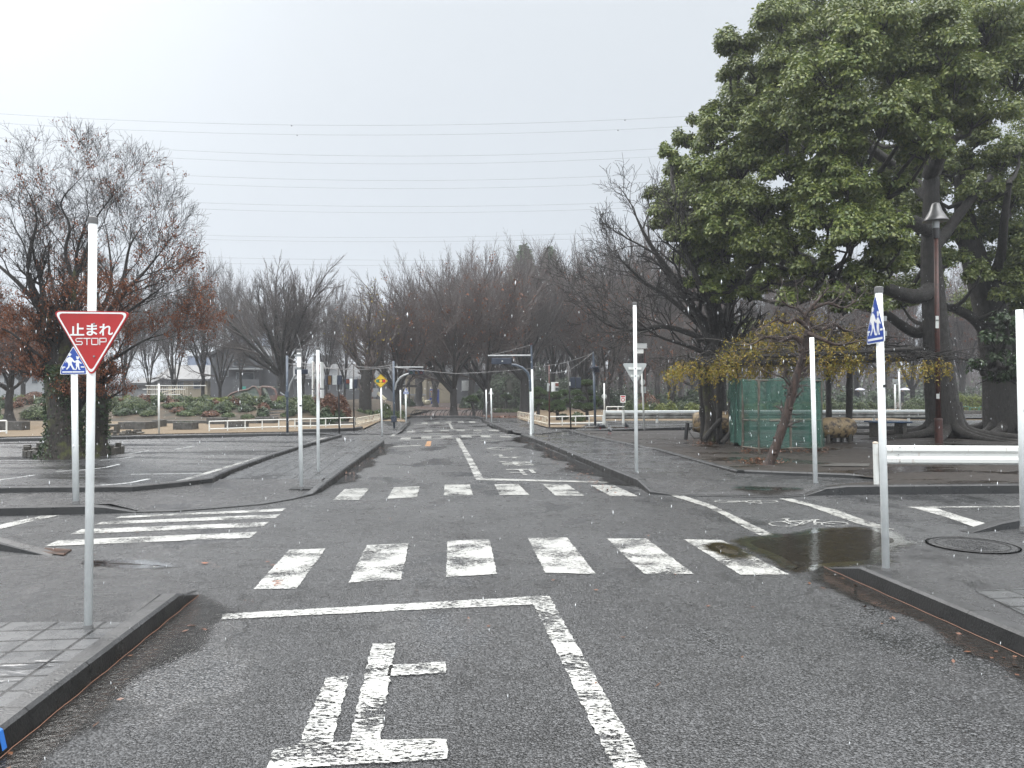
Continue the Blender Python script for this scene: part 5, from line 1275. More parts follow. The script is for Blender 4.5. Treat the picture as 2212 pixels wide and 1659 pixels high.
# --- bare tree prototypes (built at unit height 10 m)
def zel(seed, **k):
    a = dict(H=10, trunk_h=1.3, r0=.20, limbs=8, ang=(20, 52), kids=(0, 5, 5, 5, 4), lift=.05, wob_=.12, spread=(20, 50), lenfac=.60, ratio=.50, tip=.0065); a.update(k)
    return grow(seed, **a)
def protos():
    P_ = {}
    for key, seed, kw, tw in (('round', 11, dict(trunk_h=1.7, r0=.26, limbs=13, ang=(8, 60), kids=(0, 6, 5, 4, 4), lift=.015, wob_=.08, spread=(12, 34), lenfac=.56, ratio=.52), 'twig'), ('dome', 16, dict(trunk_h=1.4, r0=.21, limbs=11, ang=(10, 64), kids=(0, 6, 5, 4, 4), lift=.02, wob_=.09, spread=(14, 36), lenfac=.57), 'twigred'), ('broad', 12, dict(ang=(28, 62), limbs=8, lift=.09), 'twigred'), ('tall', 13, dict(ang=(10, 32), trunk_h=1.6, limbs=7, lift=.05, r0=.16), 'twig'),
                              ('multi', 14, dict(trunk_h=.9, ang=(12, 40), limbs=6, r0=.19, kids=(0, 6, 5, 4, 4)), 'twig'), ('round2', 15, dict(ang=(18, 48), trunk_h=1.8, r0=.22), 'twigred')):
        P_[key] = (zel(seed, **kw), tw)
    return P_
PR = protos(); ROOTS = {}
rt_ = random.Random(21)
def bare(key, px, py, Y, topy, label, halfw=None, group=None, z=0.0, leafy=0):
    """base seen at px (ground at depth Y), top at topy"""
    base = V(px, 845, Y); base.z = z
    Hh = V(px, topy, Y).z - z
    (tr, br_, tp), tw = PR[key]
    ext = PR[key + '_ext'] if key + '_ext' in PR else None
    if ext is None:
        A = np.concatenate([b[0] for b in br_]); ext = (np.percentile(A[:, 2], 99.7), np.percentile(np.hypot(A[:, 0], A[:, 1]), 98)); PR[key + '_ext'] = ext
    sz = Hh / ext[0]; sx = sz if halfw is None else (halfw * 1.15 * Y / F) / ext[1]
    k2 = (key, bool(leafy))
    if k2 not in ROOTS:
        lf = (MT['rusty'], 900, .13, (0, 9)) if leafy else None
        ROOTS[k2] = make_tree('bare_tree', label, 'tree', tr, br_, tp, MT['bark'], MT[tw], base, group=group, leaf=lf)
        o = ROOTS[k2]; o.scale = (sx, sx, sz); o.rotation_euler = (0, 0, rt_.uniform(0, 6.28))
    else:
        o = copy_tree(ROOTS[k2], loc=base, rz=rt_.uniform(0, 6.28), sc=(sx, sx, sz), label=label)
        if group: o['group'] = group
        elif 'group' in o: del o['group']
    return o
bare('round', 610, 0, 52, 566, 'big round-crowned bare tree on the mound in front of the grey gabled house', 150, z=.8)
bare('tall', 268, 0, 55, 585, 'dense bare tree just right of the red stop sign', 70, z=.7)
bare('multi', 375, 0, 56, 575, 'bare multi-stemmed tree in front of the pale house wall', 65, z=.7)
bare('multi', 322, 0, 60, 600, 'slim bare tree left of the pale house wall', 50, z=.7)
bare('tall', 438, 0, 58, 575, 'tall bare forked tree between the pale house and the gabled house', 75, z=.7)
bare('multi', 475, 0, 57, 560, 'bare tree with leaning stems left of the blue tower', 65, z=.7)
bare('tall', 520, 0, 62, 570, 'bare narrow tree standing in front of the blue tower', 60, z=.7)
bare('multi', 655, 0, 66, 590, 'bare tree behind the big round-crowned tree on its right', 55, z=.7)
bare('tall', 706, 0, 64, 605, 'slender bare tree above the sideways chevron plates', 55, z=.5)
bare('tall', 745, 0, 70, 640, 'small slender bare tree above the russet shrubs', 50, z=.3)
bare('round', 50, 0, 60, 640, 'bare background tree at the left edge behind the orange leaves', 80, z=.6)
bare('multi', 170, 0, 75, 630, 'bare tree seen between the two mossy trunks', 70, z=.6)
bare('round2', -40, 0, 50, 600, 'bare tree cut off by the left picture edge', 90, z=.6)
# beyond the road end
bare('dome', 861, 0, 47.5, 620, 'bare tree with a dark trunk just right of the far crossing sign', 120, leafy=1)
bare('round', 905, 0, 84, 590, 'bare tree with a thick forked trunk left of the blue vending machine', 130)
bare('dome', 980, 0, 51, 572, 'bare tree with a thick trunk in the middle of the road end', 150, leafy=1)
bare('dome', 1052, 0, 53, 560, 'bare tree behind the white pole before the arched hoops', 150, leafy=1)
bare('round', 1133, 0, 60, 545, 'bare tree with flared roots behind the tall two-tone mast', 150)
bare('multi', 940, 0, 78, 560, 'leaning bare tree right of the blue vending machine', 110)
bare('round2', 1020, 0, 80, 535, 'bare tree standing beyond the small clipped pine at the road end', 120, leafy=1)
bare('tall', 1195, 0, 66, 520, 'tall bare tree behind the rusty signal pole', 95)
bare('dome', 1258, 0, 62, 535, 'broad bare tree behind the twin dark signal boxes', 140, leafy=1)
bare('multi', 1312, 0, 58, 540, 'bare tree behind the small round sign', 110, leafy=1)
bare('round', 1390, 0, 66, 490, 'bare tree behind the rusty lamp pole', 130)
bare('multi', 1450, 0, 55, 640, 'low dark bare tree left of the wisteria posts', 90, leafy=1)
bare('broad', 1500, 0, 70, 500, 'broad bare tree behind the wisteria shelter', 120, leafy=1)
GW = 'crowded bare trees of the wood behind the road end'
for px, Y, ty, key in ((835, 105, 640, 'tall'), (960, 110, 560, 'multi'), (1000, 100, 570, 'tall'), (1075, 92, 555, 'round'), (1110, 100, 560, 'multi'), (1165, 90, 535, 'round2'), (1215, 95, 530, 'multi'),
                       (1240, 85, 540, 'round'), (1290, 92, 520, 'tall'), (1340, 88, 520, 'round2'), (1372, 100, 525, 'multi'), (1420, 85, 520, 'round2'), (1470, 95, 540, 'round'), (1540, 85, 560, 'round2'), (1600, 80, 560, 'multi'), (1660, 85, 560, 'round'), (1720, 80, 560, 'round2'),
                       (1790, 78, 560, 'multi'), (1850, 84, 560, 'round'), (1910, 76, 560, 'round2'), (1970, 80, 560, 'multi'), (2080, 75, 560, 'round2'), (2140, 80, 560, 'round'), (2220, 76, 560, 'multi'), (1185, 110, 545, 'tall'), (1065, 112, 560, 'round2')):
    bare(key, px, 0, Y, ty, 'bare grey-brown tree packed among others in the wood behind the road end and shelter', 100 * 60 / Y * 1.3, group=GW, leafy=1 if key in ('round2',) else 0)
# near bare tree with leaning limbs behind the wisteria
def custom_limbs(root, paths, name, mat, seed, kids=(0, 0, 4, 4, 4), sub=.9, tip=.005, extra=None, lmin=2, ratio=.5, lenf=.62, spread=(20, 50), lift=.03, subk=7):
    """paths: list of (pts, r0, r1) hand-placed limbs in world space; adds procedural side branches"""
    rs = np.random.RandomState(seed); big = []; small = []; tips = []
    def perp(d, az):
        ref = np.array([0, 0, 1.0]) if abs(d[2]) < .9 else np.array([1.0, 0, 0]); u = unit(np.cross(d, ref)); return u * math.cos(az) + np.cross(d, u) * math.sin(az)
    def br(p, d, L, r, lev):
        n = 4 if lev < 4 else 3; pts = [p]; dd = d
        for i in range(n): dd = unit(dd + rs.normal(0, .15, 3) + np.array([0, 0, lift])); p = p + dd * L / n; pts.append(p)
        pts = np.array(pts); rt = max(tip, r * .45); small.append((pts, np.linspace(r, rt, n + 1), lev))
        if lev >= len(kids): tips.append(pts); return
        az = rs.uniform(0, 6.28); k = kids[lev]
        for j in range(k):
            t_ = .3 + .7 * (j + rs.uniform(.1, .9)) / k; f = t_ * n; i = min(n - 1, int(f)); q_ = pts[i] + (pts[i + 1] - pts[i]) * (f - i)
            dr = unit(pts[i + 1] - pts[i]); az += 2.4; a = math.radians(rs.uniform(*spread)); br(q_, unit(dr * math.cos(a) + perp(dr, az) * math.sin(a)), L * lenf * rs.uniform(.8, 1.15), max(tip, r * ratio), lev + 1)
    for pts, ra, rb in paths:
        P_ = np.array([tuple(p) for p in pts]); n = len(P_); ks = np.linspace(0, n - 1, (n - 1) * 4 + 1)
        # Catmull-Rom smoothing
        Q_ = []
        for s_ in ks:
            i = min(int(s_), n - 2); t_ = s_ - i; p0, p1, p2, p3 = P_[max(i - 1, 0)], P_[i], P_[i + 1], P_[min(i + 2, n - 1)]
            Q_.append(.5 * ((2 * p1) + (-p0 + p2) * t_ + (2 * p0 - 5 * p1 + 4 * p2 - p3) * t_ ** 2 + (-p0 + 3 * p1 - 3 * p2 + p3) * t_ ** 3))
        Q_ = np.array(Q_); rad = np.linspace(ra, rb, len(Q_)); big.append((Q_, rad, 1))
        L = np.linalg.norm(np.diff(Q_, axis=0), axis=1).sum()
        m = max(2, int(L * sub)) if subk else 0
        for j in range(m):
            f = (.25 + .75 * (j + rs.uniform(0, 1)) / m) * (len(Q_) - 1); i = min(len(Q_) - 2, int(f)); q_ = Q_[i] + (Q_[i + 1] - Q_[i]) * (f - i); dr = unit(Q_[i + 1] - Q_[i]); a = math.radians(rs.uniform(*spread))
            br(q_, unit(dr * math.cos(a) + perp(dr, rs.uniform(0, 6.28)) * math.sin(a) + np.array([0, 0, .15])), subk * rs.uniform(.6, 1.1), max(tip, rad[i] * ratio), lmin)
        if subk: br(Q_[-1], unit(Q_[-1] - Q_[-2]), subk * .8, rb * .9, lmin)
    return big, small, tips
Y = 25
root = thing('bare_tree', 'near bare tree whose black limbs lean left out of the green crown over the wisteria', 'tree', V(1546, 930, Y))
Pv = lambda L, Y=25: [V(a, b, Y + (c[0] if c else 0)) for a, b, *c in L]
big, small, tips = custom_limbs(root, [
    (Pv([(1546, 945), (1543, 850), (1548, 760), (1545, 700)]), .42, .30),
    (Pv([(1545, 760), (1520, 700), (1480, 640), (1440, 580), (1400, 520), (1375, 470)]), .19, .03),
    (Pv([(1545, 740), (1500, 690, .5), (1440, 640, .8), (1380, 600, 1), (1340, 560, 1.2)]), .13, .02),
    (Pv([(1540, 745), (1490, 720), (1430, 705), (1370, 712), (1310, 700), (1262, 655)]), .12, .015),
    (Pv([(1548, 740), (1560, 690, 1), (1590, 620, 1), (1610, 540, 1)]), .18, .06),
    (Pv([(1545, 730), (1530, 660, -1), (1500, 590, -1.5), (1470, 520, -1.5)]), .15, .03),
    (Pv([(1550, 760), (1575, 700, .5), (1580, 640, .5)]), .16, .1),
    (Pv([(1540, 770), (1480, 745, -1), (1420, 725, -1.5), (1360, 680, -2)]), .09, .012)], 'x', None, 5, kids=(0, 0, 4, 4, 4), sub=1.6, subk=1.6, tip=.006, lift=.06)
Vt, Q = tube_arrays(big, (10, 10)); array_mesh('trunk', Vt, Q, MT['bark'], root, smooth=True)
Vt, Q = tube_arrays(small, (5, 5, 4, 4, 3, 3)); cr0 = array_mesh('crown', Vt, Q, MT['bark'], root)
# --- upright pollard with new shoots
b = G(790, 900, .1); root = thing('bare_tree', 'pollarded bare tree with upright pale shoots left of the yellow warning sign', 'tree', b)
Y = b.y; W_ = lambda L: [V(a, c, Y) for a, c in L]
big, small, tips = custom_limbs(root, [(W_([(790, 903), (789, 860), (792, 820), (794, 800)]), .38, .33), (W_([(792, 812), (780, 790), (765, 772), (755, 745)]), .2, .08), (W_([(794, 812), (810, 790), (822, 770), (830, 750)]), .2, .08),
    (W_([(793, 812), (795, 770), (797, 720), (800, 665)]), .15, .03), (W_([(792, 805), (770, 770), (764, 740)]), .12, .05), (W_([(795, 805), (812, 765), (816, 730)]), .12, .04)], 'x', None, 9, kids=(0, 0, 3, 3, 2), sub=4.2, subk=1.35, tip=.008, spread=(10, 32), lift=.12)
Vt, Q = tube_arrays(big, (10, 10)); array_mesh('trunk', Vt, Q, MT['camphorbark'], root, smooth=True)
Vt, Q = tube_arrays(small, (5, 5, 4, 4, 3, 3)); cr0 = array_mesh('crown', Vt, Q, MT['twigred'], root)
rs = np.random.RandomState(3); A = np.concatenate(tips); A = A[rs.randint(0, len(A), 260)] + rs.normal(0, .1, (260, 3))
Vt, Q = leaf_quads(A, .14, rs, 1, .6); array_mesh('leaves', Vt, Q, MT['yellowleaf'], cr0)
# --- plaza tree with brown leaves and mossy double trunk
b = V(150, 982, 18.2); b.z = .02
root = thing('plaza_tree', 'mossy double-trunked tree with rust-brown leaves inside the block ring on the plaza', 'tree', b)
Y = 18.2; W_ = lambda L: [V(a, c, Y + (d[0] if d else 0)) for a, c, *d in L]
limbs = [(W_([(138, 992), (140, 930), (136, 880), (128, 830), (118, 790)]), .42, .27), (W_([(206, 985, .6), (209, 930, .6), (212, 880, .5), (205, 820, .4), (200, 770, .3)]), .26, .20),
    (W_([(124, 820), (108, 760), (100, 700), (92, 650)]), .20, .13), (W_([(128, 810), (140, 750), (150, 680), (158, 610), (165, 540)]), .20, .07),
    (W_([(100, 700), (70, 630), (55, 560), (62, 480), (75, 400), (60, 330)]), .12, .02), (W_([(95, 680), (40, 600), (-10, 540), (-60, 480)]), .10, .02),
    (W_([(160, 590), (140, 500), (150, 420), (130, 350), (165, 290)]), .07, .012), (W_([(165, 560), (195, 480), (215, 400), (262, 330)]), .07, .012),
    (W_([(200, 780, .3), (222, 720, .3), (262, 660), (310, 600), (345, 560), (390, 500)]), .15, .02), (W_([(222, 720, .3), (280, 690, -.5), (340, 660, -1), (410, 610, -1.2)]), .10, .015),
    (W_([(262, 660), (285, 570, .5), (300, 480, .6), (330, 420, .8)]), .08, .014), (W_([(200, 770, .3), (205, 700, 1), (235, 620, 1.4), (240, 540, 1.6), (230, 430, 1.8)]), .12, .02),
    (W_([(118, 790), (70, 760, -.4), (20, 720, -.6), (-30, 700, -.8)]), .08, .015), (W_([(206, 800, .4), (270, 770, .4), (340, 735, .6), (400, 720, .8)]), .08, .012),
    (W_([(128, 800), (150, 740, 1.2), (120, 660, 2), (100, 560, 2.4), (95, 470, 2.4)]), .12, .02)]
X0_ = V(170, 845, Y).x
limbs = [([Vector((p.x if p.z < 2.2 else X0_ + (p.x - X0_) * (.80 if p.x > X0_ else .95), p.y, p.z if p.z < 3.6 else 3.6 + (p.z - 3.6) * .72)) for p in a_], r1 * (1 if i_ < 2 else .72), r2 * (1 if i_ < 2 else .7)) for i_, (a_, r1, r2) in enumerate(limbs)]
big, small, tips = custom_limbs(root, limbs, 'x', None, 31, kids=(0, 0, 6, 5, 5), sub=2.3, subk=1.15, tip=.0028, spread=(20, 52), lift=.10, ratio=.40, lenf=.60)
big[0][1][:4] *= np.array([1.35, 1.2, 1.1, 1.03]); big[1][1][:3] *= np.array([1.25, 1.12, 1.04])
Vt, Q = tube_arrays(big[:4], (18, 18)); array_mesh('trunk', Vt, Q, MT['mossbark'], root, smooth=True)
Vt, Q = tube_arrays(big[4:] + small, (8, 8, 5, 4, 3, 3)); cr0 = array_mesh('crown', Vt, Q, MT['bark'], root)
rs = np.random.RandomState(8); A = np.concatenate(tips); pr_ = np.clip((5.2 - A[:, 2]) / 3.2, .04, 1) * (np.sin(A[:, 0] * 2.3) * np.sin(A[:, 2] * 1.9 + A[:, 1]) > -.25); A = A[rs.uniform(0, 1, len(A)) < pr_]
A = A[rs.randint(0, len(A), 5200)]; C = np.repeat(A, 6, axis=0) + rs.normal(0, .045, (len(A) * 6, 3))
Vt, Q = leaf_quads(C, .052, rs, 1.4, .5); array_mesh('leaves', Vt, Q, MT['rusty'], cr0)
# ivy and moss tufts on the trunks
pts = []
for (Pt, Rd, _), n in ((big[0], 5200), (big[1], 1800)):
    f = rs.uniform(0, len(Pt) - 1.01, n); i = f.astype(int); q_ = Pt[i] + (Pt[i + 1] - Pt[i]) * (f - i)[:, None]; an = rs.uniform(0, 6.28, n); keep = (np.sin(an * 2 + q_[:, 2] * 1.6) + rs.normal(0, .5, n)) > -.1
    r_ = Rd[i] + rs.uniform(0, .05, n); pts.append((q_ + np.stack([np.cos(an) * r_, np.sin(an) * r_, np.zeros(n)], 1))[keep])
C = np.concatenate(pts); Vt, Q = leaf_quads(C, .06, rs, .8, .7); array_mesh('ivy', Vt, Q, MT['dkleaf'], root)
# orange tree behind at the left edge
b = V(20, 860, 34); b.z = .4; tr, br_, tp = grow(77, 6.2, 1.4, .16, 6, (20, 60), (0, 5, 5, 4), lift=.02, spread=(20, 50), tip=.008)
make_tree('maple_tree', 'small tree with bright orange-brown leaves at the left edge behind the mossy trunk', 'tree', tr, br_, tp, MT['bark'], MT['twigred'], b, leaf=(MT['rusty'], 9000, .10, (1.2, 5.5)))
# --- camphor trees
def lobes_tree(root, lobes, limbs, seed, mat, dens_=1500, lsize=.108, barkm='camphorbark', Yc=25, hang=.7, conn=True):
    rs = np.random.RandomState(seed); Vs = []; off = 0; Cs = []; Ds = []
    big, small, tips = custom_limbs(root, limbs, 'x', None, seed, subk=0)
    Pl = np.concatenate([b[0] for b in big[1:]]) if len(big) > 1 else big[0][0]
    for (px, py, r, Yl) in lobes:
        c = np.array(V(px, py, Yl)); R = r / F * Yl; sub_n = max(6, int(R * R * 11))
        # sub-clumps on the upper/outer shell of the lobe
        d = unit(rs.normal(0, 1, (sub_n, 3))); d[:, 2] = np.where(d[:, 2] < -.25, -d[:, 2] * .6, d[:, 2]); d = unit(d)
        cc = c + d * np.array([1, 1, .8]) * R * rs.uniform(.35, .88, (sub_n, 1)); rr = R * rs.uniform(.28, .46, sub_n)
        per = int(dens_ * R * R / sub_n) + 10
        for q_, r_ in zip(cc, rr):
            dd = unit(rs.normal(0, 1, (per, 3))); dd[:, 2] = np.where(dd[:, 2] < 0, dd[:, 2] * .5, dd[:, 2])
            rad = r_ * rs.uniform(.55, 1.08, (per, 1)) ; C = q_ + dd * rad; C[:, 2] -= hang * ((C[:, :2] - q_[:2]) ** 2).sum(1) / max(r_, .1) * .6
            Cs.append(C); Ds.append(dd + np.array([0, 0, .55]))
            if conn:
                # a twig from the lobe's heart to the clump
                m_ = (c + q_) / 2 + rs.normal(0, .1, 3); small.append((np.array([c - np.array([0, 0, R * .35]), m_, q_]), np.array([.028, .02, .008]), 4))
        if conn:
            j = np.argmin(((Pl - c) ** 2).sum(1) + np.where(Pl[:, 2] > c[2], 4, 0)); a = Pl[j]; e = c - np.array([0, 0, R * .3]); mid = (a + e) / 2 - np.array([0, 0, .12 * np.linalg.norm(e - a)])
            m1, m2 = a * .7 + mid * .3 + rs.normal(0, .06, 3), e * .5 + mid * .5 + rs.normal(0, .06, 3)
            small.append((np.array([a, m1, mid, m2, e]), np.array([.10, .085, .07, .05, .03]), 2))
    Vt, Q = tube_arrays(big + small, (14, 14, 7, 5, 4)); array_mesh('trunk', Vt, Q, MT[barkm], root, smooth=True)
    C = np.concatenate(Cs); D = np.concatenate(Ds); Vt, Q = leaf_quads(C, lsize, rs, .7, .55, Nn=unit(D)); array_mesh('crown', Vt, Q, mat, root)
    return len(C)
rl = random.Random(5)
def rootlimbs(c, r, seed):
    q = random.Random(seed); out = []
    for k in range(11):
        a = 2 * math.pi * k / 11 + q.uniform(-.25, .25); L = q.uniform(1.3, 3.4); d = Vector((math.cos(a), math.sin(a), 0)); s_ = Vector((-d.y, d.x, 0)) * q.uniform(-.35, .35)
        out.append(([c + d * r * .45 + Z_ * q.uniform(.7, 1.1), c + d * r * 1.0 + Z_ * .25, c + d * (r + L * .35) + s_ * .5 + Z_ * .05, c + d * (r + L * .7) + s_ + Z_ * .0, c + d * (r + L) + s_ * 2 - Z_ * .04], q.uniform(.17, .24), .03))
    return out
b = G(2040, 944, .13); Y = b.y
root = thing('camphor_tree', 'huge evergreen tree with a domed green crown over the park lamp', 'tree', b)
Lb = [(1600, 105, 62), (1640, 160, 62), (1578, 158, 36), (1690, 45, 80), (1690, 170, 80), (1790, 60, 90), (1800, 170, 95), (1900, 50, 95), (1560, 645, 30), (1510, 610, 30), (1620, 640, 34), (1700, 650, 30), (1760, 640, 40), (1820, 670, 34), (1990, 330, 62), (2015, 250, 55), (1840, 110, 85), (1975, 230, 80), (2040, 120, 85), (2100, 250, 80), (1650, 310, 70), (1580, 490, 60), (1700, 490, 60), (1760, 430, 60), (1870, 460, 70), (1940, 530, 60), (2010, 420, 55), (2000, 330, 50), (1810, 340, 70), (1930, 160, 100), (2010, 70, 95), (2060, 190, 95), (2130, 60, 105), (2190, 170, 95), (2240, 70, 80),
      (1527, 232, 26), (1512, 262, 32), (1560, 255, 45), (1620, 250, 75), (1480, 305, 40), (1540, 300, 62), (1700, 270, 92), (1800, 275, 90), (1900, 270, 95), (2000, 290, 60), (1445, 330, 28), (1460, 365, 48), (1520, 370, 62), (1600, 360, 85), (1700, 370, 60), (1770, 370, 50),
      (1425, 420, 38), (1470, 440, 62), (1550, 450, 78), (1640, 450, 70), (1720, 440, 50), (1830, 400, 72), (1900, 420, 72), (1950, 380, 50), (1430, 480, 36), (1480, 520, 55), (1560, 530, 75), (1650, 540, 75), (1720, 520, 45), (1790, 470, 68), (1830, 520, 75), (1900, 500, 75),
      (1960, 480, 60), (1530, 590, 48), (1500, 570, 34), (1590, 600, 45), (1660, 600, 40), (1760, 580, 50), (1850, 600, 60), (1920, 580, 62), (1990, 560, 60), (2040, 500, 62), (2055, 560, 42), (1800, 640, 40), (1880, 660, 42), (1950, 650, 45), (1540, 625, 24), (1700, 600, 30), (1620, 560, 40)]
LO = []
for px, py, r in Lb:
    e = (px - 1930) / 500.0; dep = 25.5 - 5.0 * max(0, 1 - e * e) + rl.uniform(-1, 1); dep = min(dep, 27)
    if px > 1940 and py > 330: dep = 25.6 + rl.uniform(-.2, .6)
    LO.append((px, py, r, dep))
for px, py, r in ((1500, 560, 60), (1580, 620, 45), (1660, 610, 55), (1740, 620, 60), (1820, 640, 55), (1900, 640, 60), (1980, 620, 60), (1960, 440, 60), (1960, 340, 55), (1540, 500, 60), (1700, 560, 60), (1470, 400, 45), (2060, 380, 60), (1620, 210, 70), (1720, 120, 90), (1850, 110, 110), (1990, 150, 110), (2120, 130, 100), (1680, 320, 80), (1560, 420, 80), (1620, 500, 75), (1780, 230, 100), (1480, 480, 60), (1860, 340, 60), (1940, 560, 60), (1740, 50, 80), (1900, -40, 120), (2080, -40, 120), (1760, -40, 90)):
    LO.append((px, py, r, 29.5 + rl.uniform(-1, 1.5)))
limbs = [(Pv([(2045, 952), (2038, 900), (2030, 820), (2024, 740), (2016, 640), (2010, 520), (2012, 400), (2005, 280)], Y), .58, .17),
    *rootlimbs(Vector((V(2043, 944, Y).x, Y, .13)), .55, 3),
    (Pv([(2015, 620), (1985, 640, -.5), (1930, 630, -1), (1870, 600, -1.5), (1800, 590, -1.5), (1740, 555, -1), (1660, 540, 0)], Y), .28, .05),
    (Pv([(2020, 680), (1985, 720, .3), (1930, 690, 0), (1870, 640, 0), (1820, 610, .5)], Y), .22, .06),
    (Pv([(2012, 500), (1975, 480, -1), (1900, 450, -2), (1820, 410, -2), (1740, 360, -1.5), (1660, 310, -1), (1590, 270, 0)], Y), .24, .04),
    (Pv([(2010, 430), (1960, 380, 1), (1880, 320, 1), (1800, 250, 1), (1740, 150, 1), (1700, 80, 1)], Y), .22, .04), (Pv([(2008, 380), (2040, 300, -1), (2060, 200, -1), (2050, 100, -1), (2060, 0, -1)], Y), .24, .08),
    (Pv([(2006, 300), (1970, 220), (1940, 120), (1900, 30)], Y), .2, .06), (Pv([(1900, 450, -2), (1820, 470, -2), (1740, 480, -1), (1640, 460, 0), (1540, 440, 0), (1460, 430, 0)], Y), .16, .03),
    (Pv([(2012, 540), (2045, 500, .5), (2090, 440, .5), (2140, 380, .5)], Y), .22, .1), (Pv([(2012, 450), (2030, 350, 2), (2100, 260, 2), (2170, 180, 2)], Y), .2, .06)]
n1 = lobes_tree(root, LO, limbs, 41, MT['camphor'], dens_=4600)
b = G(2176, 934, .13); Y = b.y
root = thing('camphor_tree', 'second huge evergreen tree with a dark thick trunk at the right edge', 'tree', b)
Lb = [(2120, 420, 55), (2160, 350, 62), (2200, 320, 60), (2180, 430, 75), (2130, 490, 55), (2200, 510, 70), (2140, 570, 55), (2210, 590, 60), (2100, 350, 45), (2260, 400, 90), (2270, 560, 90), (2110, 600, 45), (2170, 640, 45), (2230, 660, 60), (2110, 300, 50)]
LO = [(px, py, r, 26.0 + rl.uniform(-1.2, 1.2)) for px, py, r in Lb] + [(px, py, 80, 31 + rl.uniform(-1, 1)) for px, py in ((2240, 260), (2260, 460), (2130, 660))]
limbs = [(Pv([(2178, 942), (2172, 880), (2165, 800), (2150, 720), (2130, 640), (2105, 560), (2085, 480), (2080, 380)], Y), .80, .26), *rootlimbs(Vector((V(2178, 938, Y).x, Y, .13)), .7, 4),
    (Pv([(2160, 790), (2135, 730, -.4), (2105, 690, -.6), (2065, 668, -.8), (2030, 660, -.8)], Y), .24, .12), (Pv([(2150, 730), (2190, 660), (2210, 560), (2220, 460)], Y), .3, .1), (Pv([(2130, 640), (2160, 560, -1), (2170, 470, -2), (2180, 400, -2.5)], Y), .2, .08),
    (Pv([(2105, 560), (2060, 500), (2030, 440), (2010, 380)], Y), .18, .06), (Pv([(2172, 800), (2230, 740), (2290, 700)], Y), .3, .15)]
n2 = lobes_tree(root, LO, limbs, 43, MT['camphor'], dens_=3800)
# smaller glossy evergreen in front at right
b = G(2160, 975, .13); b = V(2150, 960, 21); b.z = .13
root = thing('glossy_shrub_tree', 'glossy dark-leaved small tree reaching in from the right edge below the camphor crown', 'tree', b)
LO = [(px, py, r, 20 + rl.uniform(-.5, .5)) for px, py, r in ((2175, 690, 34), (2150, 740, 36), (2180, 770, 42), (2120, 790, 26), (2160, 815, 30), (2200, 720, 40), (2215, 800, 34))]
Y = 20.5
limbs = [(Pv([(2225, 965), (2222, 900), (2210, 840), (2195, 780), (2185, 700)], Y), .12, .03), (Pv([(2210, 840), (2180, 820), (2150, 815), (2110, 830)], Y), .05, .01), (Pv([(2200, 790), (2160, 780), (2125, 800)], Y), .05, .01)]
lobes_tree(root, LO, limbs, 44, MT['dkleaf'], dens_=1300, lsize=.11, barkm='bark')
# --- wood's evergreens
def conifer(px, Y, topy, basey, w_, label, seed):
    b = V(px, 845, Y); b.z = 0; top = V(px, topy, Y).z; rs = np.random.RandomState(seed); W = w_ * Y / F
    root = thing('conifer_tree', label, 'tree', b); zb = V(px, basey, Y).z
    br_ = [(np.array([[b.x, b.y, 0], [b.x, b.y, top * .6], [b.x, b.y, top]]), np.array([.35, .2, .04]), 0)]; C = []
    n = 90
    for i in range(n):
        t_ = i / n; z = zb + (top - zb) * t_; L = W * (1 - t_) ** .8 * rs.uniform(.75, 1.1) + .25; az = i * 2.4 + rs.uniform(-.3, .3); a = np.array([b.x, b.y, z]); e = a + np.array([math.cos(az) * L, math.sin(az) * L, L * rs.uniform(-.05, .3)]); m_ = (a + e) / 2 - np.array([0, 0, L * .06])
        br_.append((np.array([a, m_, e]), np.array([.05, .03, .01]), 3)); k = int(60 * L) + 12; s_ = rs.uniform(.15, 1, (k, 1)); q_ = a + (m_ - a) * s_ * 2 * (s_ < .5) + (s_ >= .5) * ((m_ - a) + (e - m_) * (s_ * 2 - 1)); C.append(q_ + rs.normal(0, .12, (k, 3)) * np.array([1, 1, .6]) + np.array([0, 0, -.12]))
    Vt, Q = tube_arrays(br_, (8, 5, 4, 3)); array_mesh('trunk', Vt, Q, MT['bark'], root)
    Vt, Q = leaf_quads(np.concatenate(C), .42, rs, .8, .35); array_mesh('crown', Vt, Q, MT['pine'], root)
conifer(1132, 98, 527, 640, 42, 'pointed dark conifer rising above the bare wood, the taller of two', 1)
conifer(1187, 104, 532, 640, 36, 'pointed dark conifer rising above the bare wood, right of the taller one', 2)
def bush_geo(seed, n, size, mat, flat=.75, jag=.12, core=.80):
    """unit dome: radius 1, height ~flat*2; foliage through the outer shell, twiggy core"""
    rs = np.random.RandomState(seed); d = unit(rs.normal(0, 1, (n, 3))); d[:, 2] = np.abs(d[:, 2]) * 1.0 - .12
    ph = rs.uniform(0, 6.28, 6); bm = 1 + jag * (np.sin(d[:, 0] * 5 + ph[0]) * np.sin(d[:, 1] * 5 + ph[1]) + .7 * np.sin(d[:, 2] * 8 + ph[2] + d[:, 0] * 6))
    C = d * (bm * rs.uniform(.80, 1.02, n))[:, None]; C[:, 2] *= flat * 1.5; return C
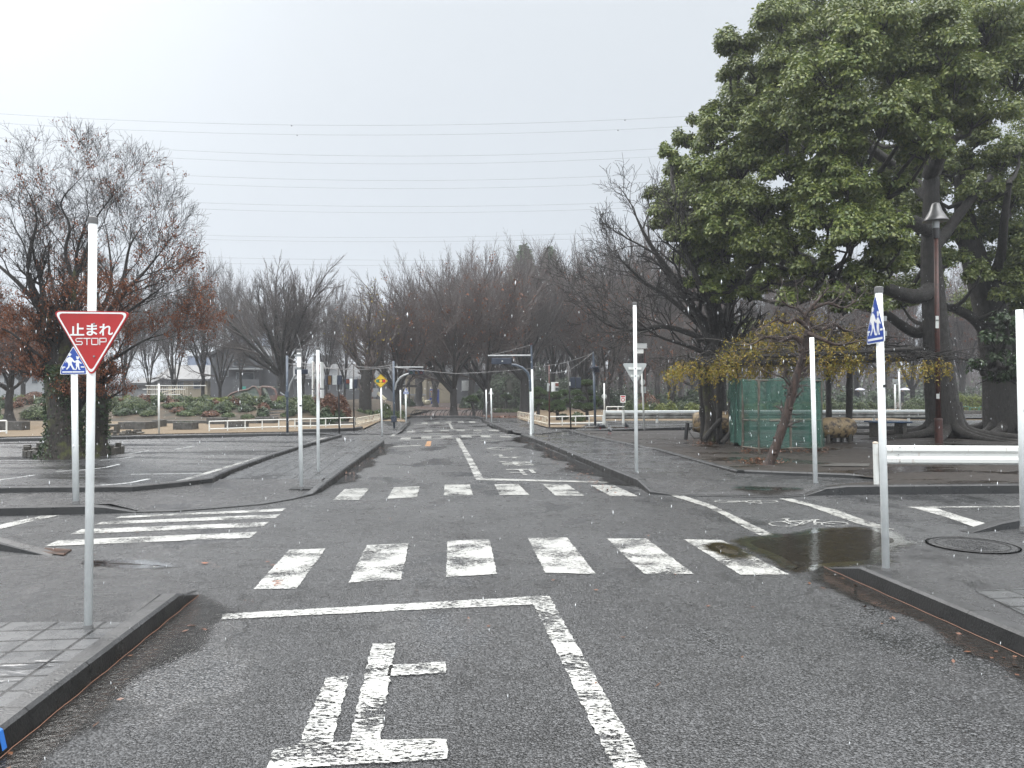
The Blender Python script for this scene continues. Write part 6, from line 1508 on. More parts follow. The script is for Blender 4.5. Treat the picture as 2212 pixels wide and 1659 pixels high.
def bush(name, label, c, rx, rz, seed, mat='hedge', cat='shrub', n=1500, size=.07, group=None, ry=None, jag=.1):
    c = Vector(c); root = thing(name, label, cat, c, group); rs = np.random.RandomState(seed); ry = ry or rx
    d = unit(rs.normal(0, 1, (n, 3))); d[:, 2] = np.where(d[:, 2] < -.1, -d[:, 2], d[:, 2]); ph = rs.uniform(0, 6.28, 6)
    bm = 1 + jag * (np.sin(d[:, 0] * 4 + ph[0]) * np.sin(d[:, 1] * 4 + ph[1]) + .7 * np.sin(d[:, 2] * 6 + ph[2] + d[:, 0] * 5))
    C = d * (bm * rs.uniform(.78, 1.03, n))[:, None] * np.array([rx, ry, rz]) + np.array(c) + np.array([0, 0, rz * .12]); C[:, 2] = np.maximum(C[:, 2], c.z + .01)
    Vt, Q = leaf_quads(C, size, rs, 0, .6, Nn=unit(d + np.array([0, 0, .3]))); array_mesh('foliage', Vt, Q, MT[mat], root)
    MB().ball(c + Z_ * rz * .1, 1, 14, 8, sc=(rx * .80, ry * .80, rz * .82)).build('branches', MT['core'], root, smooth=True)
    return root
# ================================================================ mound, hedges, shrubs
def sm01(x): x = max(0.0, min(1.0, x)); return x * x * (3 - 2 * x)
def mz(x, y):
    k = sm01((y - 37.2) / 5.0) * sm01((-7.2 - x) / 3.5) * (1 - .75 * sm01((x + 16.2) / -.01) * 0)
    st = math.exp(-((x - (-12.35 - (y - 38) * .06)) / .9) ** 2)
    return .115 + k * (.72 + .10 * math.sin(x * .9) + .06 * math.sin(y * 1.7 + x * .4)) - .18 * st * k
nx, ny = 110, 26; vs = []; fs = []
for j in range(ny):
    for i in range(nx): x = -58 + 51.5 * i / (nx - 1); y = 36.6 + 26 * (j / (ny - 1)) ** 1.5; vs.append((x, y, mz(x, y)))
for j in range(ny - 1):
    for i in range(nx - 1): a = j * nx + i; fs.append((a, a + 1, a + nx + 1, a + nx))
o = MB().add(vs, fs).build('mound', MT['mound'], smooth=True); o['kind'] = 'structure'
for i in range(6):
    y = 38.0 + i * .62; x = -12.35 - (y - 38) * .06; c = Vector((x, y, mz(x, y) + .02)); MB().box(c - Z_ * .03, (.8, .3, .08), .05).build('stone_step', MT['strip'], loc=c, bevel=.01)['kind'] = 'structure'
def shr(px, topy, hw, Y, mat='hedge', label=None, seed=None, z=None, n=None, size=None, flatk=1.0, cat='shrub', group=None, jag=.10, ry=None):
    b = V(px, 845, Y); z = mz(b.x, b.y) if z is None else z; b.z = z; rx = hw * Y / F; rz = (V(px, topy, Y).z - z) / 1.13
    return bush('shrub', label, b, rx, rz, seed or int(abs(px * 7 + Y) + 3), mat, cat, n or int(1200 + 900 * rx), size or .085, group, ry=ry or rx * .85, jag=jag)
shr(75, 846, 25, 47, 'brownshrub', 'rounded russet-brown shrub on the mound left of the mossy trunk', jag=.04, n=3500)
shr(82, 877, 33, 38.5, 'hedge', 'big dark green shrub low on the mound beside the mossy trunk', n=3500)
shr(22, 868, 30, 42, 'hedge', 'green shrub on the mound at the left edge of the picture')
shr(6, 898, 22, 38.4, 'hedge', 'low green bush at the foot of the mound by the left edge')
shr(230, 852, 28, 41, 'hedge', 'dark green shrub just right of the stop sign pole', n=3000)
shr(290, 858, 34, 40.3, 'hedge', 'broad olive-green shrub left of the thin plaza post', n=3500)
shr(322, 886, 17, 39, 'hedge', 'small dark shrub directly behind the thin plaza post')
shr(529, 850, 20, 42, 'hedge', 'upright green shrub below the play vehicle windscreen')
shr(535, 896, 14, 38.6, 'hedge', 'small round green bush left of the mound steps')
shr(570, 870, 12, 40.5, 'brownshrub', 'thin russet shrub just left of the mound steps')
shr(617, 893, 11, 39, 'hedge', 'small round green bush just right of the mound steps')
shr(660, 854, 23, 40, 'hedge', 'large rounded green shrub between the two white poles and the mast', n=4000, jag=.05)
shr(385, 868, 30, 41, 'hedge', 'wide green shrub right of the thin plaza post', n=3200)
shr(437, 866, 28, 41, 'hedge', 'green shrub on the mound below the pale house wall', n=3000)
shr(486, 870, 24, 41, 'hedge', 'green shrub on the mound left of the play vehicle', n=2600)
shr(402, 888, 20, 39.3, 'hedge', 'low dark shrub on the mound slope above the middle planter box')
shr(455, 888, 18, 39.2, 'brownshrub', 'low brown-tinged shrub on the mound slope')
shr(494, 892, 13, 39, 'hedge', 'very small round bush on the slope left of the mound steps')
GH = 'yellow-green hedge plants along the top of the mound'
i = 0
for px in range(-40, 700, 21):
    if 572 < px < 600: continue
    shr(px, 857 + 3 * math.sin(px * .11), 17, 46.5 + .5 * math.sin(px), 'limehedge' if (px // 21) % 3 else 'hedge', 'yellow-green clipped plant in the long hedge along the mound top', group=GH, n=1300)
shr(711, 850, 18, 34.5, 'brownshrub', 'round russet shrub between the black signal pole and the left poles', z=.5, jag=.04, n=3800)
shr(737, 853, 16, 36, 'brownshrub', 'round russet shrub just right of the black signal pole', z=.5, jag=.04, n=3000)
shr(743, 863, 14, 34.5, 'brownshrub', 'dark red-brown shrub below the pedestrian signal', z=.3, jag=.06, n=3000)
shr(703, 884, 18, 33.5, 'dkleaf', 'loose dark green shrub behind the low white fence', z=.12, n=2200, jag=.25)
shr(733, 888, 13, 33.8, 'dkleaf', 'loose green shrub behind the fence below the red-brown shrub', z=.12, n=1500, jag=.25)
for i, (px, ty, hw, Y) in enumerate(((776, 884, 12, 44), (797, 885, 12, 44), (818, 885, 11, 44), (835, 887, 10, 41.5), (851, 887, 10, 41.5), (867, 887, 10, 41.5))):
    shr(px, ty, hw, Y, 'hedge', 'low clipped olive hedge plant by the far left block', z=.1, group='low olive hedge at the far left block', n=900)
shr(834, 872, 13, 47, 'hedge', 'round green bush behind the overhead lamp mast', z=.1)
GB = 'dark low brush plants covering the mound slope'
rb = random.Random(8)
for k in range(110):
    px = rb.uniform(-30, 690); Y = rb.uniform(39.0, 45.5)
    if 575 < px < 602: continue
    b_ = V(px, 845, Y); h_ = mz(b_.x, b_.y) + rb.uniform(.25, .5); ty = 845 - (h_ - CH) * F / Y
    shr(px, ty, rb.uniform(9, 19), Y, rb.choice(('hedge', 'dkleaf', 'hedge', 'brownshrub', 'dkleaf')), 'low scrubby plant among the brush covering the mound slope', group=GB, n=900, jag=.28, seed=900 + k)
# right-hand hedges
shr(1361, 866, 17, 42, 'hedge', 'rounded olive-green bush behind the give-way pole', z=.25, n=2600)
GH2 = 'bright green hedge plants behind the long far guardrail'
for k, px in enumerate(range(1388, 1780, 21)):
    shr(px, 869 + 2.5 * math.sin(k * 1.3), 16, 42 + .4 * math.sin(k * 2), 'hedge' if k % 3 == 1 else 'limehedge', 'bright green plant in the hedge behind the long far guardrail', z=.25, group=GH2, n=1300)
for k, px in enumerate(range(1800, 1905, 20)): shr(px, 868, 15, 46, 'hedge', 'dark green plant in the hedge below the white umbrella', z=.2, group='dark hedge plants below the white umbrella', n=1200)
shr(1795, 862, 20, 50, 'hedge', 'rounded dark green bush left of the white umbrella', z=.2)
shr(1975, 861, 28, 46, 'hedge', 'large rounded dark green bush left of the big trunk', z=.25, n=3000, jag=.05)
for k, px in enumerate(range(2040, 2125, 14)): shr(px, 853, 12, 50, 'limehedge', 'lime green hedge plant between the two giant trunks', z=.25, group='lime hedge between the two giant trunks', n=1100)
shr(1400, 850, 28, 50, 'brownshrub', 'clump of brown dry grass behind the bright hedge', z=.2, n=1600, jag=.3)
# dark evergreens low in the wood
GE = 'dark evergreen bushes low in the wood behind the road end'
for k, (px, ty, hw, Y) in enumerate(((1075, 800, 40, 75), (1110, 790, 38, 72), (1165, 800, 35, 70), (1215, 810, 35, 76), (1265, 815, 30, 70), (1310, 835, 30, 66), (1040, 845, 22, 66), (1345, 845, 26, 70), (1440, 850, 30, 62), (1500, 845, 30, 60), (1560, 850, 30, 60),
                                      (1620, 850, 34, 62), (1690, 845, 34, 62), (1760, 850, 34, 60), (1830, 850, 30, 66), (1900, 845, 34, 66), (2000, 850, 30, 66), (2070, 850, 34, 66), (2150, 845, 40, 60), (2230, 845, 40, 60), (1010, 858, 14, 72), (880, 862, 14, 80), (1140, 858, 20, 62))):
    shr(px, ty, hw, Y, 'dkleaf', 'dark evergreen bush low in the wood behind the road end', z=0, group=GE, n=2600, size=.17, jag=.2)
for k, (px, ty, hw) in enumerate(((1075, 882, 12), (1095, 883, 12), (1113, 882, 10))): shr(px, ty, hw, 58, 'hedge', 'low green hedge plant behind the two white sign poles', z=0, group='low hedge behind the two white sign poles', n=800)
# --- far wood: thickets nobody could count
rs = np.random.RandomState(17); pl_ = []
for i in range(5200):
    px = rs.uniform(-300, 2500); Y = rs.uniform(112, 150); right = px > 800
    b = np.array(V(px, 845, Y)); b[2] = 0
    tph = (14 if right else 7.5) * rs.uniform(.35, 1.0) * (1 if px < 1500 else .8)
    if i % 2: tph *= .45
    if px < 860: tph *= .5
    ln = np.array([rs.normal(0, .16), rs.normal(0, .1), 1.0]); mid = b + ln * tph * .5 + rs.normal(0, .25, 3) * np.array([1, 1, 0]); e = b + ln * tph + rs.normal(0, .6, 3) * np.array([1, 1, 0])
    r_ = rs.uniform(.03, .13) if i % 6 else .22
    pl_.append((np.array([b, mid, e]), np.array([r_, r_ * .7, .02]), 2))
    for k in range(3):
        q_ = mid + (e - mid) * rs.uniform(0, .8); d_ = np.array([rs.normal(0, .9), rs.normal(0, .5), rs.uniform(.5, 1.6)]); pl_.append((np.array([q_, q_ + d_ * .9, q_ + d_ * rs.uniform(1.3, 2)]), np.array([.035, .025, .012]), 3))
Vt, Q = tube_arrays(pl_, (4, 4, 4, 3)); o = array_mesh('far_wood', Vt, Q, MT['twigfar'] if 'twigfar' in MT else MT['twig']); o['kind'] = 'stuff'
C = np.stack([rs.uniform(-95, 120, 30000), rs.uniform(104, 130, 30000), np.abs(rs.normal(0, 1.5, 30000))], 1)
C = C[(C[:, 0] > -12) | (C[:, 2] < 1.3)]
Vt, Q = leaf_quads(C, .5, rs, .3, .5); o = array_mesh('far_undergrowth', Vt, Q, MT['dkleaf']); o['kind'] = 'stuff'
# --- clipped pines
def pine(label, trunk, pads, Y, seed):
    root = thing('clipped_pine', label, 'pine tree', trunk[0]); rs = np.random.RandomState(seed)
    MB().tube(trunk, [.10, .085, .07, .06, .04][:len(trunk)], 8).build('trunk', MT['bark'], root)
    mb = MB()
    for px, py, hw, hh, dy in pads:
        c = V(px, py, Y + dy); j = min(trunk, key=lambda p: abs(p.z - c.z + .1)); mb.tube([j, (j + c) / 2 - Z_ * .06, c - Z_ * .03], [.045, .035, .03], 5)
        rx, rz = hw * Y / F, hh * Y / F; n = int(500 + 2600 * rx); d = unit(rs.normal(0, 1, (n, 3))); d[:, 2] = np.where(d[:, 2] < -.25, -d[:, 2], d[:, 2])
        C = d * rs.uniform(.72, 1.04, (n, 1)) * np.array([rx, rx * .9, rz]) + np.array(c)
        Vt, Q = leaf_quads(C, .07, rs, 0, .35, Dn=d * 1.2 + np.array([0, 0, .5])); fo = array_mesh('foliage_pad', Vt, Q, MT['pine'], root)
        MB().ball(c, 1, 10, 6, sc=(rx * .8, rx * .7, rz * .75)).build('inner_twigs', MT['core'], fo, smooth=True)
    mb.build('branches', MT['bark'], root)
Y = 38.5
pine('clipped cloud-pruned pine with low rounded pads, left of the black twin-box pole', [V(1205, 918, Y), V(1204, 890, Y), V(1201, 870, Y), V(1207, 852, Y)],
     [(1202, 856, 14, 10, 0), (1218, 850, 13, 7, .5), (1206, 873, 15, 8, -.3), (1190, 885, 9, 8, -.3), (1211, 884, 12, 7, -.6), (1226, 868, 12, 6, .3), (1182, 874, 9, 6, .5)], Y, 1)
pine('loose clipped pine left of the rusty signal pole', [V(1163, 905, 44), V(1163, 880, 44), V(1166, 860, 44)], [(1163, 843, 10, 6, 0), (1170, 850, 12, 8, 0), (1158, 855, 10, 9, 0), (1165, 870, 15, 7, 0), (1152, 878, 8, 5, 0), (1175, 882, 9, 6, 0)], 44, 2)
pine('tallest clipped pine with stacked pads between the black pole and the slate mast', [V(1270, 915, Y), V(1268, 890, Y), V(1271, 865, Y), V(1266, 845, Y), V(1268, 832, Y)],
     [(1268, 829, 16, 8, 0), (1245, 850, 13, 6, 0), (1275, 850, 14, 6, .3), (1252, 862, 12, 5, -.4), (1248, 878, 16, 7, -.3), (1272, 881, 18, 9, -.5), (1290, 872, 10, 9, .2), (1283, 862, 9, 5, 0)], Y, 3)
shr(1248, 892, 16, 36.5, 'hedge', 'round low green bush behind the white fence of the pine garden', z=.2, n=2200, jag=.05)
shr(1215, 895, 12, 39, 'dkleaf', 'low dark bush behind the fence left of the round one', z=.2, n=1200)
pine('small umbrella-shaped pine on a thin trunk at the road end', [V(1024, 900, 48), V(1023, 885, 48), V(1020, 870, 48)], [(1019, 862, 12, 7, 0), (1026, 866, 8, 5, 0), (1012, 865, 8, 5, 0)], 48, 4)
pine('small dark pine on a thin stem before the wood, left of the tall mast', [V(985 + 109, 887, 60), V(1094, 870, 60), V(1092, 862, 60)], [(1092, 857, 11, 5, 0), (1100, 860, 8, 5, 0)], 60, 5)
# --- palm-like tuft behind the leaning tree
b = V(1575, 930, 34); b.z = .1; root = thing('palm_tree', 'pale green fan palm showing between the black trunks above the wisteria', 'palm tree', b); rs = np.random.RandomState(4)
MB().tube([b, V(1590, 790, 34), V(1592, 745, 34)], [.14, .12, .12], 8).build('trunk', MT['bark'], root)
C = []; Dv = []; c0 = np.array(V(1592, 738, 34))
for k in range(26):
    az = k * 2.4; el = rs.uniform(-.4, 1.1); d = np.array([math.cos(az) * math.cos(el), math.sin(az) * math.cos(el), math.sin(el)]); e = c0 + d * .75
    for j in range(16): C.append(e); Dv.append(unit(d + rs.normal(0, .55, 3) + np.array([0, 0, -.5])) * 6)
Vt, Q = leaf_quads(np.array(C), .55, rs, 0, .09, Dn=np.array(Dv)); array_mesh('fronds', Vt, Q, MT['limehedge'], root)

# ================================================================ wisteria shelter and net enclosure
Y0 = 21.0
root = thing('wisteria_arbour', 'timber arbour on dark rough posts roofed with yellowing wisteria', 'arbour', V(1650, 965, Y0)); AR = root
def gpost(px, basey, topy, wpx, z=.13, bend=0, nm='post', r2=1.0):
    b = G(px, basey, z); Y = b.y; r = wpx / 2 / F * Y; rr = random.Random(int(px))
    pts = []; rad = []
    for k in range(9):
        t_ = k / 8; p = b + (V(px + bend, topy, Y) - b) * t_; pts.append(p + Vector((rr.uniform(-.02, .02), rr.uniform(-.02, .02), 0)) * (k > 0)); rad.append(r * (1.12 - .12 * t_) * rr.uniform(.9, 1.12))
    return MB().tube(pts, rad, 12).build(nm, MT['bark'], AR, smooth=True)
gpost(1520, 953, 790, 12, bend=-6); gpost(1554, 959.5, 780, 13, bend=-3); gpost(1592.5, 963, 775, 13, bend=-4); gpost(1835, 950, 770, 12); gpost(1790, 940, 775, 11); gpost(1700, 935, 775, 10); gpost(1905, 940, 760, 14)
mb = MB()
for a, b_, r in ((V(1500, 792, 21.5), V(1960, 776, 24), .07), (V(1560, 787, 19.6), V(1990, 768, 21), .075), (V(1640, 770, 19), V(1990, 752, 20), .06)): mb.tube([a, (a + b_) / 2 - Z_ * .03, b_], r, 8)
mb.build('beam', MT['bark'], root)
mb = MB()
for k in range(15):
    x_ = 1510 + k * 32; mb.tube([V(x_, 783 - k * .6, 19.0), V(x_ - 8, 781 - k * .6, 24)], .035, 6)
tag(mb.build('rafters', MT['bark'], root), kind='stuff')
# old wisteria stems
for pts, r in (([V(1531, 952, 22), V(1536, 900, 22), V(1527, 850, 22), V(1530, 800, 21.8)], .19), ([V(1560, 957, 20.6), V(1578, 935, 20.6), V(1587, 912, 20.5), V(1574, 880, 20.6), V(1584, 850, 20.8), V(1577, 810, 21)], .075), ([V(1522, 950, 21), V(1540, 925, 21), V(1558, 905, 21)], .09)):
    bg_, _, _ = custom_limbs(root, [(pts, r, r * .6)], 'x', None, 1, subk=0); Vt, Q = tube_arrays(bg_, (12, 12)); array_mesh('vine_stem', Vt, Q, MT['mossbark'] if r > .15 else MT['bark'], root, smooth=True)
# vines and leaves
rs = np.random.RandomState(12); pl_ = []; C = []
for k in range(220):
    px = rs.uniform(1440, 2050); Y = rs.uniform(18.8, 23.5); py = 785 - 62 * math.exp(-((px - 1760) / 190) ** 2) * rs.uniform(.1, 1.25) - (px - 1450) * .02 + rs.uniform(-6, 8)
    if px < 1560: py = 778 + rs.uniform(-8, 8) - (px - 1440) * .02
    a = np.array(V(px, py, Y)); d = np.array([rs.normal(0, .5), rs.normal(0, .5), rs.normal(0, .10)]); m_ = a + d * .8; e = a + d * 1.5 + np.array([0, 0, -rs.uniform(0, .35)])
    pl_.append((np.array([a, (a + m_) / 2 + rs.normal(0, .05, 3), m_, e]), np.array([.022, .018, .012, .006]), 3))
    for j in range(3): q_ = a + d * rs.uniform(0, 1.4); pl_.append((np.array([q_, q_ + rs.normal(0, .14, 3), q_ + rs.normal(0, .28, 3)]), np.array([.007, .005, .003]), 4))
Vt, Q = tube_arrays(pl_, (6, 6, 5, 4, 3)); array_mesh('vines', Vt, Q, MT['bark'], root)
n = 3000
px = rs.uniform(1440, 2065, n); dens_p = np.where(px < 1540, .4, np.where(px < 1860, 1, .16)); keep = rs.uniform(0, 1, n) < dens_p; px = px[keep]
H_ = 100 * np.exp(-((px - 1730) / 175) ** 2)
py = 790 - H_ * rs.beta(1.1, 1.3, len(px)) * 1.25 + 14 + 10 * np.sin(px * .05) * np.sin(px * .021 + 1) - (px - 1450) * .02 + rs.normal(0, 9, len(px)) + (rs.uniform(0, 1, len(px)) < .12) * rs.uniform(5, 32, len(px)); Yv = rs.uniform(18.6, 22.5, len(px))
cl = np.array([V(a, b, c) for a, b, c in zip(px, py, Yv)])
# leaflets in hanging feathered leaves
for q_ in cl:
    d = unit(np.array([rs.normal(0, .6), rs.normal(0, .6), -.55])); L = rs.uniform(.14, .26)
    for j in range(9): t_ = (j + .5) / 9; C.append((q_ + d * L * t_ + np.array([rs.normal(0, .018), rs.normal(0, .018), -.05 * t_ * t_]), d))
P_ = np.array([c[0] for c in C]); D_ = np.array([c[1] for c in C])
Vt, Q = leaf_quads(P_, .065, rs, .4, .5, Dn=D_); array_mesh('leaves', Vt, Q, MT['yellowleaf'], root)
# leaning flaky-barked tree in front
b = G(1662, 1003, .135); Y = b.y
root = thing('crape_myrtle', 'leaning knobbly red-brown trunk with leafless twisted boughs in front of the green net', 'tree', b)
W_ = lambda L: [V(a, c, Y + (d[0] if d else 0)) for a, c, *d in L]
big, small, tips = custom_limbs(root, [(W_([(1658, 1008), (1672, 975), (1690, 925), (1703, 880), (1712, 840), (1728, 790), (1738, 750), (1744, 715)]), .095, .058), (W_([(1738, 760), (1752, 735), (1745, 705), (1738, 685), (1752, 665), (1765, 650)]), .07, .03),
    (W_([(1736, 745), (1715, 728), (1690, 735), (1660, 728), (1640, 735)]), .06, .02), (W_([(1742, 705), (1720, 690), (1700, 698), (1680, 690), (1660, 700)]), .05, .015), (W_([(1748, 700, .2), (1775, 712, .3), (1800, 700, .4), (1830, 715, .5), (1870, 705, .6)]), .055, .015),
    (W_([(1745, 720, -.2), (1780, 735, -.4), (1810, 745, -.5), (1850, 738, -.5)]), .05, .015), (W_([(1752, 668), (1790, 655), (1820, 665), (1850, 650)]), .04, .012), (W_([(1745, 690), (1725, 668), (1705, 662), (1690, 650)]), .035, .012),
    (W_([(1712, 840), (1700, 825), (1690, 815), (1668, 808), (1650, 802)]), .025, .006), (W_([(1712, 835), (1730, 822), (1750, 800)]), .02, .006)], 'x', None, 6, kids=(0, 0, 3, 3), sub=6, subk=.42, tip=.0035, lift=.02, spread=(25, 70))
rsn = np.random.RandomState(2); R_ = big[0][1]; R_ *= (1 + .14 * rsn.rand(len(R_))); R_[0] *= 1.35; R_[1] *= 1.15
Vt, Q = tube_arrays(big, (14, 14)); array_mesh('trunk', Vt, Q, MT['myrtlebark'], root, smooth=True); Vt, Q = tube_arrays(small, (5, 5, 4, 3)); array_mesh('crown', Vt, Q, MT['twigred'], root)
mb = MB(); rk_ = random.Random(9)
for k in range(26):
    i = rk_.randrange(2, len(big[0][0]) - 2); p = Vector(big[0][0][i]); a = rk_.uniform(0, 6.28); mb.ball(p + Vector((math.cos(a) * .07, math.sin(a) * .07, rk_.uniform(-.05, .05))), rk_.uniform(.025, .055), 7, 5, sc=(1, 1, .8))
tag(mb.build('bark_knots', MT['myrtlebark'], root, smooth=True), kind='stuff')
# green net enclosure
t = NT('green_construction_net')
at_ = t.noise(1.2, 4, src=t.mapc((3.5, 3.5, .25))); wv = t.math('ADD', t.math('MULTIPLY', t.rng(at_, .3, .7, 0, 1), .34), .34)
t.set('Base Color', t.mix(t.rng(at_, .35, .7), (.018, .075, .055), (.06, .17, .13))); t.set('Roughness', .5)
tr_n = t.n('ShaderNodeBsdfTransparent'); mx = t.n('ShaderNodeMixShader'); t.l(wv, mx.inputs[0]); t.l(tr_n.outputs[0], mx.inputs[1]); t.l(t.b.outputs[0], mx.inputs[2]); t.l(mx.outputs[0], t.out.inputs[0]); MT['net'] = t.m
c0, c1, c2, c3_ = V(1606, 966, 18.6), V(1641, 970, 17.9), V(1776, 963, 18.3), V(1768, 950, 20.6)
zb, zt = .25, V(1641, 817, 17.9).z
root = thing('net_enclosure', 'box-shaped timber frame wrapped in translucent green netting', 'enclosure', Vector((c1.x, c1.y, .13)))
path = []; rs = np.random.RandomState(20)
for a, b_ in ((c0, c1), (c1, c2), (c2, c3_), (c3_, Vector((c0.x + .3, c0.y + 2.2, 0))), (Vector((c0.x + .3, c0.y + 2.2, 0)), c0)):
    L = (b_ - a).length; n = int(L / .045)
    for k in range(n): path.append((a + (b_ - a) * (k / n), (b_ - a).normalized()))
nr = 16; vs = []; fs = []; m_ = len(path)
for j in range(nr + 1):
    t_ = j / nr; z = zb + (zt - zb) * t_
    for i, (p, d) in enumerate(path):
        s_ = Vector((-d.y, d.x, 0)); w_ = .022 * math.sin(i * .55 + 1.4 * math.sin(j * .3)) + .03 * math.sin(i * .21 + j * .25) + .012 * math.sin(i * 1.7 + j)
        sag = .03 * math.sin(i * .13) * (1 if j == nr else 0)
        vs.append(Vector((p.x, p.y, z - sag - (.02 * math.sin(i * .3) if j == 0 else 0))) + s_ * w_)
for j in range(nr):
    for i in range(m_): i2 = (i + 1) % m_; fs.append((j * m_ + i, j * m_ + i2, (j + 1) * m_ + i2, (j + 1) * m_ + i))
MB().add(vs, fs).build('net', MT['net'], root, smooth=True)
MT['wood'] = M('wet_grey_timber', (.06, .05, .038), (.13, .11, .085), rough=.55, ns=8)
for p in (c0, c1, c2, c3_, (c1 + c2) / 2, Vector((c0.x + .3, c0.y + 2.2, 0))): MB().tube([Vector((p.x, p.y + .04, .08)), Vector((p.x, p.y + .04, zt - .03))], .03, 6).build('frame_post', MT['wood'], root)
for zz in (.24, .9, zt - .05):
    for a, b_ in ((c0, c1), (c1, c2), (c2, c3_)): MB().tube([Vector((a.x, a.y + .03, zz)), Vector((b_.x, b_.y + .03, zz))], .022, 6).build('frame_rail', MT['wood'], root)
for zz in (.62, 1.05, 1.35):
    for a, b_ in ((c0, c1), (c1, c2)): MB().tube([Vector((a.x, a.y - .055, zz)), Vector(((a.x + b_.x) / 2, (a.y + b_.y) / 2 - .055, zz - .02)), Vector((b_.x, b_.y - .055, zz))], .004, 4).build('cord', MT['dark'], root)
# clutter inside and beside
MT['tan'] = M('peeling_tan_paint', (.26, .19, .10), (.05, .035, .025), rough=.5, ns=7, lo=.45, hi=.6, bs=30, bd=.01)
def barrel(name, label, c, r, L, yaw, saddle=True):
    root = thing(name, label, 'play sculpture', c); d = Vector((math.cos(yaw), math.sin(yaw), 0)); z0 = c.z + r + .12
    pts = [Vector((c.x, c.y, z0)) + d * (L * (k / 8 - .5)) for k in range(9)]; rad = [r * q_ for q_ in (.82, .96, 1, 1.0, 1.0, 1.0, 1, .96, .82)]
    MB().tube(pts, rad, 20).build('body', MT['tan'], root, smooth=True)
    for s_ in (-.33, .33):
        for t_ in (-.6, .6): p = Vector((c.x, c.y, 0)) + d * L * s_ + Vector((-d.y, d.x, 0)) * r * t_; MB().tube([Vector((p.x, p.y, c.z)), Vector((p.x, p.y, z0 - r * .3))], r * .2, 8).build('leg', MT['block'], root)
    return root
p = G(1820, 958, .13); barrel('barrel_sculpture', 'peeling tan barrel-shaped concrete play animal lying right of the net', Vector((p.x, p.y + .5, .13)), .30, 1.1, .25)
p = G(1580, 950, .13); barrel('barrel_sculpture', 'tan and black barrel-shaped concrete play animal behind the dark arbour posts', Vector((p.x, p.y + 1.2, .13)), .36, 1.7, -.15)
p = G(1790, 955, .13); c = Vector((p.x - .05, p.y + .3, .13))
root = thing('stone_stool', 'tan slab seat on dark legs right of the green net enclosure', 'seat', c); MB().box(c + Z_ * .56, (.75, .5, .12), .1).build('seat', MT['tan'], root, bevel=.02)
for s_ in (-.25, .25): MB().box(c + Vector((s_, 0, .25)), (.14, .35, .5), .1).build('leg', MT['block'], root)
p = V(1918, 945, 24); c = Vector((p.x, p.y, .13)); root = thing('picnic_table', 'dark blue table top on black legs beside the near right sign pole', 'table', c)
MT['bluetop'] = M('dark_blue_paint', (.015, .05, .11), (.01, .03, .06), rough=.25)
MB().box(c + Z_ * .50, (1.15, .8, .06), .05).build('table_top', MT['bluetop'], root, bevel=.02)
for s_ in (-.4, .4): MB().box(c + Vector((s_, 0, .24)), (.12, .5, .48), .05).build('leg', MT['block'], root)
p = G(1481, 950, .13); root = thing('leaning_stake', 'short black stake with tied cord left of the arbour posts', 'post', p); MB().tube([p, V(1485, 913, p.y)], [.06, .055], 10).build('post', MT['blackpole'], root); MB().tube([V(1485, 917, p.y), V(1503, 925, p.y), V(1530, 915, p.y)], .01, 5).build('cord', MT['wire'], root)
MB().tube([V(1487, 918, p.y), V(1490, 935, p.y), V(1500, 948, p.y), V(1510, 946, p.y)], .01, 5).build('cord', MT['dark'], root)
# --- block ring on the plaza
def block_ring(label, c, rx, ry, n, h, seed, gaps=()):
    root = thing('block_ring', label, 'stone edging', c); rr = random.Random(seed); mb = MB()
    for k in range(n):
        if k in gaps: continue
        a = 2 * math.pi * k / n; p = c + Vector((rx * math.cos(a), ry * math.sin(a), 0)); w_ = 2 * math.pi * rx / n * rr.uniform(.75, .98)
        tall = rr.choice((.0, .0, .0, .09, .1)); hh = h * rr.uniform(.85, 1.1); mb.box(p + Z_ * (hh / 2), (w_, w_ * rr.uniform(.8, 1.1), hh), a + rr.uniform(-.15, .15))
        if tall: mb.box(p + Z_ * (hh + tall / 2 - .002), (w_ * .7, w_ * .6, tall), a + rr.uniform(-.3, .3))
    for k in range(n):
        a = 2 * math.pi * (k + .5) / n; p = c + Vector((rx * .99 * math.cos(a), ry * .99 * math.sin(a), 0)); mb.box(p + Z_ * h * .35, (.17, .17, h * .7), a)
    tag(mb.build('blocks', MT['block'], root, bevel=.008), kind='stuff'); MB().lathe(c, [(.01, .03), (rx * .93, .05), (rx * .95, 0)], 30).build('soil', MT['soil'], root)
p = G(146, 984, 0); block_ring('stacked dark block ring around the mossy trunk on the plaza', Vector((p.x, p.y + .3, .004)), 1.02, 1.0, 30, .17, 4)
p = G(232, 947, 0); block_ring('smaller dark block ring further back on the plaza with an arch block', Vector((p.x, p.y + .6, .004)), .75, .8, 22, .16, 5)
p = G(240, 944, 0); c = Vector((p.x, p.y, .13)); root = thing('arch_block', 'square concrete arch block standing on the rear block ring', 'concrete block', c)
for s_ in (-.2, .2): MB().box(c + Vector((s_, 0, .12)), (.11, .22, .24)).build('side', MT['block'], root, bevel=.01)
MB().box(c + Z_ * .28, (.5, .22, .09)).build('lintel', MT['block'], root, bevel=.02)
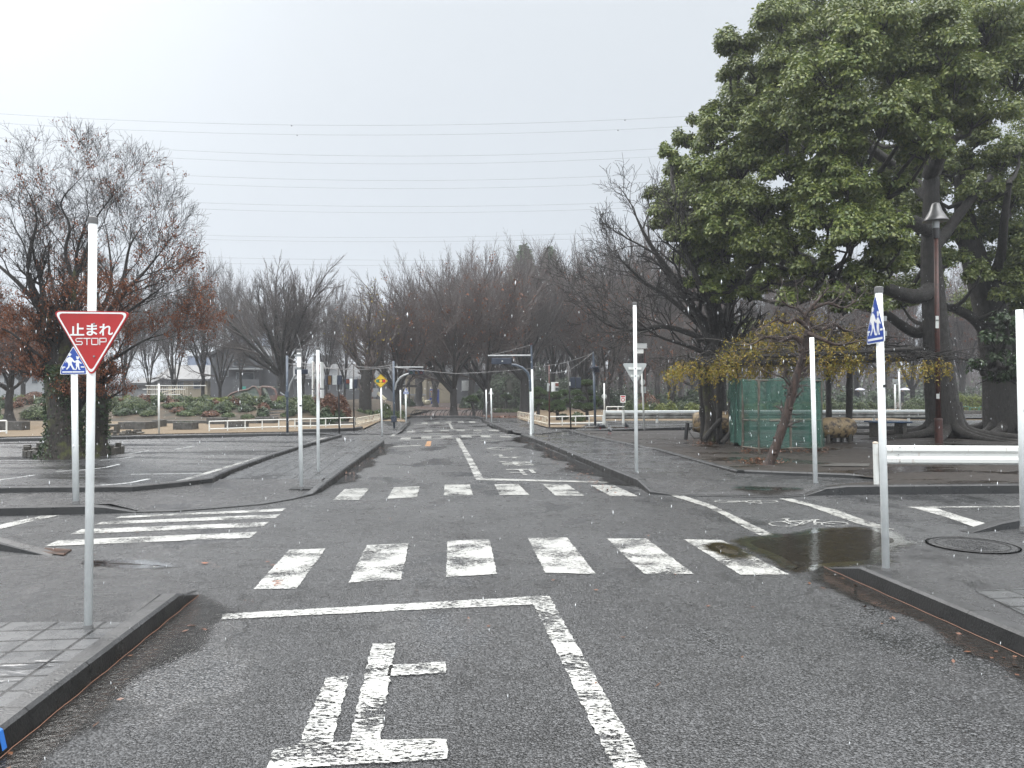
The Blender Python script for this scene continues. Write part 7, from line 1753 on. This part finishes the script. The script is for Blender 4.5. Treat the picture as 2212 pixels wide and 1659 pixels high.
# --- planter boxes
for i, (xa, xb, ya, yb, Yp, lb) in enumerate(((190, 272, 1003, 1065, 29.5, 'small square dark concrete box with a round hole at the left end of the planters'), (276, 530, 1008, 1062, 29.5, 'long dark planter box left of the thin plaza post'), (534, 598, 1000, 1058, 30, 'short dark block joined to the long planter box'),
        (602, 715, 990, 1045, 31.5, 'dark planter box standing just behind the thin plaza post'), (868, 1110, 1000, 1067, 29.2, 'lone dark planter box in the middle of the dry lawn'), (1282, 1490, 958, 1018, 34, 'rear dark planter box behind the left end of the white fence'),
        (1505, 1745, 1000, 1056, 30.5, 'front dark planter box behind the white fence rails'), (1880, 2128, 955, 1000, 35, 'dark planter box behind the white fence near the mound steps'))):
    xa, y1 = cM(xa, ya); xb, y2 = cM(xb, yb); A_, B_ = V(xa, y1, Yp), V(xb, y2, Yp); c = Vector(((A_.x + B_.x) / 2, Yp + .3, .12)); h_ = max(.28, A_.z - .12); w_ = B_.x - A_.x
    root = thing('planter_box', lb, 'planter', c)
    for nm, q_, s_ in (('front_wall', (0, -.25, h_ / 2), (w_, .08, h_)), ('back_wall', (0, .25, h_ / 2), (w_, .08, h_)), ('end_wall', (-w_ / 2 + .04, 0, h_ / 2), (.08, .42, h_ - .004)), ('end_wall', (w_ / 2 - .04, 0, h_ / 2), (.08, .42, h_ - .004))): MB().box(c + Vector(q_), s_).build(nm, MT['concrete'], root, bevel=.008)
    MB().box(c + Z_ * (h_ * .4), (w_ - .16, .42, h_ * .75)).build('soil', MT['soil'], root)
    if i in (4, 6):
        r_ = np.random.RandomState(i); C = np.array(c) + np.stack([r_.uniform(-w_ * .45, w_ * .45, 200), r_.uniform(-.2, .2, 200), np.full(200, h_ * .8) + r_.uniform(0, .05, 200)], 1); Vt, Q = leaf_quads(C, .05, r_, 0, .7); array_mesh('bedding_plants', Vt, Q, MT['hedge'], root)
c = V(64 / 1.0, 922, 30); c = V(14, 928, 29); c.z = .12; root = thing('planter_box', 'dark planter box cut by the left picture edge', 'planter', c); MB().box(c + Vector((0, 0, .16)), (1.5, .5, .32)).build('box', MT['concrete'], root, bevel=.01); MB().box(c + Vector((0, 0, .325)), (1.3, .36, .02)).build('soil', MT['soil'], root)
for k, (xa, xb, yy, Yp, z_) in enumerate(((120, 230, 915, 34, .12), (330, 560, 913, 35, .12), (-40, 60, 918, 33.5, .12), (640, 770, 918, 33.5, .12))):
    A_, B_ = V(xa, yy, Yp), V(xb, yy, Yp); c = Vector(((A_.x + B_.x) / 2, Yp, z_ + .06)); o = MB().box(c, (B_.x - A_.x, .25, .14)).build('low_stone_edge', MT['concrete'], loc=c, bevel=.01); o['kind'] = 'structure'
# ================================================================ play equipment and buildings
def part(name, c, s, mat, parent, rz=0, bevel=0): return MB().box(c, s, rz).build(name, MT[mat], parent, bevel=bevel)
MT['render_beige'] = M('beige_render', (.32, .28, .20), (.25, .22, .16), rough=.7, ns=.6)
MT['render_grey'] = M('dark_grey_cladding', (.075, .078, .085), (.055, .058, .062), rough=.6, ns=.8)
MT['render_pale'] = M('pale_wall', (.27, .285, .29), (.2, .21, .22), rough=.7, ns=.7)
MT['roofgrey'] = M('grey_roof_sheet', (.085, .09, .095), (.06, .063, .066), rough=.45, ns=3)
MT['tower'] = M('blue_glass_tower', (.07, .11, .20), (.05, .085, .16), rough=.3, ns=.2)
MT['winglass'] = M('dark_window_glass', (.02, .025, .03), (.04, .045, .05), rough=.1, ns=.5)
MT['vblue'] = M('blue_machine_paint', (.015, .04, .22), (.02, .05, .25), rough=.3)
MT['teal'] = M('teal_board', (.03, .25, .20), rough=.5)
def house(name, label, px0, px1, topy, Y, mat, dep=8, roof=None, ridge=None, basez=0, wins=(), cat='house', eave=.4):
    A_, B_ = V(px0, topy, Y), V(px1, topy, Y); cx = (A_.x + B_.x) / 2; w_ = B_.x - A_.x; h_ = A_.z - basez; c = Vector((cx, Y + dep / 2, basez)); root = thing(name, label, cat, c)
    MB().box(c + Z_ * h_ / 2, (w_, dep, h_)).build('wall', MT[mat], root)
    if roof == 'gable_front':
        zr = V(px0, ridge, Y).z; T = lambda a, b, t: Vector((cx + a, Y - .4 + t, b)); 
        MB().prism([(-w_ / 2 - eave, A_.z - .15), (0, zr), (w_ / 2 + eave, A_.z - .15), (w_ / 2 + eave, A_.z - .4), (0, zr - .28), (-w_ / 2 - eave, A_.z - .4)], T, 0, dep + .8).build('roof', MT['roofgrey'], root)
        MB().prism([(-w_ / 2 + .05, A_.z - .02), (0, zr - .3), (w_ / 2 - .05, A_.z - .02)], lambda a, b, t: Vector((cx + a, Y + .02 + t, b)), 0, dep - .1).build('gable', MT[mat], root)
    elif roof == 'ridge_side':
        zr = V(px0, ridge, Y).z; T = lambda a, b, t: Vector((cx + t, Y + a, b))
        MB().prism([(-.5, A_.z - .05), (dep / 2, zr), (dep + .5, A_.z - .05), (dep + .5, A_.z - .25), (-.5, A_.z - .25)], T, -w_ / 2 - eave, w_ / 2 + eave).build('roof', MT['roofgrey'], root)
    elif roof == 'flat': MB().box(c + Z_ * (h_ + .12), (w_ + .5, dep + .5, .24)).build('roof', MT['roofgrey'], root)
    for (xa, xb, ya, yb) in wins:
        a, b_ = V(xa, ya, Y), V(xb, yb, Y); f = MB().box(Vector(((a.x + b_.x) / 2, Y - .02, (a.z + b_.z) / 2)), (abs(b_.x - a.x) + .16, .10, abs(a.z - b_.z) + .16)).build('window', MT['render_pale'], root)
        MB().box(Vector(((a.x + b_.x) / 2, Y - .06, (a.z + b_.z) / 2)), (abs(b_.x - a.x), .06, abs(a.z - b_.z))).build('pane', MT['winglass'], f)
    return root, c, w_, h_
house('pale_house', 'beige-walled house with a plain grey roof behind the bare trees on the left', 343, 448, 818, 82, 'render_beige', roof='ridge_side', ridge=786, wins=((352, 362, 826, 838), (420, 432, 826, 838), (385, 395, 826, 838)))
root, c, w_, h_ = house('gabled_house', 'dark grey gabled house behind the big round-crowned tree', 455, 560, 763, 76, 'render_grey', dep=9, roof='gable_front', ridge=738, wins=((505, 527, 778, 790), (478, 492, 800, 812), (512, 548, 806, 826)))
MB().box(V(531, 831, 75.4), (2.6, .1, 1.1)).build('balcony_rail', MT['roofgrey'], root); MB().box(V(528, 797, 75.6), (3.4, 1.0, .14)).build('canopy', MT['render_pale'], root)
part('side_wing', V(585, 821, 80), (3.0, 6, 3.7), 'render_grey', root); part('side_wing_roof', V(585, 780, 80), (3.4, 6.4, .25), 'roofgrey', root)
MB().box(V(524.5, 839, 74.8), (.6, .05, .4)).build('teal_board', MT['teal'], root)
house('blue_tower', 'tall hazy blue glass tower block far away above the grey gabled house', 499, 551, 680, 320, 'tower', dep=20, basez=0, cat='tower block', roof='flat')
house('blue_block', 'low hazy blue block in the distance above the pale house roof', 405, 449, 770, 260, 'tower', dep=20, cat='office block', roof='flat')
house('white_hut', 'small pale blue-white hut left of the pale house behind the hedge', 297, 322, 826, 70, 'render_pale', dep=4, roof='ridge_side', ridge=815)
house('grey_shed', 'pale grey shed between the stop sign pole and the white hut', 218, 258, 836, 78, 'render_pale', dep=5, roof='flat')
house('pale_block', 'long pale building behind the trees at the left edge', -60, 108, 806, 110, 'render_pale', dep=10, roof='ridge_side', ridge=792, wins=((10, 22, 815, 828), (40, 52, 815, 828), (70, 82, 815, 828)))
root, c, w_, h_ = house('long_hall', 'long dark grey hall with a stepped roof behind the russet shrubs', 612, 862, 815, 104, 'render_grey', dep=14, roof='ridge_side', ridge=781, wins=((700, 712, 826, 842), (728, 740, 826, 842), (756, 768, 826, 842), (800, 812, 826, 842)))
part('eave_band', V(737, 816, 103.4), (w_, .25, .35), 'render_pale', root); part('chimney', V(703, 777, 108), (3, 1.5, 1.2), 'roofgrey', root)
root, c, w_, h_ = house('park_office', 'cream-walled park building behind the blue vending machine', 853, 972, 803, 104, 'render_beige', dep=10, roof='ridge_side', ridge=786, wins=((896, 910, 855, 868), (861, 874, 815, 830), (861, 874, 842, 868)))
part('pillar', V(918, 836, 103.5), (.5, .5, 4.6), 'render_beige', root); part('pillar', V(884, 836, 103.5), (.5, .5, 4.6), 'render_beige', root); MB().box(V(903, 849, 103.6), (.85, .4, .6)).build('meter_box', MT['yellowbox'] if 'yellowbox' in MT else MT['render_beige'], root); part('sill', V(903, 852.6, 103.4), (2.2, .5, .18), 'render_pale', root)
root, c, w_, h_ = house('grey_annexe', 'grey annexe with pale shuttered panels behind the trees right of the park building', 985, 1062, 812, 98, 'render_grey', dep=8, roof='flat', wins=((1030, 1042, 815, 830),))
for x_ in (1003, 1014): part('shutter', V(x_ + .5, 833, 97.8), (.75, .1, 1.3), 'signback', root)
# vending machine
c = V(938.7, 871.6, 96); c.z = 0.02; k_ = 96 / F
root = thing('vending_machine', 'blue drinks vending machine in front of the cream park building', 'vending machine', c)
MB().box(c + Z_ * .93, (19.6 * k_, .75, 1.83)).build('cabinet', MT['vblue'], root, bevel=.03)
dp = MB().box(Vector((c.x - 5.6 * k_, c.y - .40, 1.25)), (6.0 * k_, .06, .95)).build('display_window', MT['render_pale'], root)
for j in range(3):
    for i in range(4): MB().lathe(Vector((c.x - (7.6 - i * 1.35) * k_, c.y - .45, .86 + j * .3)), [(.028, 0), (.028, .15)], 8).build('drink_can', MT[('sred', 'sgreen', 'syellow', 'black')[(i + j) % 4]], dp)
MB().box(Vector((c.x - 5.6 * k_, c.y - .40, .42)), (5 * k_, .04, .2)).build('pickup_flap', MT['render_pale'], root); MB().box(Vector((c.x + 1.5 * k_, c.y - .39, 1.1)), (.05, .04, .3)).build('coin_slot', MT['grey'], root)
MB().box(Vector((c.x + 4.5 * k_, c.y - .385, 1.5)), (5.5 * k_, .02, .07)).build('pale_strip', MT['render_pale'], root)
MB().box(c + Vector((-11.5 * k_, -.2, .28)), (3.4 * k_, .5, .56)).build('waste_bin', MT['vblue'], loc=c + Vector((-11.5 * k_, -.2, 0)), bevel=.03, props=dict(label='low blue waste bin at the left foot of the vending machine', cat='bin'))
# swan seats
def swan(px, label, mat='swanc', s=1.0, Y=88):
    c = V(px, 873.5, Y); c.z = 0.0; root = thing('swan_seat', label, 'swan seat', c)
    mb = MB(); pts = [Vector(p) * s + c for p in ((.42, 0, .30), (.25, 0, .28), (0, 0, .26), (-.25, 0, .28), (-.42, 0, .34))]
    mb.tube(pts, [.10 * s, .25 * s, .29 * s, .24 * s, .08 * s], 12); mb.build('body', MT[mat], root, smooth=True)
    MB().tube([Vector(p) * s + c for p in ((-.30, 0, .34), (-.40, 0, .55), (-.38, 0, .72), (-.42, 0, .80), (-.52, 0, .78), (-.62, 0, .74))], [.12 * s, .08 * s, .075 * s, .10 * s, .075 * s, .02 * s], 10).build('neck', MT[mat], root, smooth=True)
    for d in (-.2, .2): MB().ball(c + Vector((.12, d, .42)) * s, .17 * s, 10, 7, sc=(1.4, .5, .8)).build('wing', MT[mat], root, smooth=True)
MT['swanc'] = M('cream_painted_plaster', (.62, .58, .42), (.52, .48, .33), rough=.4); MT['swanw'] = M('white_painted_plaster', (.66, .68, .68), rough=.4)
swan(912, 'cream swan-shaped seat, left one of the cream pair before the park building', s=.95); swan(922.5, 'cream swan-shaped seat nearest to the blue vending machine', s=1.05); swan(905, 'white swan-shaped seat left of the cream pair', 'swanw', .8)
# play vehicle on the mound
Y = 49.0; z0 = mz(V(530, 845, Y).x, Y); c = V(527, 860, Y); c.z = z0
MT['fadedgreen'] = M('faded_green_paint', (.08, .12, .10), (.22, .22, .19), rough=.5, ns=2.5); MT['fadedred'] = M('faded_red_paint', (.15, .08, .07), (.15, .12, .10), rough=.5, ns=2.5)
root = thing('play_vehicle', 'faded green and red concrete play vehicle with open cab on the mound', 'play sculpture', c)
def outl(pts, nm, mat, t0, t1): MB().prism([(V(x, y, Y).x, V(x, y, Y).z) for x, y in pts], lambda a, b, t: Vector((a, Y + t, b)), t0, t1).build(nm, MT[mat], root)
outl([(489, 862), (497, 853), (513, 847), (536, 843), (543, 838), (547, 835.5), (552, 837), (558, 848), (563, 860), (563, 870), (489, 870)], 'bonnet', 'fadedgreen', 0, 1.4)
MB().tube([V(x, y, Y - .06) for x, y in ((488, 861), (498, 851), (516, 844.5), (537, 841), (545, 835), (552, 835), (559, 846), (565, 862))], .055, 8).build('bonnet_rim', MT['fadedred'], root)
for xs in ([(563, 866), (562.5, 838), (566, 835.5), (585, 836.5), (593, 841), (597, 850), (597, 866)],): MB().tube([V(x, y, Y - .06) for x, y in xs], .08, 8).build('cab_frame', MT['fadedred'], root); MB().tube([V(x, y, Y + 1.4) for x, y in xs], .08, 8).build('cab_frame', MT['fadedred'], root)
MB().tube([V(570, 838, Y), V(582, 866, Y)], .12, 8).build('cab_strut', MT['fadedgreen'], root); outl([(563, 856), (597, 853), (597, 872), (563, 872)], 'cab_side', 'fadedred', 0, 1.3)
MB().box(V(580, 836, Y + .65), (1.0, 1.4, .1)).build('cab_roof', MT['fadedgreen'], root)
MB().tube([V(605, 848, Y), V(616, 856, Y), V(625, 862, Y)], .06, 6).build('tail_rail', MT['render_pale'], root)
# climbing frame
b = V(345, 861, 52); b.z = .8; root = thing('climbing_frame', 'rust-stained metal climbing frame behind the thin plaza post', 'climbing frame', b)
k_ = 52 / F
for i in range(22): x_ = 318 + i * 4.1; MB().tube([V(x_, 862, 52), V(x_, 835 if i > 5 or i < 2 else 833, 52)], .022, 5).build('bar', MT['cream'], root)
for yy, xa, xb in ((833, 314, 372), (833, 372, 445), (841, 308, 400), (852, 308, 392)): MB().tube([V(xa, yy, 52), V(xb, yy, 52)], .03, 6).build('rail', MT['whiteold'], root)
for yy in (843, 850): MB().tube([V(340, yy + 8, 53), V(380, yy - 4, 53)], .03, 6).build('rail', MT['cream'], root)
# slides
Y = 75; b = V(800, 868, Y); b.z = 0; root = thing('slide', 'red play slide behind the pollarded tree', 'slide', b)
T = lambda a, bb, t: Vector((V(a, bb, Y).x, Y + t, V(a, bb, Y).z))
MB().prism([(790, 864), (800, 851), (803, 851), (803, 854), (794, 866), (790, 866)], T, 0, .7).build('chute', MT['sred'], root); MB().prism([(797, 838), (803, 838), (803, 866), (797, 866)], T, .8, .9).build('ladder', MT['fadedred'], root)
b = V(820, 868, Y); b.z = 0; root = thing('slide', 'cream play slide right of the red one', 'slide', b)
MB().prism([(812, 846), (816, 846), (833, 861), (833, 864), (829, 864), (812, 850)], T, 0, .7).build('chute', MT['swanc'], root); MB().prism([(809, 845), (813, 845), (813, 866), (809, 866)], T, .8, .9).build('ladder', MT['roofgrey'], root); MB().box(V(812, 843, Y), (.5, .1, .4)).build('notice', MT['render_pale'], root); MB().box(V(808, 852, Y - .1), (.6, .1, .45)).build('notice', MT['render_pale'], root)
# rear shelter frame
b = V(872, 868, 70); b.z = 0; root = thing('park_shelter', 'dark timber pergola frame behind the slate mast at the road end', 'pergola', b)
for x_ in (856, 868, 884): MB().box(V(x_, 845, 70) - Z_ * .0, (.16, .16, 2.6)).build('post', MT['bark'], root)
MB().box(V(866, 834, 70), (3.0, .2, .22)).build('beam', MT['bark'], root); MB().tube([V(868, 846, 70), V(876, 837, 70)], .06, 6).build('brace', MT['bark'], root)
# bench and green rails between giant trunks
for i, x_ in enumerate((2037, 2055, 2076, 2096, 2116)):
    Y = 46; p = V(x_, 888, Y); p.z = .27
    if i == 0:
        root = thing('green_hoop_rail', 'green tube hoop rail in front of the lime hedge', 'hoop rail', p, 'green hoop rails before the lime hedge'); hh = .40
        MB().tube([p, p + Z_ * (hh - .05), p + Vector((.05, 0, hh)), p + Vector((.45, 0, hh)), p + Vector((.5, 0, hh - .05)), p + Vector((.5, 0, 0))], .022, 6).build('hoop', M('green_tube_paint', (.03, .13, .10), rough=.35), root)
    else: copy_tree(root, loc=p, sc=(1, 1, 1 if i % 2 == 0 else .85))
A_, B_ = V(2030, 888, 45.5), V(2130, 888, 45.5); c = (A_ + B_) / 2; c.z = .3; MB().box(c, (B_.x - A_.x, .3, .28)).build('low_stone_edge', MT['concrete'], loc=c, bevel=.01)['kind'] = 'structure'
# --- umbrellas and the people under them
def person(label, px, Y, coat, umb_label, face=0):
    c = V(px, 870, Y); c.z = .05
    j = {'pelvis': (0, 0, .92), 'chest': (0, 0, 1.30), 'neck': (0, 0, 1.45), 'head': (0, -.01, 1.58), 'top': (0, 0, 1.70), 'lk': (.10, -.03, .50), 'la': (.11, .02, .08), 'lt': (.11, -.15, .04), 'rk': (-.10, .05, .50), 'ra': (-.11, .10, .08), 'rt': (-.11, -.07, .04),
         'ls': (.19, 0, 1.38), 'le': (.24, -.05, 1.12), 'lh': (.12, -.22, 1.20), 'rs': (-.19, 0, 1.38), 're': (-.25, .03, 1.10), 'rh': (-.24, -.05, .86), 'lf': (.10, -.25, 1.25), 'rf': (-.24, -.07, .78)}
    rad = {'pelvis': .15, 'chest': .165, 'neck': .06, 'head': .095, 'top': .06, 'lk': .07, 'la': .05, 'lt': .04, 'rk': .07, 'ra': .05, 'rt': .04, 'ls': .07, 'le': .05, 'lh': .035, 'rs': .07, 're': .05, 'rh': .035, 'lf': .03, 'rf': .03}
    E_ = [('pelvis', 'chest'), ('chest', 'neck'), ('neck', 'head'), ('head', 'top'), ('pelvis', 'lk'), ('lk', 'la'), ('la', 'lt'), ('pelvis', 'rk'), ('rk', 'ra'), ('ra', 'rt'), ('chest', 'ls'), ('ls', 'le'), ('le', 'lh'), ('lh', 'lf'), ('chest', 'rs'), ('rs', 're'), ('re', 'rh'), ('rh', 'rf')]
    ks = list(j); me = bpy.data.meshes.new('person'); me.from_pydata([j[k] for k in ks], [(ks.index(a), ks.index(b)) for a, b in E_], []); me.materials.append(MT[coat])
    o = bpy.data.objects.new('person', me); COL.objects.link(o); o.location = c; ORG[o] = c.copy(); tag(o, label, 'person')
    s_ = o.modifiers.new('skin', 'SKIN')
    for i, k in enumerate(ks): me.skin_vertices[0].data[i].radius = (rad[k], rad[k])
    me.skin_vertices[0].data[0].use_root = True
    o.modifiers.new('sub', 'SUBSURF').render_levels = 2
    MB().ball(c + Vector((0, -.015, 1.59)), .1, 12, 8, sc=(.82, .95, 1.2)).build('face', MT['skin'], o, smooth=True); MB().ball(c + Vector((0, .02, 1.64)), .112, 12, 8, sc=(.9, 1, .95)).build('hair', MT['black'], o, smooth=True)
    u = c + Vector((.10, -.25, 1.25)); root = thing('umbrella', umb_label, 'umbrella', u)
    MB().tube([u - Z_ * .1, u + Z_ * .62], .008, 6).build('shaft', MT['grey'], root)
    vs = []; n = 16; fs = []
    for jx, (r_, z_) in enumerate(((.0, .62), (.15, .605), (.3, .56), (.42, .49), (.50, .40))):
        for k in range(n): q_ = r_ * (1 - (.05 if k % 2 else 0) * (jx / 4)); vs.append(u + Vector((q_ * math.cos(2 * math.pi * k / n), q_ * math.sin(2 * math.pi * k / n), z_)))
    for jx in range(4):
        for k in range(n): k2 = (k + 1) % n; fs.append((jx * n + k, (jx + 1) * n + k, (jx + 1) * n + k2, jx * n + k2))
    cn_ = MB().add(vs, fs).build('canopy', MT['umbw'], root, smooth=True); cn_.modifiers.new('solid', 'SOLIDIFY').thickness = .004
MT['coat'] = M('dark_winter_coat', (.02, .022, .03), (.035, .035, .045), rough=.8); MT['coat2'] = M('grey_winter_coat', (.06, .06, .065), rough=.8); MT['skin'] = M('skin', (.45, .28, .2), rough=.5)
MT['umbw'] = M('translucent_white_umbrella', (.62, .62, .68), (.55, .55, .62), rough=.3)
person('person in a dark coat holding a white umbrella behind the hedge', 1853, 74, 'coat', 'white umbrella showing above the dark hedge left of the sign pole')
person('person in a grey coat under a pale umbrella near the white sign post', 1949, 72, 'coat2', 'pale umbrella just right of the white post with two plates')
# --- pigeons
def pigeon(px, py, yaw, label, s=1.0, z=.14, head=1):
    c = G(px, py, z); root = thing('pigeon', label, 'pigeon', c); R = Matrix.Rotation(yaw, 3, 'Z'); W = lambda *p: c + R @ (Vector(p) * s)
    body = MB().tube([W(.155, 0, .085), W(.10, 0, .10), (W(.03, 0, .115)), W(-.03, 0, .125), W(-.07, 0, .15), W(-.085, 0, .185 if head else .12), W(-.095, 0, .215 if head else .09), W(-.11, 0, .222 if head else .07)], [.012 * s, .035 * s, .055 * s, .055 * s, .038 * s, .022 * s, .024 * s, .012 * s], 12); body = body.build('body', MT['pig'], root, smooth=True)
    hd = W(-.122, 0, .218 if head else .06); MB().tube([hd, hd + R @ Vector((-.022, 0, -.006)) * s], [.006 * s, .001], 6).build('beak', MT['black'], body)
    for q_ in (-.05, .05): MB().ball(W(.03, q_, .125), .05 * s, 10, 6, sc=(1.7 if abs(math.cos(yaw)) > .5 else .6, .6 if abs(math.cos(yaw)) > .5 else 1.7, .7)).build('wing', MT['pigw'], body, smooth=True)
    for q_ in (-.025, .025): MB().tube([W(0, q_, .08), W(-.005, q_, 0)], .005 * s, 5).build('leg', MT['sred'], root)
MT['pig'] = M('dark_pigeon_feathers', (.05, .055, .065), (.09, .095, .10), rough=.5, ns=30); MT['pigw'] = M('grey_wing_feathers', (.14, .15, .16), (.05, .055, .06), rough=.5, ns=40)
pigeon(1317.5, 938, -1.4, 'pigeon standing upright facing away on the wet dirt', 1.35); pigeon(1297, 928.5, .2, 'dark pigeon pecking with lowered head near the kerb', 1.35, head=0); pigeon(1353, 927.5, 1.2, 'pale grey pigeon near the guardrail post', 1.2, z=.14)
# --- fallen leaves
def litter(label, pts, size, name='leaf_litter', mat='litter'):
    rs = np.random.RandomState(len(pts)); C = np.array([tuple(p) for p in pts]); n = len(C); D = unit(np.stack([rs.normal(0, 1, n), rs.normal(0, 1, n), rs.normal(0, .22, n)], 1))
    S = unit(np.cross(D, np.array([0, 0, 1.0]) + rs.normal(0, .25, (n, 3)))); L = size * rs.uniform(.6, 1.2, (n, 1)); Vt = np.stack([C, C + D * L * .5 + S * L * .28, C + D * L, C + D * L * .5 - S * L * .28], 1).reshape(-1, 3)
    o = array_mesh(name, Vt, np.arange(4 * n).reshape(-1, 4), MT[mat]); o['kind'] = 'stuff'; return o
rr = random.Random(31); P_ = []
for cx_, cy_, n, sx in [(*c3(90, 437), 60, .20), (*c3(160, 380), 60, .25), (*c3(220, 332), 55, .28), (*c3(315, 262), 55, .35)] + [(*c3(1270 + k * 55, 195 + k * 33 + (k % 2) * 4), 26 + 10 * (k % 3), .3) for k in range(11)]:
    g_ = G(cx_, cy_)
    for k in range(n): P_.append(g_ + Vector((rr.gauss(0, sx * .45), rr.gauss(0, sx), .012 + abs(rr.gauss(0, .015)))))
litter('x', P_[::2], .05)
P_ = []; g_ = G(1650, 1000, .14)
for k in range(420): a = rr.uniform(0, 6.28); q_ = abs(rr.gauss(0, .30)); P_.append(g_ + Vector((math.cos(a) * q_ * 1.25 - .05, math.sin(a) * q_ * .8 + .15, .008 + max(0, .10 - q_ * .2) * rr.random())))
for k in range(900): px, py = rr.uniform(1600, 1790), rr.uniform(966, 978); P_.append(G(px, py, .145) + Z_ * abs(rr.gauss(0, .02)))
for k in range(240): P_.append(G(rr.gauss(1525, 22), rr.gauss(955, 3), .145))
litter('x', P_, .06)
P_ = [G(rr.uniform(1000, 1750), rr.uniform(1150, 1500), .011) for k in range(16)] + [bR(rr.uniform(.3, 4)) - perpR * rr.uniform(.02, .5) + Z_ * .014 for k in range(26)] + [aL(rr.uniform(.3, 3)) - perpL * rr.uniform(.0, .3) + Z_ * .014 for k in range(8)] + [G(rr.uniform(150, 900), rr.uniform(1000, 1300), .012) for k in range(14)]
litter('x', P_, .045)
P_ = []
for k in range(9000): x_ = rr.uniform(-8, 14); y_ = 46.2 + abs(rr.gauss(0, 7)); 
for k in range(7000):
    x_ = rr.uniform(-9, 13); y_ = 46.3 + abs(rr.gauss(0, 1.0)) if k % 2 else rr.uniform(50, 75); 
    if k % 2 == 0 and math.sin(x_ * .5 + y_ * .23) < .1: continue
    P_.append(Vector((x_, y_, -.015 + .03 * rr.random())))
litter('x', P_, .14)
# --- falling wet snow
rs = np.random.RandomState(99); n = 3000; Yv = 2.8 + 26 * rs.uniform(0, 1, n) ** .8; Xv = rs.uniform(-.75, .75, n) * Yv; Zv = rs.uniform(.02, 1, n) * (1.6 + Yv * .16)
C = np.stack([Xv, Yv, Zv], 1); r_ = rs.uniform(.0014, .0028, (n, 1)); up = np.stack([rs.normal(0, .06, n), rs.normal(0, .06, n), np.ones(n)], 1) * r_ * rs.uniform(3, 8, (n, 1)); a = np.array([1, 0, 0]) * r_; b_ = np.array([0, 1, 0]) * r_
Vt = np.stack([C + a, C + b_, C - a, C - b_, C + up, C - up], 1).reshape(-1, 3); tri = np.array([(0, 1, 4), (1, 2, 4), (2, 3, 4), (3, 0, 4), (1, 0, 5), (2, 1, 5), (3, 2, 5), (0, 3, 5)]); Q = (np.arange(n)[:, None, None] * 6 + tri).reshape(-1, 3)
MT['sleet'] = M('wet_snow', (.75, .78, .8), rough=.3); o = array_mesh('falling_sleet', Vt, Q, MT['sleet'], smooth=True); o['kind'] = 'stuff'
# --- rainy air
t = NT('rain_haze'); t.t.nodes.remove(t.b); pv = t.n('ShaderNodeVolumePrincipled'); pv.inputs['Color'].default_value = (.86, .90, .95, 1); pv.inputs['Density'].default_value = 0.0012; pv.inputs['Anisotropy'].default_value = 0.3
t.l(pv.outputs[0], t.out.inputs['Volume'])
MB().box((0, 660, 20), (1900, 1500, 64)).build('haze', t.m, loc=(0, 0, 0))['kind'] = 'stuff'
SC.cycles.volume_bounces = 0; SC.cycles.volume_step_rate = 4
